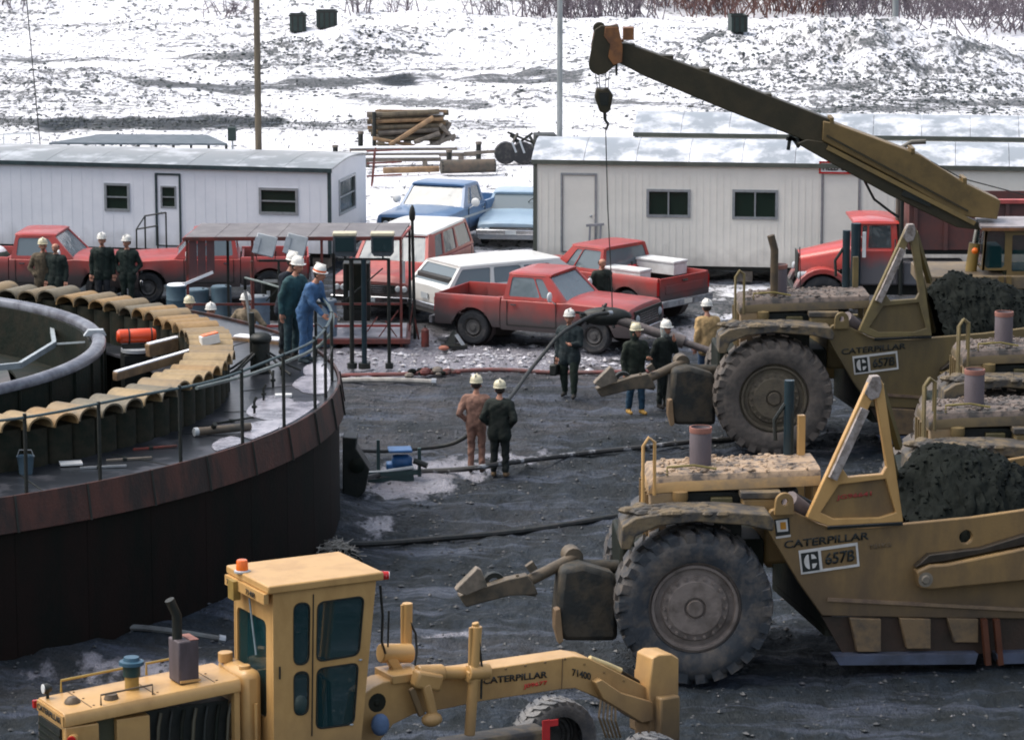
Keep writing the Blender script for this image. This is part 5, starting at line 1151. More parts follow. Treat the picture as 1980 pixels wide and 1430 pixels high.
o = onz(548, 768, 2.5, 'white_tray', 'small white tray by the feet of the men on deck', 'tray', 5); MB().box(-.14, .14, -.07, .07, .012, .06).build('tray_body', white, o, .006); MB().box(-.1, .1, -.04, .04, 0, .011).build('foot', black, o)
o = onz(520, 662, 2.5, 'snowy_plank', 'snow covered plank on the deck behind the men', 'plank', -28); MB().box(-.75, .3, -.14, .14, 0, .05).build('board', wood, o); MB().box(-.7, .28, -.12, .12, .051, .10).build('snow_cap', snow, o, .02)
o = thing('air_hose', (0, 0, 0), 0, 'grey green hose looping down the railing beside the blue coveralls', 'hose')
MB().tube([G(614, 585, 3.55), G(636, 590, 3.55), G(645, 612, 3.4), G(640, 645, 3.2), G(618, 668, 3.0), G(590, 684, 3.05), G(540, 704, 3.2), G(478, 726, 3.35), G(380, 750, 3.5)], .028, 8).build('tube', hose_g, o); MB().tube([G(606, 583, 3.56), G(614, 585, 3.55)], .04, 8).build('coupling', alu, o)
o = thing('air_hose', (0, 0, 0), 0, 'thin grey hose strung behind the dark navy man', 'hose'); MB().tube([G(474, 537, 3.4), G(505, 545, 3.4), G(543, 556, 3.4)], .022, 8).build('tube', hose_g, o); MB().tube([G(474, 537, 3.4), G(474, 560, 3.0), G(480, 600, 2.9), G(492, 690, 2.55)], .03, 8).build('standpipe', black, o)

# beside the tank on the ground
f = Fr(700, 965, 0); o = frthing('sheave_housing', f, 'black slanting steel housing against the tank wall', 'machinery')
m = MB(); m.uzplate(f.poly([(662, 846), (690, 848), (688, 868), (714, 908), (706, 950), (672, 985), (662, 985)]), .05, .6); m.build('housing', black, o, .02)
m = MB(); u, z = f.uz(690, 900, .0); m.lathe((u, .04, z), (0, -1, 0), [(0, 0), (.12, 0), (.14, .03), (.05, .06), (0, .06)], 14); m.build('sheave', dkgreen, o)
f = Fr(770, 925, 6); o = frthing('blue_pump', f, 'blue pump on a skid with pale pipes beside the tank', 'pump')
q = lambda px, py, w=0: f.p(px, py, w)
MB().lathe(q(757, 893, .25), (1, -.05, 0), [(0, 0), (.13, .01), (.15, .05), (.15, .30), (.10, .38), (0, .38)], 14).build('motor', pumpblue, o)
MB().box(q(750, 0).x if False else -.2, .28, .12, .4, .10, .26).build('pump_case', pumpblue, o, .03)
MB().box(q(775, 882).x-.22, q(775, 882).x+.22, .0, .42, .48, .53).build('guard', pumpblue, o, .02)
for u in (-.36, .40): MB().box(u-.03, u+.03, .05, .12, .02, .72 if u < 0 else .55).build('upright', M('dark_skid', (.02, .05, .05), None, 3, .5), o)
MB().bar(q(700, 918), q(808, 912), .08, .09).build('skid_rail', M('dark_skid', (0, 0, 0)), o); MB().bar(q(712, 934), q(800, 921), .06, .14).build('skid_rail', M('dark_skid', (0, 0, 0)), o)
MB().tube([q(690, 916), q(740, 912), q(800, 903)], .035, 8).build('pale_pipe', palegrey, o); MB().tube([q(800, 890), q(826, 900)], .055, 8).build('outlet', black, o)
f = Fr(652, 1085, 0); o = frthing('brush_heap', f, 'heap of frosty grey straw and roots at the foot of the tank', 'heap'); m = MB()
for k in range(260):
    a = rng.uniform(0, 6.28); r0 = rng.uniform(0, .38); z0 = max(0, .36*(1-(r0/.42)**2))*rng.uniform(.3, 1); p0 = Vector((r0*math.cos(a), r0*math.sin(a)*.7, z0)); d = Vector((rng.normal(), rng.normal(), rng.normal()*.5)).normalized()*rng.uniform(.06, .2); m.tube([p0-d, p0+Vector((0, 0, .02)), p0+d], .006, 3, False)
m.build('stalks', M('frosty_straw', (.5, .47, .42), (.2, .19, .16), 9, .8), o, smooth=0, merge=False); MB().ell((0, 0, 0), .42, .3, .24, 14, 8).build('earth_core', soil, o)

# ------------------------------------------------------------------ canopy shed, light towers, drums
f = Fr(360, 672, 1); sh_ = frthing('canopy_shed', f, 'open steel canopy with flat dark roof on thin red posts', 'shed')
zr = f.uz(360, 461)[1]; u1 = f.uz(775, 458)[0]; dp = 1.9
ns = 7
for i in range(ns):
    a, b_ = u1*i/ns+.01, u1*(i+1)/ns-.004
    a2, b2 = .24+(u1+.02)*i/ns*.985+.01, .24+(u1+.02)*(i+1)/ns*.985
    m = MB(); m.loft([[Vector((a, 0, zr)), Vector((b_, 0, zr)), Vector((b_, 0, zr+.035)), Vector((a, 0, zr+.035))], [Vector((a2, dp, zr+.05)), Vector((b2, dp, zr+.05)), Vector((b2, dp, zr+.085)), Vector((a2, dp, zr+.085))]]); m.build('roof_sheet', M('shed_roof', (.115, .10, .10), (.17, .155, .15), 2, .45), sh_)
MB().box(-.02, u1+.02, -.045, -.004, zr-.05, zr+.03).build('roof_edge', rust_red, sh_); MB().bar((-.02, 0, zr-.02), (.25, dp, zr+.04), .05, .06).build('roof_edge', M('rail_red', (.34, .06, .05), None, 3, .5), sh_); MB().bar((u1, 0, zr-.02), (u1+.25, dp, zr+.04), .04, .06).build('roof_edge', M('rail_red', (0, 0, 0)), sh_)
for px in (362, 488, 622, 775): u = f.uz(px, 500)[0]; MB().box(u-.03, u+.03, 0, .06, -.02, zr-.051).build('post', rust_red, sh_)
for px in (430, 640, 790): u = f.uz(px, 500)[0]; MB().box(u-.03, u+.03, dp-.1, dp-.04, -.02, zr+.02).build('post', black, sh_)
for a_, b_ in (((700, 470), (775, 660)), ((775, 560), (700, 660))): pass
for i in range(3): a = f.uz(362+i*17, 500)[0]+.04; b_ = f.uz(379+i*17, 500)[0]+.02; MB().box(a, b_, .0, .03, f.uz(370, 546-i*9)[1], zr-.052).build('side_panel', M('panel_red', (.11, .045, .045), (.075, .04, .045), 3, .5), sh_)
MB().bar(f.p(357, 549, -.03), f.p(412, 526, -.03), .06, .06).build('snowy_ledge', snow, sh_)
for z_ in (.45, .95): MB().box(.02, u1-.02, .06, .10, z_, z_+.05).build('cross_rail', M('rail_red', (0, 0, 0)) if z_ < .6 else rust_red, sh_)
MB().box(-.1, u1+.2, -.15, dp+.1, .10, .20).build('platform', M('platform_red', (.16, .035, .025), (.10, .04, .035), 3, .5), sh_)
MB().box(.4, u1+.1, .0, dp, .201, .235).build('platform_ice', M('icy_grey', (.42, .42, .46), (.2, .2, .22), 2, .3), sh_)
for a_, b_ in (((730, 655), (770, 600)), ((700, 655), (730, 612)), ((770, 655), (745, 620))): MB().bar(f.p(*a_, .02), f.p(*b_, .02), .025).build('brace', rust_red, sh_)
# control cabinets and things under the canopy
for i, (px, py, w_, h_, lb) in enumerate([(690, 640, .62, 1.35, 'dark machine cabinet under the canopy behind the light legs'), (540, 640, .8, .9, 'dark generator under the left half of the canopy')]):
    g_ = Fr(px, py, 0); o = frthing('machine_cabinet', g_, lb, 'machine'); MB().box(-w_/2, w_/2, 0, .5, .24, .24+h_).build('cabinet', black, o, .02); MB().box(-w_/2+.08, w_/2-.08, -.012, -.001, .5, .2+h_).build('panel_door', dkgreen, o); MB().box(-w_/2+.12, -w_/2+.2, -.03, -.013, .8, .95).build('handle', palegrey, o)
    for k in range(5): MB().box(-w_/2+.12, w_/2-.12, -.02, -.013, .36+k*.06, .38+k*.06).build('vent_slat', black, o)
def flood(px_pole, px_lamps, py_lamp, ground_y, label, face, legs, sz, mat_shell):
    g_ = Fr(px_pole, ground_y, 0); o = frthing('light_tower', g_, label, 'light tower', 'twin headed flood light towers'); zb = g_.uz(px_pole, py_lamp+30)[1]
    us = [g_.uz(p_, py_lamp)[0] for p_ in px_lamps]
    MB().bar((us[0]-.15, 0, zb), (us[1]+.15, 0, zb), .05).build('cross_bar', black, o)
    for l_ in legs: u = g_.uz(l_[0], 600)[0]; MB().tube([(u, 0, 0), (u, 0, zb)], l_[1], 10).build('leg', l_[2], o); MB().tube([(u, 0, 0), (u, 0, .12)], l_[1]*2.2, 12).build('foot', black, o)
    MB().bar((us[0], .02, zb-.9), (us[1], .02, zb-.2), .03).build('brace', black, o)
    for u in us:
        zc = g_.uz(px_pole, py_lamp)[1]; h_ = sz
        if face < 0:   # seen from behind: pale tilted housings
            m = MB(); m.T = Matrix.Translation((u, 0, zc)) @ Matrix.Rotation(R(14), 4, 'Y') @ Matrix.Rotation(R(-12), 4, 'X')
            m.box(-h_*.5, h_*.5, -.02, .14, -h_*.5, h_*.5); hd = m.build('lamp_head', mat_shell, o, .02)
            m = MB(); m.T = Matrix.Translation((u, 0, zc)) @ Matrix.Rotation(R(14), 4, 'Y') @ Matrix.Rotation(R(-12), 4, 'X'); m.box(-h_*.5-.02, -h_*.5+.1, -.04, -.021, -h_*.48, h_*.3); m.build('side_plate', alu, hd)
            MB().tube([(u-h_*.5, .02, zc-h_*.3), (u-h_*.4, .0, zc-h_*.75), (u+h_*.45, 0, zc-h_*.75), (u+h_*.5, .02, zc-h_*.3)], .014, 6).build('yoke', black, hd)
        else:
            m = MB(); secs = []
            for yy, s_ in ((-.16, 1.0), (.05, .85), (.16, .5)): secs.append([Vector((u+h_*.5*s_*a, yy, zc+h_*.46*s_*b_-.03)) for a, b_ in ((-1, -.6), (-.7, -1), (.7, -1), (1, -.6), (1, .95), (-1, .95))])
            m.loft(secs); hd = m.build('lamp_head', M('lamp_dark_grey', (.05, .06, .07), (.08, .09, .1), 4, .4), o, .01)
            MB().box(u-h_*.52, u+h_*.52, -.18, .14, zc+h_*.36, zc+h_*.52).build('hood', creamtop, hd, .02); MB().box(u-h_*.4, u+h_*.4, -.175, -.162, zc-h_*.3, zc+h_*.3).build('glass_face', gl, hd)
            MB().box(u-.02, u+.02, -.02, .02, zb, zc-h_*.4).build('stem', black, hd)
flood(700, (667, 740), 471, 712, 'twin flood lights with cream tops on thick dark legs, right hand tower', 1, [(680, .05, black), (704, .06, M('blue_black', (0, 0, 0))), (752, .04, black)], .50, black)
flood(540, (513, 572), 474, 690, 'twin pale flood lights seen from behind, left hand tower', -1, [(488, .035, rust_red), (540, .03, black)], .46, palegrey)
o = frthing('tall_mast', Fr(800, 655, 0), 'thin dark mast with a bulb top at the right end of the canopy', 'mast'); zt = Fr(800, 655, 0).uz(798, 398)[1]
MB().tube([(0.03, 0, 0), (-.02, 0, zt-.35)], .035, 8).build('pole_shaft', black, o); MB().lathe((-.02, 0, zt-.36), (0, 0, 1), [(.03, 0), (.07, .06), (.075, .2), (.05, .32), (.015, .38), (0, .39)], 12).build('bulb_head', black, o)
for a, b_ in (((0, 0, .6), (.12, -.1, 0)), ((0, 0, .9), (-.14, -.1, 0)), ((0.01, 0, .7), (0, .2, 0))): MB().bar(a, b_, .03).build('stay', rust_red, o)
o = frthing('paper_sign', Fr(780, 650, 0), 'small blank white sign hung under the right end of the canopy', 'sign'); fz = Fr(780, 650, 0); MB().box(-.05, .05, -.03, 0, fz.uz(780, 547)[1], fz.uz(780, 505)[1]).build('board', white, o); MB().bar((0, -.015, fz.uz(780, 505)[1]), (0, -.015, zr), .015).build('hanger', black, o)
def drum(px, py, r, h, label, mat, lid, name='drum'):
    g_ = Fr(px, py, 0); o = frthing(name, g_, label, 'drum', 'drums beside the canopy shed')
    MB().lathe((0, 0, 0), (0, 0, 1), [(0, .01), (r, .01), (r*1.02, .03), (r, .05), (r, h*.33), (r*1.03, h*.35), (r, h*.37), (r, h*.64), (r*1.03, h*.66), (r, h*.68), (r, h-.04), (r*1.02, h-.02), (r*.99, h), (r*.95, h-.015), (0, h-.015)], 22).build('shell', mat, o)
    MB().lathe((0, 0, h-.015), (0, 0, 1), [(0, .03), (r*.9, .03), (r*.95, 0)], 20).build('lid', lid, o); MB().lathe((r*.5, 0, h+.012), (0, 0, 1), [(0, .02), (.03, .02), (.03, 0)], 8).build('bung', black, o)
drum(345, 632, .27, 1.0, 'slate blue drum with a snowy lid left of the red side panels', bluedrum, snow); drum(383, 640, .27, .98, 'slate blue drum right under the red side panels', bluedrum, bluedrum); drum(429, 640, .24, 1.05, 'slate blue drum standing alone right of the red panels', bluedrum, bluedrum)
drum(499, 652, .28, .95, 'pale blue drum with grey lid beside the man in tan', M('pale_blue_drum', (.16, .22, .28), (.12, .17, .22), 3, .5), palegrey); drum(630, 668, .26, 1.05, 'pale blue drum with grey lid right of the men on deck', M('pale_blue_drum', (0, 0, 0)), palegrey)
# small things lying along the edge of the yard
o = frthing('fire_extinguisher', Fr(822, 670, 0), 'small rusty red cylinder standing on the slush', 'cylinder'); MB().tube([(0, 0, 0), (0, 0, .38), (0, 0, .43)], [.09, .09, .04], 12).build('shell', rust_red, o); MB().tube([(0, 0, .43), (0, 0, .5)], .02, 6).build('valve', black, o)
o = frthing('scrap_pile', Fr(878, 672, 0), 'dark scrap leaning near the rear wheel of the middle pickup', 'scrap'); MB().loft([[Vector((-.25, 0, 0)), Vector((.0, -.1, 0)), Vector((0, .1, .0))], [Vector((-.02, 0, .42)), Vector((.04, -.02, .40)), Vector((.02, .02, .38))]]).build('bent_plate', black, o); MB().bar((.05, 0, .3), (.25, -.1, .02), .12, .03).build('pale_flap', palegrey, o); MB().box(-.3, .3, -.2, .1, 0, .08).build('base_mat', black, o)
o = frthing('orange_rag', Fr(858, 676, 0), 'small faded orange lump on the slush', 'lump'); MB().ell((0, 0, .04), .12, .08, .06, 10, 6).build('cloth_lump', M('faded_orange', (.45, .17, .11), None, 4, .7), o)
def groundpipe(pts, r, mat, name, label, cat, group=None, n=8, zl=None):
    o = thing(name, (0, 0, 0), 0, label, cat, group); P_ = []
    for i, q in enumerate(pts):
        z = q[2] if len(q) > 2 else None
        if z is None: g_ = G(q[0], q[1]); P_.append(Vector((g_.x, g_.y, gz1(g_.x, g_.y)+r)))
        else: P_.append(G(q[0], q[1], z))
    # smooth
    Q = []
    for i in range(len(P_)-1):
        p0 = P_[max(i-1, 0)]; p1 = P_[i]; p2 = P_[i+1]; p3 = P_[min(i+2, len(P_)-1)]
        for k in range(6):
            t = k/6; Q.append(.5*((2*p1)+(-p0+p2)*t+(2*p0-5*p1+4*p2-p3)*t*t+(-p0+3*p1-3*p2+p3)*t**3))
    Q.append(P_[-1]); MB().tube(Q, r, n).build('tube', mat, o); d = (Q[-1]-Q[-3]).normalized(); MB().tube([Q[-1]-d*.06, Q[-1]+d*.04], r*1.35, n).build('end_coupling', alu, o); return o
groundpipe([(646, 722), (800, 721), (950, 715), (1080, 716), (1250, 717), (1480, 712)], .045, M('faint_red_pipe', (.22, .07, .06), (.15, .08, .07), 3, .5), 'red_pipe', 'long thin red pipe lying across the yard behind the workers', 'pipe')
groundpipe([(640, 735), (700, 734), (760, 735), (840, 736)], .06, M('pale_curb', (.42, .40, .36), (.2, .19, .18), 3, .7), 'pale_timber', 'pale snowy timber lying at the right foot of the light tower', 'timber')
o = frthing('rubble_heap', Fr(845, 722, 0), 'small heap of reddish rubble beside the red pipe', 'heap'); 
for k in range(26): s_ = rng.uniform(.04, .1); MB().ell((rng.normal()*.28, rng.normal()*.16, s_*.6), s_*1.3, s_, s_*.8, 6, 4).build('stone', [rust_red, soil, woodgrey][k % 3], o, smooth=0)
groundpipe([(690, 870, .35), (740, 872, .12), (800, 868, .07), (860, 861, .1), (895, 848, .3), (918, 828, .55), (950, 800, .95), (985, 770, 1.05), (1020, 722, 1.25), (1050, 685, 1.5), (1085, 645, 1.8), (1140, 612, 1.95), (1180, 605, 1.95)], .038, hose_m, 'lifted_hose', 'thick dark hose rising from the tank past two men to the crane hook', 'hose')
groundpipe([(700, 925, .2), (760, 915), (860, 911), (910, 905, .25), (965, 897, .25), (1040, 887, .12), (1150, 876), (1250, 866), (1380, 853), (1510, 846)], .05, cable_m, 'ground_cable', 'snowy cable running from the blue pump to the second scraper', 'cable', 'cables across the mud')
groundpipe([(505, 1066), (600, 1065), (700, 1058), (850, 1044), (1000, 1026), (1120, 1010), (1245, 993)], .055, hose_m, 'ground_cable', 'dark cable running from the straw heap to the front scraper', 'cable', 'cables across the mud')
groundpipe([(-40, 1247), (120, 1244), (260, 1236), (430, 1226)], .05, M('grey_cable', (.12, .13, .13), (.06, .06, .06), 3, .6), 'ground_cable', 'greyish cable lying along the foot of the tank behind the grader', 'cable', 'cables across the mud')

# ------------------------------------------------------------------ crane
f = Fr(1168, 763, 0); CR = thing('truck_crane', f.o, 0, 'ochre mobile crane with long boom reaching up to the left', 'crane')
q = lambda px, py, w=0: f.p(px, py, w)
bw = .62
m = MB(); m.uzplate(f.poly([(1196, 84), (1216, 86), (1400, 152), (1606, 232), (1606, 268), (1588, 292), (1545, 268), (1400, 212), (1246, 148), (1196, 122)]), .06, bw-.06); m.build('fly_section', crane_d, CR, .02)
m = MB(); m.uzplate(f.poly([(1592, 234), (1612, 238), (1780, 300), (1862, 352), (1935, 388), (1928, 424), (1860, 418), (1740, 350), (1590, 272)]), -.02, bw+.02); m.build('base_section', crane_y, CR, .02)
m = MB(); m.uzplate(f.poly([(1560, 270), (1592, 274), (1740, 352), (1862, 420), (1905, 436), (1900, 446), (1850, 440), (1720, 378), (1600, 312), (1540, 278)]), .02, bw-.02); m.build('base_lower_section', crane_d, CR, .02)
a_, b_ = q(1600, 285, -.02), q(1885, 432, -.02); MB().bar(a_, b_, .05, .09).build('boom_flange', M('crane_tan', (.22, .15, .055), (.15, .11, .05), 2, .5), CR)
a_, b_ = q(1598, 262, -.045), q(1872, 408, -.045); MB().bar(a_, b_, .02, .04).build('shadow_seam', crane_d, CR)
# wear plate steps and lugs on the boom
for px, py in ((1606, 234), (1762, 293), (1862, 350)): p = q(px, py, .3); MB().box(p.x-.04, p.x+.04, -.02, bw, p.z-.02, p.z+.10).build('lug', crane_y, CR)
for px, py in ((1216, 90), (1290, 112), (1360, 137), (1480, 186)): p = q(px, py, .3); MB().box(p.x-.12, p.x+.12, .1, .5, p.z-.02, p.z+.06).build('wear_pad', crane_d, CR)
m = MB()
for a_, b_ in (((1530, 262), (1545, 285)), ((1520, 268), (1600, 275)), ((1545, 268), (1590, 300)), ((1528, 262), (1524, 290))): m.bar(q(*a_, .1), q(*b_, .1), .07)
m.build('rope_guide', black, CR)
MB().bar(q(1745, 372, .0), q(1800, 395, .0), .06, .12).build('valve_block', black, CR)
# head with sheaves
m = MB(); m.uzplate(f.poly([(1150, 58), (1162, 50), (1196, 50), (1200, 88), (1203, 118), (1188, 128), (1172, 142), (1156, 146), (1143, 138), (1139, 118), (1144, 90)]), .0, .10); m.build('head_plate', crane_d, CR, .01)
m = MB(); m.uzplate(f.poly([(1170, 52), (1196, 52), (1204, 90), (1203, 120), (1186, 126), (1176, 110), (1180, 86), (1168, 70)]), -.05, -.002); m.build('head_cheek', crane_o, CR, .01)
m = MB(); m.uzplate(f.poly([(1150, 58), (1196, 50), (1203, 118), (1172, 142), (1143, 138), (1144, 90)]), .42, .52); m.build('head_plate', crane_o, CR, .01)
for px, py, r_ in ((1159, 56, .13), (1157, 125, .20), (1160, 85, .17)):
    u, z = f.uz(px, py, .2)
    for k in range(4): MB().lathe((u, .12+k*.075, z), (0, 1, 0), [(.03, 0), (r_, 0), (r_*.86, .02), (r_, .045), (.03, .045)], 18).build('sheave', crane_d, CR)
m = MB(); m.uzplate(rrect(*f.uz(1205, 78), *f.uz(1226, 54), 0), -.0, .35); m.build('anti_block_box', crane_o, CR, .01); MB().bar(q(1198, 80, .1), q(1206, 78, .1), .1, .05).build('box_bracket', crane_o, CR)
MB().tube([q(1192, 118, .2), q(1192, 146, .2)], .025, 6).build('switch_weight', black, CR)
# hoist ropes and hook block (the block hangs from the crane and is its own thing)
hb = thing('hook_block', f.o, 0, 'dark hook block hanging on ropes below the boom tip', 'hook block')
for k, (a, b_) in enumerate(((1151, 1156), (1158, 1160), (1172, 1170), (1178, 1176))): MB().tube([q(a, 142, .15+k*.06), q(b_, 176, .17+k*.03)], .009, 5).build('rope', black, hb)
m = MB(); m.uzplate(f.poly([(1153, 172), (1165, 174), (1176, 171), (1186, 186), (1180, 215), (1172, 221), (1160, 218), (1150, 190)]), .10, .40); m.build('block_body', crane_d, hb, .03)
m = MB(); m.uzplate(f.poly([(1158, 180), (1178, 180), (1176, 205), (1162, 205)]), .08, .099); m.build('cheek_plate', black, hb)
hk = [q(1169, 221, .25), q(1171, 236, .25), q(1172, 246, .25), q(1168, 248, .25), q(1165, 243, .25)]; MB().tube([q(1169, 218, .25), q(1170, 232, .25)], .035, 8).build('shank', black, hb); MB().tube([q(1170, 232, .25), q(1176, 240, .25), q(1172, 250, .25), q(1165, 246, .25)], [.03, .03, .028, .012], 8).build('hook', black, hb)
sl = thing('lifting_sling', f.o, 0, 'thin steel line from the hook down to the lifted pipe', 'sling'); MB().tube([q(1171, 246, .25), q(1175, 400, .2), q(1183, 560, .0), q(1184, 604, -.1)], .013, 6).build('line', black, sl); MB().lathe(q(1184, 604, -.1), (0, 0, 1), [(.03, 0), (.05, .03), (.03, .08)], 10).build('shackle', black, sl)
# lifted pipe with ragged end
A = q(1160, 606, -.1); B = q(1400, 688, -.6); lp = thing('lifted_pipe', f.o, 0, 'heavy muddy pipe with a thick collar hanging from the crane sling', 'pipe')
Mid = A.lerp(B, .62)
MB().tube([A, Mid], .10, 12).build('pipe_wall', M('muddy_grey_pipe', (.13, .105, .10), (.07, .06, .055), 4, .6, bump=.3), lp); MB().tube([A.lerp(B, .57), A.lerp(B, .68)], .135, 14).build('collar', M('muddy_grey_pipe', (0, 0, 0)), lp); MB().tube([Mid, B], .075, 10).build('thin_pipe', M('muddy_grey_pipe', (0, 0, 0)), lp)
MB().ell(A+Vector((.12, 0, -.06)), .55, .22, .20, 14, 8).build('tangled_head', black, lp)
for k in range(10): a = rng.uniform(0, 6.28); p0 = A+Vector((rng.uniform(-.4, .5), rng.uniform(-.15, .15), 0)); MB().tube([p0, p0+Vector((math.cos(a)*.35, math.sin(a)*.2, rng.uniform(-.3, .2)))], .03, 6).build('fitting', black, lp)
# upper works: cab, deck, lift ram
cu0, cz0 = f.uz(1898, 522, -.3); cu1, cz1 = f.uz(1948, 442, -.3); cr_ = f.uz(2040, 442, -.3)[0]
m = MB(); gs = []
W0 = -.35; W1 = .85
panel(m, gs, ((cu0, W1, cz0), (cu0, W0, cz0), (cu0+.05, W0, cz1), (cu0+.05, W1, cz1)), [(.08, .05, .92, .95)], .05)
panel(m, gs, ((cu0, W0, cz0), (cu1, W0, cz0-.0), (cu1, W0, cz1), (cu0+.05, W0, cz1)), [(.10, .05, .90, .95)], .05, .08)
panel(m, gs, ((cu1+.002, W0, cz0-.4), (cr_, W0, cz0-.4), (cr_, W0, cz1), (cu1+.002, W0, cz1)), [(.10, .3, .9, .9)], .05)
cb = m.build('cab', crane_y, CR)
for g_ in gs: g_.build('cab_window', gl_teal, cb)
MB().loft([[Vector((cu0-.05, W0-.05, cz1)), Vector((cr_, W0-.05, cz1)), Vector((cr_, W0-.05, cz1+.06)), Vector((cu0-.05, W0-.05, cz1+.06))], [Vector((cu0+.0, W1, cz1+.02)), Vector((cr_, W1, cz1+.02)), Vector((cr_, W1, cz1+.10)), Vector((cu0+.0, W1, cz1+.10))]]).build('cab_roof', M('crane_roof', (.36, .33, .34), (.22, .20, .2), 3, .5), CR)
MB().box(cu0-.03, cr_, W0-.07, W0-.051, cz1-.03, cz1+.03).build('roof_edge', crane_o, CR)
MB().box(cu1-.05, cr_, W0+.05, W1, .3, cz0).build('engine_housing', M('crane_black_green', (.018, .026, .012), None, 3, .6), CR)
MB().box(cu0+.2, cu1-.05, W0+.35, W1-.1, cz0-.1, cz0+.45).build('operator_seat', seat, CR, .05)
d0, d1 = f.uz(1778, 545, 0)[0], f.uz(1990, 545, 0)[0]; zd0, zd1 = f.uz(1800, 552, 0)[1], f.uz(1800, 527, 0)[1]; MB().box(d0, d1, -.5, 1.6, zd0, zd1).build('carrier_deck', M('deck_tan', (.20, .145, .08), (.13, .1, .07), 2, .6), CR, .02)
MB().box(d0+.3, d1+1, -.3, 1.4, .7, zd0-.002).build('chassis', crane_d, CR)
for px in (1905, 1935, 1950): u = f.uz(px, 560, -.5)[0]; MB().box(u-.05, u+.05, -.56, -.501, .9, zd1).build('deck_leg', crane_y, CR)
for x_ in (d0+.9, d0+2.1): wheel(CR, x_, -.3, .5, .4, -1); wheel(CR, x_, 1.4, .5, .4, 1)
MB().tube([q(1876, 530, .25), q(1885, 470, .25)], .12, 14).build('lift_cylinder', M('ram_yellow', (.32, .21, .05), (.22, .15, .05), 2, .5), CR); MB().tube([q(1885, 470, .25), q(1892, 432, .25)], .06, 12).build('lift_rod', chrome, CR)
MB().tube([q(1800, 312, .3), q(1860, 345, .3), q(1985, 378, .3)], .012, 5).build('hoist_line', black, CR)
MB().tube([q(1668, 342, .3), q(1690, 385, .3), q(1720, 408, .3), q(1738, 420, .3)], .03, 6).build('hanging_hose', black, CR)
MB().ell(q(1885, 485, -.2), .07, .07, .07, 10, 6).build('work_lamp', amber, CR)

# ------------------------------------------------------------------ wheel scrapers
f = Fr(1345, 1325, 11); SC = frthing('wheel_scraper', f, 'nearest yellow wheel scraper with clean lettering and a heap of dark soil', 'scraper', 'wheel scrapers parked in a row')
q = lambda px, py, w=0: f.p(px, py, w)
def bigwheel(parent, cx, y, R_, wd, side, mt, mr):
    m = MB(); s = side
    prof = [(R_*.60, -wd*.97), (R_*.66, -wd), (R_*.80, -wd*1.02), (R_*.91, -wd*.98), (R_*.955, -wd*.92), (R_*.955, -wd*.08), (R_*.91, -.02*wd), (R_*.80, .02*wd), (R_*.66, 0), (R_*.60, -wd*.03), (R_*.59, -wd*.12)]
    m.lathe((cx, y, R_), (0, s, 0), prof, 64)
    n = 26
    for i in range(n):
        for row in (0, 1):
            a = 2*math.pi*(i+.5*row)/n; c, sn = math.cos(a), math.sin(a); tw = .062*R_*1.15
            rad = Vector((c, 0, sn)); tan = Vector((-sn, 0, c)); o = Vector((cx, y, R_))
            yo = 0.0 if row == 0 else -wd*.99; yi = -wd*.56 if row == 0 else -wd*.44; sk = tan*.05
            vs = []
            for (yy, r0, r1, wdt, k) in ((yo, .84, .975, .85, -1), (yo-.10*wd if row == 0 else yo+.10*wd, .93, 1.0, 1.0, 0), (yi, .94, 1.0, .9, 1)):
                for rr_ in (r0, r1):
                    for t_ in (-1, 1): vs.append(o+Vector((0, s*yy, 0))+rad*(R_*rr_)+tan*(tw*wdt*t_)+sk*k)
            m.add(vs, [(0, 1, 3, 2), (0, 4, 5, 1), (2, 3, 7, 6), (0, 2, 6, 4), (1, 5, 7, 3), (4, 8, 9, 5), (6, 7, 11, 10), (4, 6, 10, 8), (5, 9, 11, 7), (8, 10, 11, 9)])
    t_ = m.build('wheel', mt, parent, smooth=35, merge=False)
    m = MB(); m.lathe((cx, y, R_), (0, s, 0), [(0, -.08), (R_*.13, -.08), (R_*.14, -.05), (R_*.34, -.05), (R_*.36, -.07), (R_*.42, -.08), (R_*.44, -.13), (R_*.50, -.14), (R_*.52, -.07), (R_*.555, -.07), (R_*.565, -.12), (R_*.60, -.12), (R_*.62, -.03), (R_*.645, -.03), (R_*.65, -.2)], 44)
    rm = m.build('rim', mr, t_)
    for i in range(20): a = 2*math.pi*i/20; MB().lathe((cx+R_*.395*math.cos(a), y, R_+R_*.395*math.sin(a)), (0, s, 0), [(0, -.045), (.024, -.045), (.026, -.09)], 6).build('lug_nut', mr, t_)
    m = MB(); m.lathe((cx, y, R_), (0, s, 0), [(0, -.02), (R_*.10, -.02), (R_*.11, -.05)], 20); m.build('hub_cap', mr, t_)
    return t_
cu, cz = f.uz(1345, 1172, 0); RB = 1.125
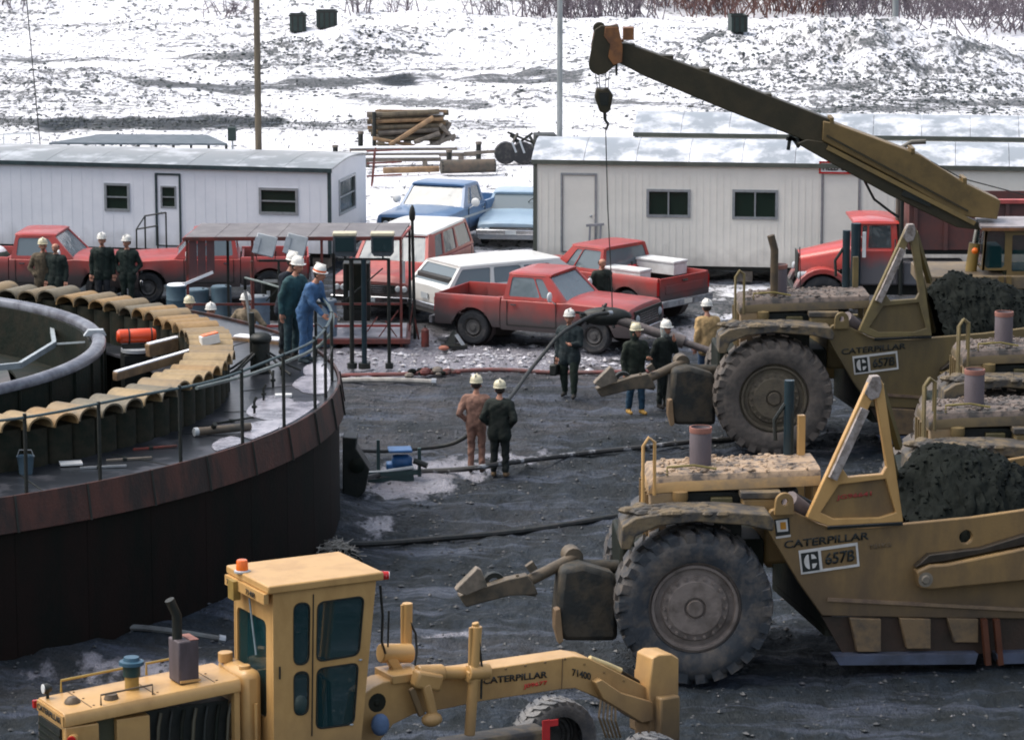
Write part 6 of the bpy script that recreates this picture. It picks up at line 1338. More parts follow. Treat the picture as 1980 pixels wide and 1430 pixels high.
def scraper_body(SC, ext=True):
    bigwheel(SC, cu, 0, RB, .95, -1, tyre_m, rim_m) if ext else None
    bigwheel(SC, cu+.05, 3.3, RB, .95, 1, tyre_m, rim_m)
    MB().tube([(cu, .9, RB), (cu, 2.6, RB)], .3, 16).build('axle', black, SC)
    MB().box(cu-1.0, cu+1.1, 1.0, 2.5, .55, 1.9).build('transmission', dkgreen, SC, .05)
    # fender caked with mud
    m = MB(); up = [(1204, 1066), (1206, 1022), (1232, 1004), (1300, 990), (1390, 986), (1484, 990), (1494, 1005)]; lo = [(1490, 1022), (1440, 1012), (1345, 1008), (1275, 1018), (1232, 1040), (1222, 1066)]
    m.uzplate(f.poly(up+lo, 0), -.02, .64); fe = m.build('fender', cat_mud, SC, .02)
    # lumps of mud on the fender
    m = MB()
    for k in range(170): px = rng.uniform(1215, 1440); p = q(px, 992+abs(px-1345)*.045, rng.uniform(0, .8)); s_ = rng.uniform(.03, .09); m.ell((p.x, rng.uniform(0, .6), f.uz(px, 994+abs(px-1345)*.06, 0)[1]+s_*.2), s_*1.5, s_, s_*.7, 6, 4)
    o = m.build('mud_crust', cat_mud, fe, merge=False); o['kind'] = 'stuff'
    # hood and engine
    y0, y1 = .75, 2.0
    m = MB(); secs = []
    for px, pt, pb in ((1242, 938, 958), (1252, 924, 956), (1300, 918, 951), (1400, 911, 944), (1480, 905, 938), (1566, 899, 931)):
        u, zt = f.uz(px, pt, y0); zb = f.uz(px, pb, y0)[1]; e = .10
        secs.append([Vector((u, y0, zb)), Vector((u, y0, zt-e)), Vector((u, y0+.04, zt-.02)), Vector((u, y0+.14, zt)), Vector((u, (y0+y1)/2, zt+.01)), Vector((u, y1-.14, zt)), Vector((u, y1, zt-e)), Vector((u, y1, zb))])
    m.loft(secs); hd = m.build('hood', [M('hood_paint', (.50, .31, .13), (.30, .21, .12), 2.2, .5, bump=.2), cat_frost], SC)
    for pg in hd.data.polygons:
        if pg.normal.z > .35: pg.material_index = 1
    # crust of frozen mud lying on the hood
    m = MB()
    for k in range(220):
        t_ = rng.uniform(0, 1); px = 1255+300*t_; z = f.uz(px, 920-19*t_, y0)[1]; s_ = .012+.022*rng.random()**2; u = f.uz(px, 915, y0)[0]; m.ell((u, rng.uniform(y0+.03, y1-.1), z+.01), s_*rng.uniform(.8, 2.2), s_*rng.uniform(.8, 2.), s_*rng.uniform(.6, 1.2), 7, 4)
    o = m.build('mud_crust', cat_frost, hd, merge=False); o['kind'] = 'stuff'
    ug0, ug1 = f.uz(1243, 980, y0)[0], f.uz(1296, 980, y0)[0]; zg0, zg1 = f.uz(1270, 1003, y0)[1], f.uz(1270, 954, y0)[1]
    MB().box(ug0, ug1, y0+.01, y1-.01, zg0-.5, zg1).build('radiator_shell', cat_mud if False else M('tan_guard', (.34, .23, .12), (.2, .15, .11), 3, .55, bump=.4), SC, .03)
    for k in range(6): y_ = y0+.12+k*.22; MB().box(ug0-.03, ug0-.002, y_, y_+.06, zg0-.4, zg1-.05).build('grille_bar', cat_dirty, SC)
    ue = f.uz(1420, 980, y0)[0]; MB().box(ug1+.002, ue, y0+.12, y1-.12, zg0-.6, zg1-.02).build('engine', black, SC, .02)
    u, z = f.uz(1303, 962, y0-.05); m = MB(); m.lathe((u, y0-.02, z+.08), (0, 0, -1), [(0, -.02), (.11, 0), (.115, .1), (.05, .26), (.02, .32), (0, .32)], 14); m.build('air_cleaner_bowl', cat_dirty, SC)
    MB().box(f.uz(1360, 970, y0)[0], f.uz(1400, 970, y0)[0], y0-.03, y0+.115, f.uz(1380, 982, y0)[1], f.uz(1380, 960, y0)[1]).build('oil_cooler', M('olive_dark', (.09, .075, .03), None, 3, .6), SC, .01)
    MB().box(f.uz(1420, 970, y0-.1)[0], f.uz(1490, 970, y0-.1)[0], y0-.2, y0+.4, f.uz(1450, 993, y0-.1)[1], f.uz(1450, 958, y0-.1)[1]).build('battery_box', cat_dirty, SC, .03)
    MB().box(f.uz(1416, 970, y0-.1)[0], f.uz(1492, 970, y0-.1)[0], y0-.22, y0+.45, f.uz(1450, 957, y0-.1)[1], f.uz(1450, 945, y0-.1)[1]).build('box_lid', cat_mud, SC, .01)
    ub0, ub1 = f.uz(1552, 960, y0)[0], f.uz(1564, 960, y0)[0]; MB().box(ub0, ub1, y0+.02, y0+.12, f.uz(1558, 985, y0)[1], f.uz(1558, 931, y0)[1]).build('cowl_post', cat_dirty, SC)
    MB().box(ub0+.0, ub1+.0, y1-.4, y1-.3, f.uz(1558, 985, y0)[1], f.uz(1558, 931, y0)[1]).build('cowl_post', cat_dirty, SC)
    # the tractor is steered a little: turn its parts about the near wheel
    rot = Matrix.Translation((cu, 0, 0)) @ Matrix.Rotation(R(-8), 4, 'Z') @ Matrix.Translation((-cu, 0, 0)); done = set()
    def turn(o):
        for k in kids(o):
            if k.data.name not in done: k.data.transform(rot); done.add(k.data.name)
            turn(k)
    turn(SC)
    # rear deck, steering hitch and cylinders
    MB().box(f.uz(1480, 1000, .9)[0], f.uz(1600, 1000, .9)[0], .9, 2.6, 1.5, 2.15).build('hitch_block', cat_dirty, SC, .06)
    MB().tube([q(1505, 950, .7), q(1570, 985, .7)], .11, 12).build('steering_cylinder', black, SC)
    # hand rails at the nose
    for w_ in (y0-.02, y0+.3):
        a = q(1243, 958, w_); m = MB(); top = f.uz(1243, 862, w_)[1]; m.tube([(a.x, w_, a.z-.3), (a.x, w_, top), (a.x+.08, w_, top+.12), (a.x+.17, w_, top+.05), (a.x+.17, w_, a.z)], .025, 8); m.build('hand_rail', cat, SC)
    MB().tube([q(1290, 918, y0+.1), q(1290, 903, y0+.1), q(1342, 899, y0+.1), q(1385, 906, y0+.1)], .018, 6).build('hood_rail', M('olive_rail', (.25, .2, .06), None, 3, .5), SC)
    # silencer
    u0, zb = f.uz(1354, 905, 1.3); zt = f.uz(1354, 826, 1.3)[1]; m = MB(); m.lathe((u0, 1.3, zb-.15), (0, 0, 1), [(.0, 0), (.16, 0), (.16, zt-zb+.12), (.14, zt-zb+.15), (.12, zt-zb+.10), (0, zt-zb+.10)], 20); m.build('silencer', M('rusty_silencer', (.105, .085, .095), (.07, .055, .06), 3, .7, streak=3), SC)
    MB().lathe((u0, 1.3, zt-.02), (0, 0, 1), [(.163, -.05), (.168, 0), (.163, .03), (.145, .03)], 20).build('silencer_rim', M('rust_pink', (.30, .13, .10), None, 4, .7), SC)
    # dark canopy post and yellow post behind the hood
    a = q(1524, 905, 1.6); MB().tube([(a.x, 1.6, a.z-.4), (a.x, 1.6, f.uz(1524, 735, 1.6)[1])], .075, 14).build('exhaust_stack', M('blue_black', (0, 0, 0)), SC); MB().tube([(a.x-.06, 1.6, f.uz(1524, 780, 1.6)[1]), (a.x-.22, 1.6, f.uz(1524, 810, 1.6)[1]), (a.x-.2, 1.6, f.uz(1524, 850, 1.6)[1])], .03, 6).build('lever', black, SC)
    a = q(1548, 895, 1.5); MB().box(a.x-.05, a.x+.05, 1.45, 1.55, a.z-.3, f.uz(1546, 802, 1.5)[1]).build('yellow_post', cat, SC)
    MB().box(a.x-.6, a.x-.1, 1.2, 1.9, a.z-.75, a.z-.3).build('driver_seat', seat, SC, .06)
    # gooseneck side plates and bowl
    ol = [(1482, 1020), (1483, 1000), (1492, 986), (1512, 980), (1532, 986), (1556, 998), (1584, 1012), (1610, 1020), (1680, 1019), (1745, 1013), (1880, 1000), (1985, 985), (2120, 962), (2120, 1196), (1985, 1196), (1800, 1194), (1590, 1190), (1546, 1128), (1496, 1046)]
    hole = f.uz(1868, 1038, .2); hl = [(hole[0]+.10*math.cos(t_), hole[1]+.10*math.sin(t_)) for t_ in np.linspace(0, 2*math.pi, 17)[:-1]]
    for w_ in (.20, 3.2):
        m = MB(); m.uzplate(f.poly(ol, .20), w_, w_+.10, [hl]); m.build('bowl_side', cat_dirty, SC, .015)
    u0, z0 = f.uz(1600, 1185, .2); m = MB(); m.box(u0, f.uz(2120, 1000, .2)[0], .31, 3.19, .55, .65); m.box(u0+.0, u0+.1, .31, 3.19, .66, 1.6); m.build('bowl_floor', dkgreen, SC)
    # lower apron: dark recess with blocks, then the cutting edge
    m = MB(); m.uzplate(f.poly([(1590, 1192), (2120, 1196), (2120, 1262), (1632, 1266)], .24), .26, .34); m.build('lower_side', M('dark_rust_side', (.045, .025, .015), (.03, .02, .012), 3, .6, bump=.3), SC)
    for a, b_, yb in ((1642, 1702, 1258), (1738, 1798, 1252), (1830, 1890, 1240)):
        m = MB(); m.uzplate(f.poly([(a, 1193), (b_, 1195), (b_, yb), (a+14, yb)], .2), .15, .255); m.build('side_block', M('block_tan', (.19, .125, .065), (.09, .07, .05), 3, .6, bump=.3), SC, .012)
    MB().uzplate(f.poly([(1612, 1266), (1890, 1262), (1884, 1282), (1622, 1284)], .1), .06, .30).build('cutting_edge', M('worn_blue_steel', (.11, .13, .19), (.08, .09, .12), 3, .35, metal=.3), SC)
    MB().uzplate(f.poly([(1925, 1262), (2100, 1256), (2100, 1276), (1930, 1282)], .1), .06, .30).build('cutting_edge', M('worn_blue_steel', (0, 0, 0)), SC)
    for px, d in ((1902, 1), (1926, 0)): a = q(px, 1196, .1); b_ = q(px+8, 1284, .1); MB().bar(a, b_, .08, .1).build('rust_strut', M('strut_rust', (.10, .03, .012), None, 3, .6), SC)
    MB().bar(q(1600, 1158, .18), q(1985, 1178, .18), .03, .05).build('rub_strip', M('strip_tan', (.25, .17, .1), (.15, .10, .07), 3, .6), SC)
    # push arm lying proud on the side
    m = MB(); m.uzplate(f.poly([(1772, 1104), (1798, 1092), (1830, 1090), (1985, 1058), (2120, 1030), (2120, 1108), (1985, 1122), (1800, 1140), (1780, 1138)], -.0), -.02, .198); m.build('draft_arm', cat_dirty, SC, .03)
    m = MB(); m.uzplate(f.poly([(1772, 1098), (1800, 1074), (1900, 1062), (1985, 1036), (2120, 1005), (2120, 1026), (1985, 1054), (1830, 1086), (1798, 1090)], 0), .05, .198); m.build('arm_shadow', M('shadow_black', (.022, .016, .010), (.04, .03, .02), 3, .5), SC, .01)  # dark plate added as the shadow above the draft arm
    u, z = f.uz(1790, 1120, -.02); MB().lathe((u, -.021, z), (0, -1, 0), [(0, .03), (.05, .03), (.07, 0), (.11, 0)], 16).build('arm_pin', palegrey if False else M('pin_grey', (.2, .17, .13), None, 3, .6), SC)
    # lifting eye on the gooseneck tip
    u, z = f.uz(1511, 968, .3); ring_ = [(u+.135*math.cos(t_), z+.02+.135*math.sin(t_)) for t_ in np.linspace(0, math.pi, 10)]+[(u-.145, z-.17), (u+.145, z-.17)]
    m = MB(); m.uzplate(ring_, .12, .19, [[(u+.05*math.cos(t_), z+.02+.05*math.sin(t_)) for t_ in np.linspace(0, 2*math.pi, 13)[:-1]]]); m.build('lifting_eye', cat_dirty, SC, .01)
    MB().tube([(u+.12, .3, z+.02), (u+.45, .5, z-.25)], .13, 12).build('draft_tube', M('dusty_tube', (.16, .13, .13), None, 3, .7), SC)
    # A frame with sheet below the window
    L0, L1 = f.uz(1560, 998, .2), f.uz(1748, 1010, .2)
    out_ = f.poly([(1560, 1000), (1676, 745), (1684, 730), (1700, 728), (1708, 742), (1746, 1008), (1600, 1016)], .1)
    win = f.poly([(1686, 772), (1694, 772), (1714, 902), (1706, 916), (1640, 922), (1628, 904)], .1); rec = f.poly([(1622, 936), (1712, 925), (1732, 990), (1700, 1000), (1612, 1002), (1586, 990)], .1)
    m = MB(); m.uzplate(out_, .08, .19, [win, rec]); m.build('a_frame', cat, SC, .012)
    m = MB(); m.uzplate(rec, .15, .185); m.build('a_frame_sheet', cat_dirty, SC)
    MB().uzplate(f.poly([(1672, 760), (1686, 728), (1702, 727), (1706, 748), (1700, 768), (1684, 774)], .06), .06, .21).build('frame_cap', M('frosty_cap', (.35, .31, .29), (.16, .13, .11), 7, .7, bump=.5), SC, .01)
    MB().bar(q(1672, 790, .04), q(1610, 925, .04), .09, .12).build('frame_stay', M('frosty_cap', (0, 0, 0)), SC)
    MB().bar(q(1702, 745, .5), q(1738, 865, 1.1), .09, .1).build('rear_leg', M('olive_leg', (.13, .095, .03), None, 3, .6), SC); MB().bar(q(1690, 745, .5), q(1745, 980, 2.4), .09, .1).build('rear_leg', M('olive_leg', (0, 0, 0)), SC)
    MB().bar(q(1745, 1012, .16), q(1600, 1020, .16), .04, .04).build('frame_foot', black, SC)
    # front push hitch and bail
    m = MB(); m.uzplate(f.poly([(1086, 1100), (1128, 1092), (1188, 1110), (1196, 1130), (1196, 1240), (1090, 1240), (1078, 1215), (1076, 1190)], .8), .8, 1.25); m.build('bumper_box', M('hitch_mud', (.062, .050, .034), (.022, .024, .022), 3.4, .75, mix=(.42, .6), bump=.8, bscale=8), SC, .08)
    m = MB(); m.uzplate(f.poly([(1074, 1180), (1084, 1176), (1090, 1240), (1082, 1246), (1073, 1215)], .7), .72, .9); m.build('bumper_edge', M('edge_tan', (.30, .19, .10), None, 3, .6), SC, .01)
    MB().tube([q(1112, 1093, 1.3), q(1205, 1095, 1.3)], .10, 12).build('push_shaft', M('hitch_mud', (0, 0, 0)), SC)
    MB().tube([q(1116, 1074, 1.3), q(1022, 1122, .9)], .085, 12).build('bail_tube', M('bail_tan', (.125, .095, .062), (.05, .045, .035), 4, .6), SC)
    MB().lathe(q(1110, 1078, 1.2), (0, 1, 0), [(0, 0), (.14, 0), (.14, .3), (0, .3)], 14).build('bail_joint', M('bail_tan', (0, 0, 0)), SC)
    MB().bar(q(1118, 1080, 1.4), q(1108, 1160, 1.4), .16, .2).build('hitch_arm', M('hitch_mud', (0, 0, 0)), SC)
    m = MB(); m.uzplate(f.poly([(900, 1172), (886, 1150), (905, 1142), (980, 1118), (1020, 1110), (1034, 1132), (1040, 1148), (985, 1150)], .8), .75, .95); m.build('bail_plate', M('bail_tan', (0, 0, 0)), SC, .02)
    m = MB(); m.uzplate(f.poly([(880, 1140), (886, 1132), (922, 1096), (930, 1100), (942, 1132), (900, 1150)], .6), .55, .72); m.build('bail_hook', M('bail_pale', (.21, .17, .13), (.09, .08, .06), 4, .6), SC, .015)
    MB().lathe(q(956, 1128, .9), (0, 1, 0), [(.09, 0), (.16, 0), (.17, .06), (.16, .12), (.09, .12), (.09, 0)], 18).build('bail_ring', black, SC)
    MB().bar(q(1020, 1100, .9), q(1034, 1090, .9), .10, .12).build('bail_lug', M('bail_tan', (0, 0, 0)), SC); MB().bar(q(1000, 1120, .9), q(1010, 1140, .9), .06, .06).build('bail_pin', palegrey, SC); MB().tube([q(1000, 1110, .8), q(1006, 1146, .8), q(1036, 1150, .8)], .025, 6).build('bail_hose', M('bail_tan', (0, 0, 0)), SC)
    return SC
scraper_body(SC)
def decals(SC, name_lbl, num, full):
    frtext(SC, f, 'CATERPILLAR', (1516, 1060), (1680, 1042), 15, .195, ink)
    m = MB(); A = [(1544, 1064), (1658, 1048), (1662, 1094), (1549, 1110)]; P = f.poly(A, .19)
    def bl(u, v): a = Vector(P[3]).lerp(Vector(P[2]), u); b_ = Vector(P[0]).lerp(Vector(P[1]), u); r_ = a.lerp(b_, v); return (r_.x, r_.y)
    m = MB(); m.uzplate([bl(0, 0), bl(1, 0), bl(1, 1), bl(0, 1)], .186, .197, [[bl(.37, .1), bl(.965, .1), bl(.965, .88), bl(.37, .88)]]); st = m.build('model_plate', stickw, SC)
    m = MB(); m.uzplate([bl(.03, .09), bl(.32, .09), bl(.32, .88), bl(.03, .88)], .180, .1855); m.build('emblem_ground', ink, st)
    m = MB()
    m.uzplate([bl(.17-.10*math.cos(t_), .49+.32*math.sin(t_)) for t_ in np.linspace(-1.25, 1.25, 10)]+[bl(.155, .79), bl(.155, .19)], .174, .179)
    for s_ in (1, -1): m.uzplate([bl(.20, .49+s_*.10), bl(.20, .49+s_*.30), bl(.245, .49+s_*.27), bl(.275, .49+s_*.16), bl(.285, .49+s_*.10)], .174, .179)
    m.build('emblem', stickw, st)
    a0 = bl(.42, .25); a1 = bl(.92, .25); ax = Vector((a1[0]-a0[0], 0, a1[1]-a0[1])); wd = ax.length; ax.normalize(); text(SC, num, Vector((a0[0], .19, a0[1])), ax, Vector((0, 0, 1)), Vector((0, -1, 0)), wd, .5*(Vector(P[0])-Vector(P[3])).length, ink)
    if full:
        frtext(SC, f, 'T81KG', (1680, 1062), (1723, 1056), 9, .195, inkgrey); frtext(SC, f, 'JG96641', (1617, 968), (1685, 960), 11, .145, inkred)
        m = MB(); m.uzplate(f.poly([(1497, 1004), (1526, 1000), (1528, 1032), (1501, 1036)], .19), .19, .198); s2 = m.build('square_sticker', ink, SC)
        m = MB(); m.uzplate(f.poly([(1500, 1006), (1522, 1003), (1524, 1026), (1503, 1028)], .19), .184, .189); m.build('sticker_face', stickw, s2)
        m = MB(); m.uzplate(f.poly([(1508, 1009), (1519, 1008), (1520, 1022), (1509, 1023)], .19), .178, .183); m.build('sticker_mark', M('mark_orange', (.5, .22, .02), None, 3, .5), s2)
        m = MB(); m.uzplate(f.poly([(1500, 1037), (1529, 1033), (1529, 1037), (1501, 1041)], .19), .19, .198); m.build('sticker_strip', stickw, s2)
decals(SC, '', '657B', True)
# second machine: same build, dirtier paint, one more stack with a bent top
def copy_scraper(px, py, yaw, label, skip=()):
    c = copy_tree(SC); c['label'] = label; c.location = (*G(px, py).xy, 0); c.rotation_euler.z = R(yaw)
    return c
S2 = copy_scraper(1497, 884, 9.5, 'second wheel scraper, darker with mud caked tyre, behind the nearest one')
swap = {'dirty_yellow_paint': M('drab_yellow_paint', (.165, .118, .048), (.115, .085, .042), 1.6, .55, streak=2.5, bump=.2), 'yellow_machine_paint': M('olive_yellow_paint', (.19, .145, .06), (.13, .1, .05), 2, .55), 'muddy_tyre': tyre_mm, 'mud_caked_rim': M('dark_rim', (.13, .105, .07), (.08, .065, .048), 3, .75, bump=.6)}
swap['hood_paint'] = M('drab_hood', (.15, .11, .055), (.08, .065, .045), 2.2, .6); swap['snow_and_mud_hood'] = M('drab_hood_crust', (.16, .125, .105), (.045, .042, .04), 4.5, .8, mix=(.45, .6), bump=.8, bscale=9)
def reskin(o):
    for k in list(kids(o)):
        if k.name.startswith('lettering') and k.data.materials and k.data.materials[0].name in ('red_ink', 'grey_ink'): bpy.data.objects.remove(k)
    for k in kids(o):
        if k.type == 'MESH' and any(m_.name in swap for m_ in k.data.materials):
            k.data = k.data.copy()
            for i, m_ in enumerate(k.data.materials):
                if m_.name in swap: k.data.materials[i] = swap[m_.name]
        reskin(k)
reskin(S2)
for k in list(kids(S2)):
    if k.name.startswith('lettering') and k.data.name.startswith('lettering'):
        pass
for k in kids(S2):
    if k.name.startswith(('square_sticker',)):
        for z in kids(k): bpy.data.objects.remove(z)
        bpy.data.objects.remove(k)
f2 = Fr(1497, 884, 9.5)
p = f2.p(1502, 500, 1.3); MB().tube([(p.x-.12, 1.0, f2.uz(1500, 580, 1.2)[1]), (p.x-.12, 1.0, f2.uz(1500, 480, 1.2)[1]), (p.x-.2, 1.0, f2.uz(1500, 452, 1.2)[1])], .075, 10).build('bent_exhaust', M('rusty_stack', (.10, .07, .04), (.06, .045, .03), 4, .7), S2)
S3 = copy_scraper(1880, 1168, 10, 'third wheel scraper at the right edge, only rails, silencer and frosty hood in view'); reskin(S3)
S4 = copy_scraper(1938, 1012, 10, 'fourth wheel scraper at the right edge, just behind the third'); reskin(S4)
for s_ in (S3, S4):
    for k in list(kids(s_)):
        if k.name.split('.')[0] in ('bail_tube', 'bail_joint', 'hitch_arm', 'bail_plate', 'bail_hook', 'bail_ring', 'bail_lug', 'bail_pin', 'bail_hose', 'push_shaft', 'bumper_box', 'bumper_edge', 'hitch_crust'): bpy.data.objects.remove(k)
# heaps of soil in the bowls
def heap(fr, pts, w0, w1, label):
    o = thing('soil_heap', fr.o, fr.yaw, label, 'soil', 'soil heaped in the scraper bowls'); P = [fr.uz(a, b_, (w0+w1)/2) for a, b_ in pts]; us = [p[0] for p in P]; m = MB(); rows = []; n = 90; k = 46
    for i in range(n+1):
        u = us[0]+(us[-1]-us[0])*i/n; zt = np.interp(u, us, [p[1] for p in P]); row = []
        for j in range(k+1):
            t_ = j/k; e = math.sin(math.pi*min(1, max(0, t_)))**.55; w_ = w0+(w1-w0)*t_
            row.append(Vector((u+rng.normal()*.02, w_+rng.normal()*.02, 1.5+(zt-1.5)*e+float(fbm(np.array([u*2.2]), np.array([w_*2.2]), 4, 33)[0])*.26+rng.normal()*.012)))
        rows.append(row)
    m.loft(rows, close=False, caps=False); m.build('heap_surface', soil, o, smooth=80)
    m = MB()
    for i in range(700):
        r_ = rows[rng.integers(1, n)][rng.integers(1, k-1)]; s_ = .010+.03*rng.random()**3; m.ell(r_+Vector((0, 0, s_*.1)), s_*1.2, s_, s_*.8, 6, 4)
    x = m.build('clods', soil, o, smooth=80, merge=False); x['kind'] = 'stuff'
    return o
h1 = heap(f, [(1722, 960), (1745, 925), (1780, 885), (1850, 868), (1930, 884), (2000, 905), (2100, 930)], .32, 3.18, 'dark soil heaped in the bowl of the nearest scraper')
h2 = heap(f2, [(1795, 570), (1815, 548), (1850, 540), (1900, 545), (1960, 556), (2060, 575)], .32, 3.18, 'dark soil heaped in the bowl of the second scraper')

# ------------------------------------------------------------------ motor grader in the foreground
f = Fr(560, 1672, 28.5); GR = frthing('motor_grader', f, 'bright yellow motor grader with glazed cab in the foreground', 'grader')
q = lambda px, py, w=0: f.p(px, py, w)
# cab: near face on w=0
zc1 = f.uz(535, 1143, 0)[1]; ua, ub = f.uz(527, 1300, 0)[0], f.uz(712, 1300, 0)[0]; uat, ubt = f.uz(525, 1150, 0)[0], f.uz(736, 1118, 0)[0]
CW = 1.14; zb = .9
cabm = MB(); gs = []
bl, br, tr, tl = (ua, 0, zb), (f.uz(690, 1425, 0)[0], 0, zb), (ubt-.06, 0, zc1-.02), (uat+.02, 0, zc1-.02)
def near_face():
    m = MB(); P = [(bl[0], bl[2]), (br[0], br[2]), (tr[0], tr[2]), (tl[0], tl[2])]
    wins = []
    def rw_(corners, r):   # rounded window from four photo corners
        c = [Vector(f.uz(*p_, 0)) for p_ in corners]; o = []
        for i in range(4):
            p0 = c[i]; a = (c[i-1]-p0); b_ = (c[(i+1) % 4]-p0); ra = min(r, a.length*.48); rb_ = min(r, b_.length*.48); A = p0+a.normalized()*ra; B = p0+b_.normalized()*rb_
            for k in range(6): t_ = k/5; o.append(tuple((A*(1-t_)**2+p0*2*t_*(1-t_)+B*t_*t_)))
        return o
    W1_ = rw_([(567, 1165), (600, 1162), (598, 1283), (567, 1287)], .11); W2_ = rw_([(613, 1163), (705, 1150), (695, 1266), (611, 1280)], .10)
    W3_ = rw_([(567, 1298), (598, 1295), (597, 1380), (568, 1384)], .11); W4_ = rw_([(612, 1291), (694, 1279), (685, 1400), (610, 1410)], .10)
    m.uzplate(P, 0, .05, [W1_, W2_, W3_, W4_]); cb = m.build('cab', cat, GR)
    for w_ in (W1_, W2_, W3_, W4_):
        g_ = MB(); g_.uzplate(w_, .02, .028); wo = g_.build('side_window', gl_teal, cb)
        cx = sum(p_[0] for p_ in w_)/len(w_); cy = sum(p_[1] for p_ in w_)/len(w_); outw = [(cx+(p_[0]-cx)*1.0, cy+(p_[1]-cy)*1.0) for p_ in w_]
        rr_ = MB(); ins = [(cx+(p_[0]-cx)*(1-.018/abs(max(.12, Vector((p_[0]-cx, p_[1]-cy)).length))), cy+(p_[1]-cy)*(1-.018/abs(max(.12, Vector((p_[0]-cx, p_[1]-cy)).length)))) for p_ in w_]
        rr_.uzplate(outw, -.008, .018, [ins]); rr_.build('rubber_seal', black, wo)
    return cb
cb = near_face()
# far face, front and rear faces
def side_panel(Q, wins, name='cab_wall', r=.08):
    m = MB(); g_ = []; panel(m, g_, Q, wins, .05, r); o = m.build(name, cat, cb)
    for x in g_: x.build('side_window' if name == 'cab_wall' else 'end_window', gl_teal, o)
side_panel(((br[0], CW, zb), (bl[0], CW, zb), (tl[0], CW, tl[2]), (tr[0], CW, tr[2])), [(.08, .5, .55, .93), (.62, .5, .88, .93), (.1, .1, .55, .45)])
side_panel(((bl[0], CW-.02, zb), (bl[0], .055, zb), (tl[0]-.0, .055, tl[2]), (tl[0], CW-.02, tl[2])), [(.06, .36, .86, .845)], 'rear_wall')
side_panel(((br[0], .055, zb), (br[0], CW-.02, zb), (tr[0], CW-.02, tr[2]), (tr[0], .055, tr[2])), [(.07, .1, .93, .93)], 'front_wall')
m = MB(); ov = .06; m.loft([[Vector((uat-ov, -.05, z)) for z in (0,)]*1+[Vector((ubt+ov, -.05, 0)), Vector((ubt+ov, CW+.05, 0)), Vector((uat-ov, CW+.05, 0))] for _ in (0,)]) if False else None
m = MB(); m.box(uat-ov, ubt+ov*.4, -.045, CW+.05, zc1-.018, zc1+.085); m.build('cab_roof', cat, GR, .02)
MB().box(uat-.1, uat-.04, .0, CW, zc1-.14, zc1-.019).build('roof_lip', cat, GR)
# door seam, hinges, handle, wiper, interior
MB().bar(q(606, 1148, -.004), q(603, 1422, -.004), .012, .012).build('door_seam', black, GR)
MB().tube([q(541, 1288, -.03), q(541, 1312, -.03)], .012, 6).build('door_handle', black, GR)
for p_ in ((697, 1275), (680, 1400)): MB().ell(q(*p_, -.01), .025, .012, .012, 8, 6).build('hinge', palegrey, GR)
MB().box(ua+.35, ua+.85, .35, .95, 1.35, 1.5).build('driver_seat', seat, GR, .05); MB().box(ua+.32, ua+.45, .35, .95, 1.5, 2.05).build('seat_back', seat, GR, .05)
MB().box(ua+.1, ua+1.3, .06, CW-.06, zb+.02, zb+.1).build('cab_floor', black, GR); 
for k in range(6): u = ub-.35+.03*(k % 2); MB().tube([(u, .3+k*.13, zb+.1), (u-.02, .3+k*.13, 2.1), (u-.12, .3+k*.13, 2.18)], .014, 6).build('control_lever', black, GR)
MB().ell(q(582, 1362, .3), .09, .08, .12, 10, 8).build('white_cloth', M('teal_white', (.5, .62, .62), None, 5, .6), GR)
s_ = MB(); s_.lathe((ub-.45, .65, 2.2), Vector((-.5, 0, .85)), [(.19, 0), (.21, .012), (.19, .024), (.185, .012), (.19, 0)], 18); s_.build('steering_wheel', black, GR)
MB().tube([(uat-.02, .60, zc1-.2), (ua-.03, .40, zc1-.85)], .012, 6).build('wiper', M('wiper_grey', (.2, .25, .28), None, 5, .4), GR)
frz = Fr(560, 1672, 28.5)
# amber beacon, rear lights on roof
u = uat+.0; MB().lathe((u-.02, CW*.70, zc1+.085), (0, 0, 1), [(0, 0), (.075, 0), (.07, .12), (.06, .14), (0, .145)], 14).build('beacon', amber, GR); MB().lathe((u-.02, CW*.70, zc1+.075), (0, 0, 1), [(0, 0), (.1, 0), (.1, .02), (.07, .03)], 14).build('beacon_base', palegrey, GR)
MB().box(u-.16, u-.065, CW*.66, CW*.8, zc1-.25, zc1-.02).build('beacon_bracket', M('brass_bracket', (.3, .2, .05), None, 4, .5), GR)
MB().lathe((ubt+.02, .05, zc1+.02), (1, -.3, 0), [(0, .10), (.05, .10), (.055, 0), (0, 0)], 12).build('roof_lamp', redlens, GR); MB().lathe((ubt+.08, .03, zc1+.02), (1, -.3, 0), [(0, .05), (.045, .045), (.05, 0)], 12).build('roof_lamp_lens', white, GR)
text(GR, '71400', (uat-.105, .50, zc1-.12), (0, -1, 0), (0, 0, 1), (-1, 0, 0), .26, .07, ink); text(GR, '71400', (uat-.105, CW-.08, zc1-.12), (0, -1, 0), (0, 0, 1), (-1, 0, 0), .24, .07, ink)
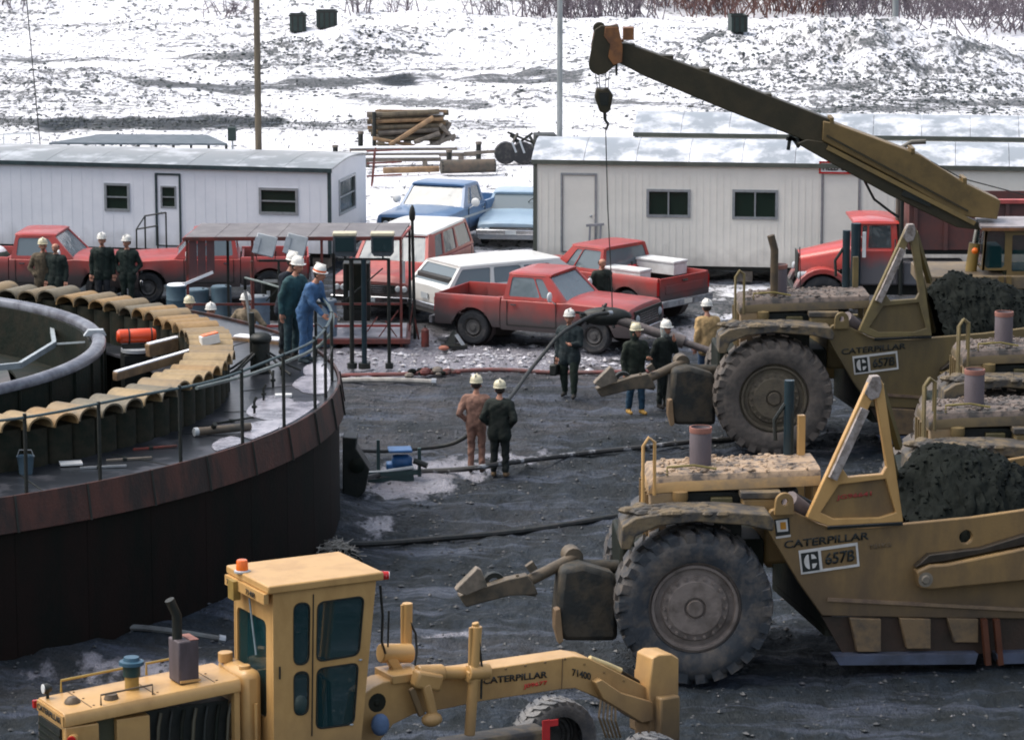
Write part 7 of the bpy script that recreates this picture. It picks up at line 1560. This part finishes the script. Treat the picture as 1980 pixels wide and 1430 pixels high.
# engine hood
yh0, yh1 = .22, 1.10
hu0 = f.uz(125, 1376, yh0)[0]; hu1 = f.uz(466, 1307, yh0)[0]; hz = f.uz(130, 1380, yh0)[1]; hz1 = f.uz(460, 1312, yh0)[1]
hu0b = hu0
m = MB(); secs = []
for t_ in np.linspace(0, 1, 7):
    u = hu0+(hu1-hu0)*t_; z = hz+(hz1-hz)*t_; secs.append([Vector((u, yh0, z-.16)), Vector((u, yh0, z-.05)), Vector((u, yh0+.03, z-.01)), Vector((u, yh0+.08, z)), Vector((u, yh1-.08, z)), Vector((u, yh1-.03, z-.01)), Vector((u, yh1, z-.05)), Vector((u, yh1, z-.16))])
m.loft(secs); m.build('hood', cat, GR, .01)
zl = .9
MB().box(hu0-.0, hu0+.42, yh0+.001, yh1-.001, zl, hz-.161).build('radiator_tank', cat, GR, .015)
MB().box(hu0-.03, hu0-.002, yh0+.1, yh1-.1, zl, hz-.20).build('grille', black, GR)
for k in range(12): MB().box(hu0-.04, hu0-.031, yh0+.1, yh1-.1, zl+.05+k*.085, zl+.075+k*.085).build('grille_slat', dkgreen, GR)
MB().box(hu0-.02, hu0-.001, yh0+.02, yh1-.02, hz-.158, hz-.03).build('name_band', cat, GR); text(GR, 'CATERPILLAR', (hu0-.024, yh1-.06, hz-.13), (0, -1, 0), (0, 0, 1), (-1, 0, 0), yh1-yh0-.12, .075, ink)
ux = f.uz(190, 1400, yh0)[0]; u2, u3, u4 = f.uz(228, 1400, yh0)[0], f.uz(292, 1400, yh0)[0], f.uz(455, 1400, yh0)[0]
MB().box(hu0+.43, u2, yh0+.12, yh1-.12, zl, hz-.161).build('oil_cooler', M('olive_panel', (.06, .06, .03), None, 3, .6), GR); MB().box(u2+.002, u3, yh0+.03, yh1-.03, zl, hz-.161).build('side_panel', cat, GR, .01); MB().box(u3+.002, u4, yh0+.2, yh1-.2, zl, hz-.161).build('engine', black, GR)
for k in range(7): u = u3+.1+k*.15; MB().tube([(u, yh0+.16, zl+.1), (u+.05, yh0+.14, hz-.35), (u+.1, yh0+.18, hz-.2)], .022, 6).build('engine_pipe', [M('dull_pipe', (.09, .08, .05), None, 3, .5), black, dkgreen][k % 3], GR)
MB().box(u4+.002, u4+.07, yh0+.02, yh0+.12, zl, hz1-.161).build('firewall_post', cat, GR)
MB().lathe((hu0+.10, yh0-.005, hz-.30), (-.6, -1, 0), [(0, .08), (.06, .08), (.065, 0), (.05, -.08)], 14).build('rear_lamp', cat, GR); MB().lathe((hu0+.05, yh0-.07, hz-.30), (-.6, -1, 0), [(0, .02), (.05, .02), (.055, 0)], 14).build('rear_lamp_lens', redlens, GR)
MB().box(hu0-.05, hu0+.02, yh1, yh1+.05, hz-.14, hz-.05).build('corner_lamp', redlens, GR)
m = MB(); m.uzplate([(hu0+.03, hz-.70), (hu0+.22, hz-.70), (hu0+.22, hz-.42), (hu0+.03, hz-.42)], yh0-.004, yh0); st = m.build('emblem_plate', stickw, GR)
m = MB(); m.uzplate([(hu0+.045, hz-.685), (hu0+.205, hz-.685), (hu0+.205, hz-.44), (hu0+.045, hz-.44)], yh0-.008, yh0-.0045); m.build('emblem_ground', ink, st)
m = MB(); cxx, czz = hu0+.125, hz-.56
m.uzplate([(cxx-.06*math.cos(t_), czz+.085*math.sin(t_)) for t_ in np.linspace(-1.25, 1.25, 9)]+[(cxx-.008, czz+.08), (cxx-.008, czz-.08)], yh0-.012, yh0-.0085)
for s_ in (1, -1): m.uzplate([(cxx+.012, czz+s_*.025), (cxx+.012, czz+s_*.08), (cxx+.045, czz+s_*.07), (cxx+.062, czz+s_*.025)], yh0-.012, yh0-.0085)
m.build('emblem', stickw, st)
for t_ in (.16, .52, .86):
    u = hu0+(hu1-hu0)*t_; z = hz+(hz1-hz)*t_; MB().box(u-.006, u+.006, yh0+.07, yh1-.07, z-.01, z+.004).build('hood_seam', M('seam_brown', (.12, .07, .03), None, 4, .6), GR)
    for y_ in (yh0+.12, yh0+.45, yh1-.12): MB().lathe((u+.05, y_, z), (0, 0, 1), [(0, .012), (.014, .010), (.016, 0)], 8).build('hood_bolt', M('seam_brown', (0, 0, 0)), GR)
for k in range(9): MB().box(u2+.06, u3-.06, yh0+.012, yh0+.029, zl+.12+k*.075, zl+.15+k*.075).build('louvre', cat, GR)
for px in range(940, 1240, 38): MB().lathe((f.uz(px, 1330, .45)[0], .449, f.uz(px, 1300-(px-930)*.165 if px < 1110 else 1275+(px-1110)*.42, .45)[1]), (0, -1, 0), [(0, .012), (.014, .010), (.018, 0)], 8).build('frame_bolt', cat_dirty, GR)
# on the hood: lamp, cap, precleaner, silencer, rails
def onhood(px, py, w=.55): u, z = f.uz(px, py, w); return u
zH = lambda u: hz+(hz1-hz)*(u-hu0)/(hu1-hu0)
u = onhood(262, 1325); z = zH(u); MB().tube([(u, .66, z-.01), (u, .66, z+.16)], .085, 14).build('precleaner_neck', M('neck_ochre', (.38, .24, .06), None, 3, .5), GR); MB().tube([(u, .66, z+.161), (u, .66, z+.30)], .105, 16).build('precleaner_bowl', M('precleaner_glass', (.02, .05, .05), None, 3, .3), GR); MB().lathe((u, .66, z+.30), (0, 0, 1), [(0, .09), (.09, .09), (.10, .05), (.145, .04), (.15, 0), (.10, 0)], 18).build('precleaner_cap', M('precleaner_blue', (.03, .09, .14), None, 3, .4), GR)
u = onhood(358, 1318); z = zH(u); MB().box(u-.13, u+.13, .42, .74, z+.002, z+.52).build('silencer_shield', M('rusty_silencer', (0, 0, 0)), GR, .02); MB().box(u-.12, u+.14, .40, .415, z+.02, z+.05).build('shield_foot', cat, GR); MB().tube([(u-.07, .6, z+.5), (u-.07, .6, z+.80), (u-.16, .6, z+1.0)], .06, 12).build('exhaust_pipe', black, GR)
MB().box(u+.02, u+.13, .42, .72, z+.521, z+.53).build('shield_top', M('rust_pink', (0, 0, 0)), GR)
u = onhood(95, 1350, .9); z = zH(u); MB().lathe((u, .95, z+.12), (-1, 0, 0), [(0, .05), (.06, .05), (.065, 0), (.03, -.05)], 12).build('work_lamp', black, GR); MB().lathe((u-.05, .95, z+.12), (-1, 0, 0), [(0, .012), (.055, .01), (.057, 0)], 12).build('lamp_glass', white, GR); MB().tube([(u, .95, z), (u, .95, z+.1)], .02, 6).build('lamp_stem', black, GR)
u = onhood(140, 1358, .6); MB().lathe((u, .6, zH(u)), (0, 0, 1), [(0, .07), (.05, .07), (.09, .03), (.1, 0)], 12).build('radiator_cap', M('cap_brown', (.10, .07, .04), None, 3, .5), GR)
u = onhood(215, 1343, .45); MB().lathe((u, .45, zH(u)), (0, 0, 1), [(0, .06), (.07, .06), (.09, .0)], 12).build('filler_cap', M('cap_brown', (0, 0, 0)), GR)
ra = [onhood(195, 1350, .3), onhood(295, 1330, .3)]; MB().tube([(ra[0], .30, zH(ra[0])), (ra[0], .30, zH(ra[0])+.12), (ra[1], .30, zH(ra[1])+.12), (ra[1], .30, zH(ra[1]))], .012, 6).build('hand_rail', M('cap_brown', (0, 0, 0)), GR)
ra = [onhood(120, 1330, 1.05), onhood(245, 1305, 1.05)]; MB().tube([(ra[0], 1.08, zH(ra[0])), (ra[0], 1.08, zH(ra[0])+.14), (ra[1], 1.08, zH(ra[1])+.14), (ra[1], 1.08, zH(ra[1]))], .016, 6).build('hand_rail', M('rail_ochre', (.35, .23, .05), None, 3, .5), GR)
ra = [onhood(285, 1302, 1.05), onhood(345, 1290, 1.05)]; MB().tube([(ra[0], 1.08, zH(ra[0])), (ra[0], 1.08, zH(ra[0])+.14), (ra[1], 1.08, zH(ra[1])+.14), (ra[1], 1.08, zH(ra[1]))], .016, 6).build('hand_rail', M('rail_ochre', (0, 0, 0)), GR)
# tank between hood and cab with rounded shoulders
MB().box(hu1+.03, ua-.01, .25, 1.05, zl, f.uz(480, 1300, .3)[1]+.02).build('fuel_tank', cat, GR, .09)
MB().tube([(hu1+.1, .9, f.uz(480, 1300, .3)[1]), (hu1+.1, .9, f.uz(480, 1300, .3)[1]+.12)], .09, 12).build('filler_neck', cat, GR, .01); MB().tube([(hu1+.15, .45, f.uz(480, 1300, .3)[1]), (hu1+.15, .45, f.uz(480, 1300, .3)[1]+.06)], .07, 12).build('filler_neck', cat, GR, .01)
MB().tube([(hu1+.18, .20, zl), (hu1+.18, .20, 2.0)], .022, 8).build('grab_rail', cat, GR)
# chassis and wheels below the picture
MB().box(hu0-.1, br[0]+.1, .3, 1.0, .55, zl-.002).build('rear_frame', cat_dirty, GR, .03)
for u in (hu0+.55, hu0+2.05):
    for s_, y_ in ((-1, -.35), (1, 1.65)): wheel(GR, u, y_, .62, .42, s_, cat_dirty, tyre_m)
# main arched frame, seen on its near side (w=.42) with real width
w0, w1 = .45, .82
ol = [(700, 1345), (722, 1328), (742, 1318), (800, 1308), (905, 1298), (1110, 1268), (1140, 1272), (1240, 1322), (1264, 1336), (1262, 1395), (1240, 1398), (1215, 1382), (1160, 1350), (1112, 1330), (1085, 1332), (930, 1355), (860, 1370), (800, 1380), (760, 1400), (720, 1450), (680, 1470), (690, 1400)]
m = MB(); m.uzplate(f.poly(ol, w0), w0, w1); m.build('main_frame', cat, GR, .012)
for (a, b_) in (((1088, 1272), (1086, 1332)),): MB().bar(q(*a, w0-.003), q(*b_, w0-.003), .01, .01).build('weld_seam', cat_dirty, GR)
m = MB(); m.uzplate(f.poly([(1150, 1318), (1162, 1312), (1200, 1338), (1262, 1356), (1262, 1392), (1240, 1396), (1165, 1350)], w0-.1), w0-.12, w0-.002); m.build('frame_cheek', cat, GR, .012)
MB().tube([q(1140, 1272, .62), q(1175, 1285, .62), q(1200, 1296, .62)], .04, 10).build('hydraulic_rod', M('pale_ochre', (.62, .50, .25), None, 4, .4), GR)
MB().tube([q(1200, 1296, .62), q(1262, 1334, .62)], .022, 8).build('hydraulic_hose', black, GR)
frtext(GR, f, 'CATERPILLAR', (934, 1322), (1058, 1309), 13, w0-.005, ink); frtext(GR, f, 'J09677', (1012, 1332), (1058, 1324), 10, w0-.005, M('bright_red_ink', (.65, .04, .03), None, 4, .5)); frtext(GR, f, '71400', (1106, 1305), (1142, 1314), 14, w0-.005, ink)
# blade lift cylinders, saddle and circle
def cyl(a, b_, w, r, mat=cat, name='lift_cylinder'): o = MB().tube([q(*a, w), q(*b_, w)], r, 14).build(name, mat, GR, .008); return o
cyl((922, 1210), (908, 1420), .25, .068); cyl((919, 1203), (921, 1215), .25, .045, cat, 'cylinder_cap'); cyl((910, 1212), (908, 1300), .25, .022, cat, 'cylinder_tube')
cyl((788, 1165), (786, 1260), .95, .066); cyl((778, 1168), (778, 1250), .95, .022, cat, 'cylinder_tube')
MB().tube([q(905, 1300, .25), q(945, 1296, .25)], .10, 14).build('cylinder_clamp', cat, GR, .01); MB().box(*sorted((q(903, 1300, .25).x, q(934, 1300, .25).x)), .2, .46, *sorted((q(910, 1318, .25).z, q(910, 1296, .25).z))).build('clamp_block', cat, GR, .015)
MB().tube([q(735, 1262, .8), q(795, 1262, .8)], .12, 14).build('side_shift_valve', cat, GR, .015); MB().bar(q(752, 1268, .75), q(772, 1300, .75), .12, .12).build('saddle_arm', cat, GR, .015); MB().box(q(745, 0+1300, .6).x, q(812, 1300, .6).x, .4, .9, q(770, 1312, .6).z, q(770, 1296, .6).z).build('saddle_plate', cat, GR, .01)
MB().tube([q(850, 1300, .35), q(905, 1299, .35)], .085, 12).build('link_cylinder', cat, GR); MB().tube([q(806, 1302, .35), q(856, 1300, .35)], .11, 14).build('saddle_bearing', cat, GR, .02); MB().bar(q(800, 1310, .3), q(850, 1318, .3), .2, .22).build('saddle_casting', cat, GR, .04)
MB().bar(q(822, 1320, .25), q(840, 1395, .25), .11, .12).build('bell_crank', cat, GR, .03); MB().ell(q(835, 1390, .22), .14, .10, .09, 12, 8).build('ball_joint', cat, GR); MB().bar(q(795, 1330, .3), q(815, 1382, .3), .06, .08).build('bell_crank', cat_dirty, GR, .01)
MB().tube([q(792, 1200, .9), q(804, 1225, .9), q(806, 1262, .85), q(800, 1300, .7)], .014, 6).build('hose', black, GR); MB().tube([q(925, 1225, .2), q(932, 1290, .2), q(930, 1350, .2)], .014, 6).build('hose', black, GR)
MB().tube([q(735, 1130, .3), q(740, 1190, .3), q(738, 1240, .3), q(745, 1262, .5)], .016, 6).build('hose', black, GR); MB().tube([q(752, 1180, .4), q(750, 1250, .4)], .012, 6).build('wiper_rod', black, GR)
for k in range(5): MB().tube([q(1162+k*7, 1352+k*4, .3), q(1158+k*8, 1385+k*2, .25), q(1172+k*7, 1425, .3)], .014, 6).build('hose', M('tan_hose', (.15, .10, .05), None, 4, .6), GR)
MB().box(q(880, 1420, .3).x, q(1075, 1410, .3).x, .45, .85, .65, q(1000, 1432, .2).z).build('circle_drawbar', cat_mud, GR, .04)
u, z = f.uz(730, 1358, w0-.01); MB().lathe((u, w0-.001, z), (0, -1, 0), [(0, .02), (.03, .02), (.05, 0), (.12, 0)], 16).build('frame_hole_cover', dkgreen, GR)
MB().ell(q(735, 1400, .3), .12, .1, .14, 10, 8).build('blue_rag', M('blue_rag', (.10, .16, .28), None, 6, .8), GR)
m = MB(); m.box(q(1048, 1400, .1).x, q(1062, 1400, .1).x, .08, .10, .9, q(1048, 1392, .1).z); m.box(q(1062, 1400, .1).x, q(1078, 1400, .1).x, .08, .10, q(1070, 1402, .1).z, q(1070, 1390, .1).z); m.build('red_flag', M('flag_red', (.5, .02, .02), None, 5, .6), GR)
# front bolster and scarifier post
m = MB(); m.uzplate(f.poly([(1262, 1272), (1275, 1265), (1300, 1264), (1313, 1272), (1312, 1440), (1258, 1440), (1256, 1330)], .35), .35, .75); m.build('front_bolster', cat, GR, .02)
m = MB(); m.uzplate(f.poly([(1240, 1300), (1250, 1296), (1268, 1268), (1278, 1268), (1262, 1302), (1262, 1330), (1240, 1325)], .6), .6, .78); m.build('bolster_bracket', cat, GR, .01)
MB().box(q(1262, 1400, .4).x, q(1300, 1400, .4).x, .2, 1.0, .7, 1.3).build('front_axle', cat_dirty, GR, .03)
# front wheels lean in below the frame; the far one shows its top
m = None
uw = f.uz(1085, 1420, .9)[0]
bigwheel(GR, f.uz(1090, 1440, 1.3)[0]+.0, 1.75, .54, .38, 1, M('grey_tyre', (.085, .09, .10), (.18, .175, .17), 2.5, .7, bump=.5), rim_s)
uz_ = f.uz(1272, 1415, -.6); o_ = bigwheel(GR, uz_[0], -.6, .53, .38, -1, M('grey_tyre', (0, 0, 0)), rim_s)
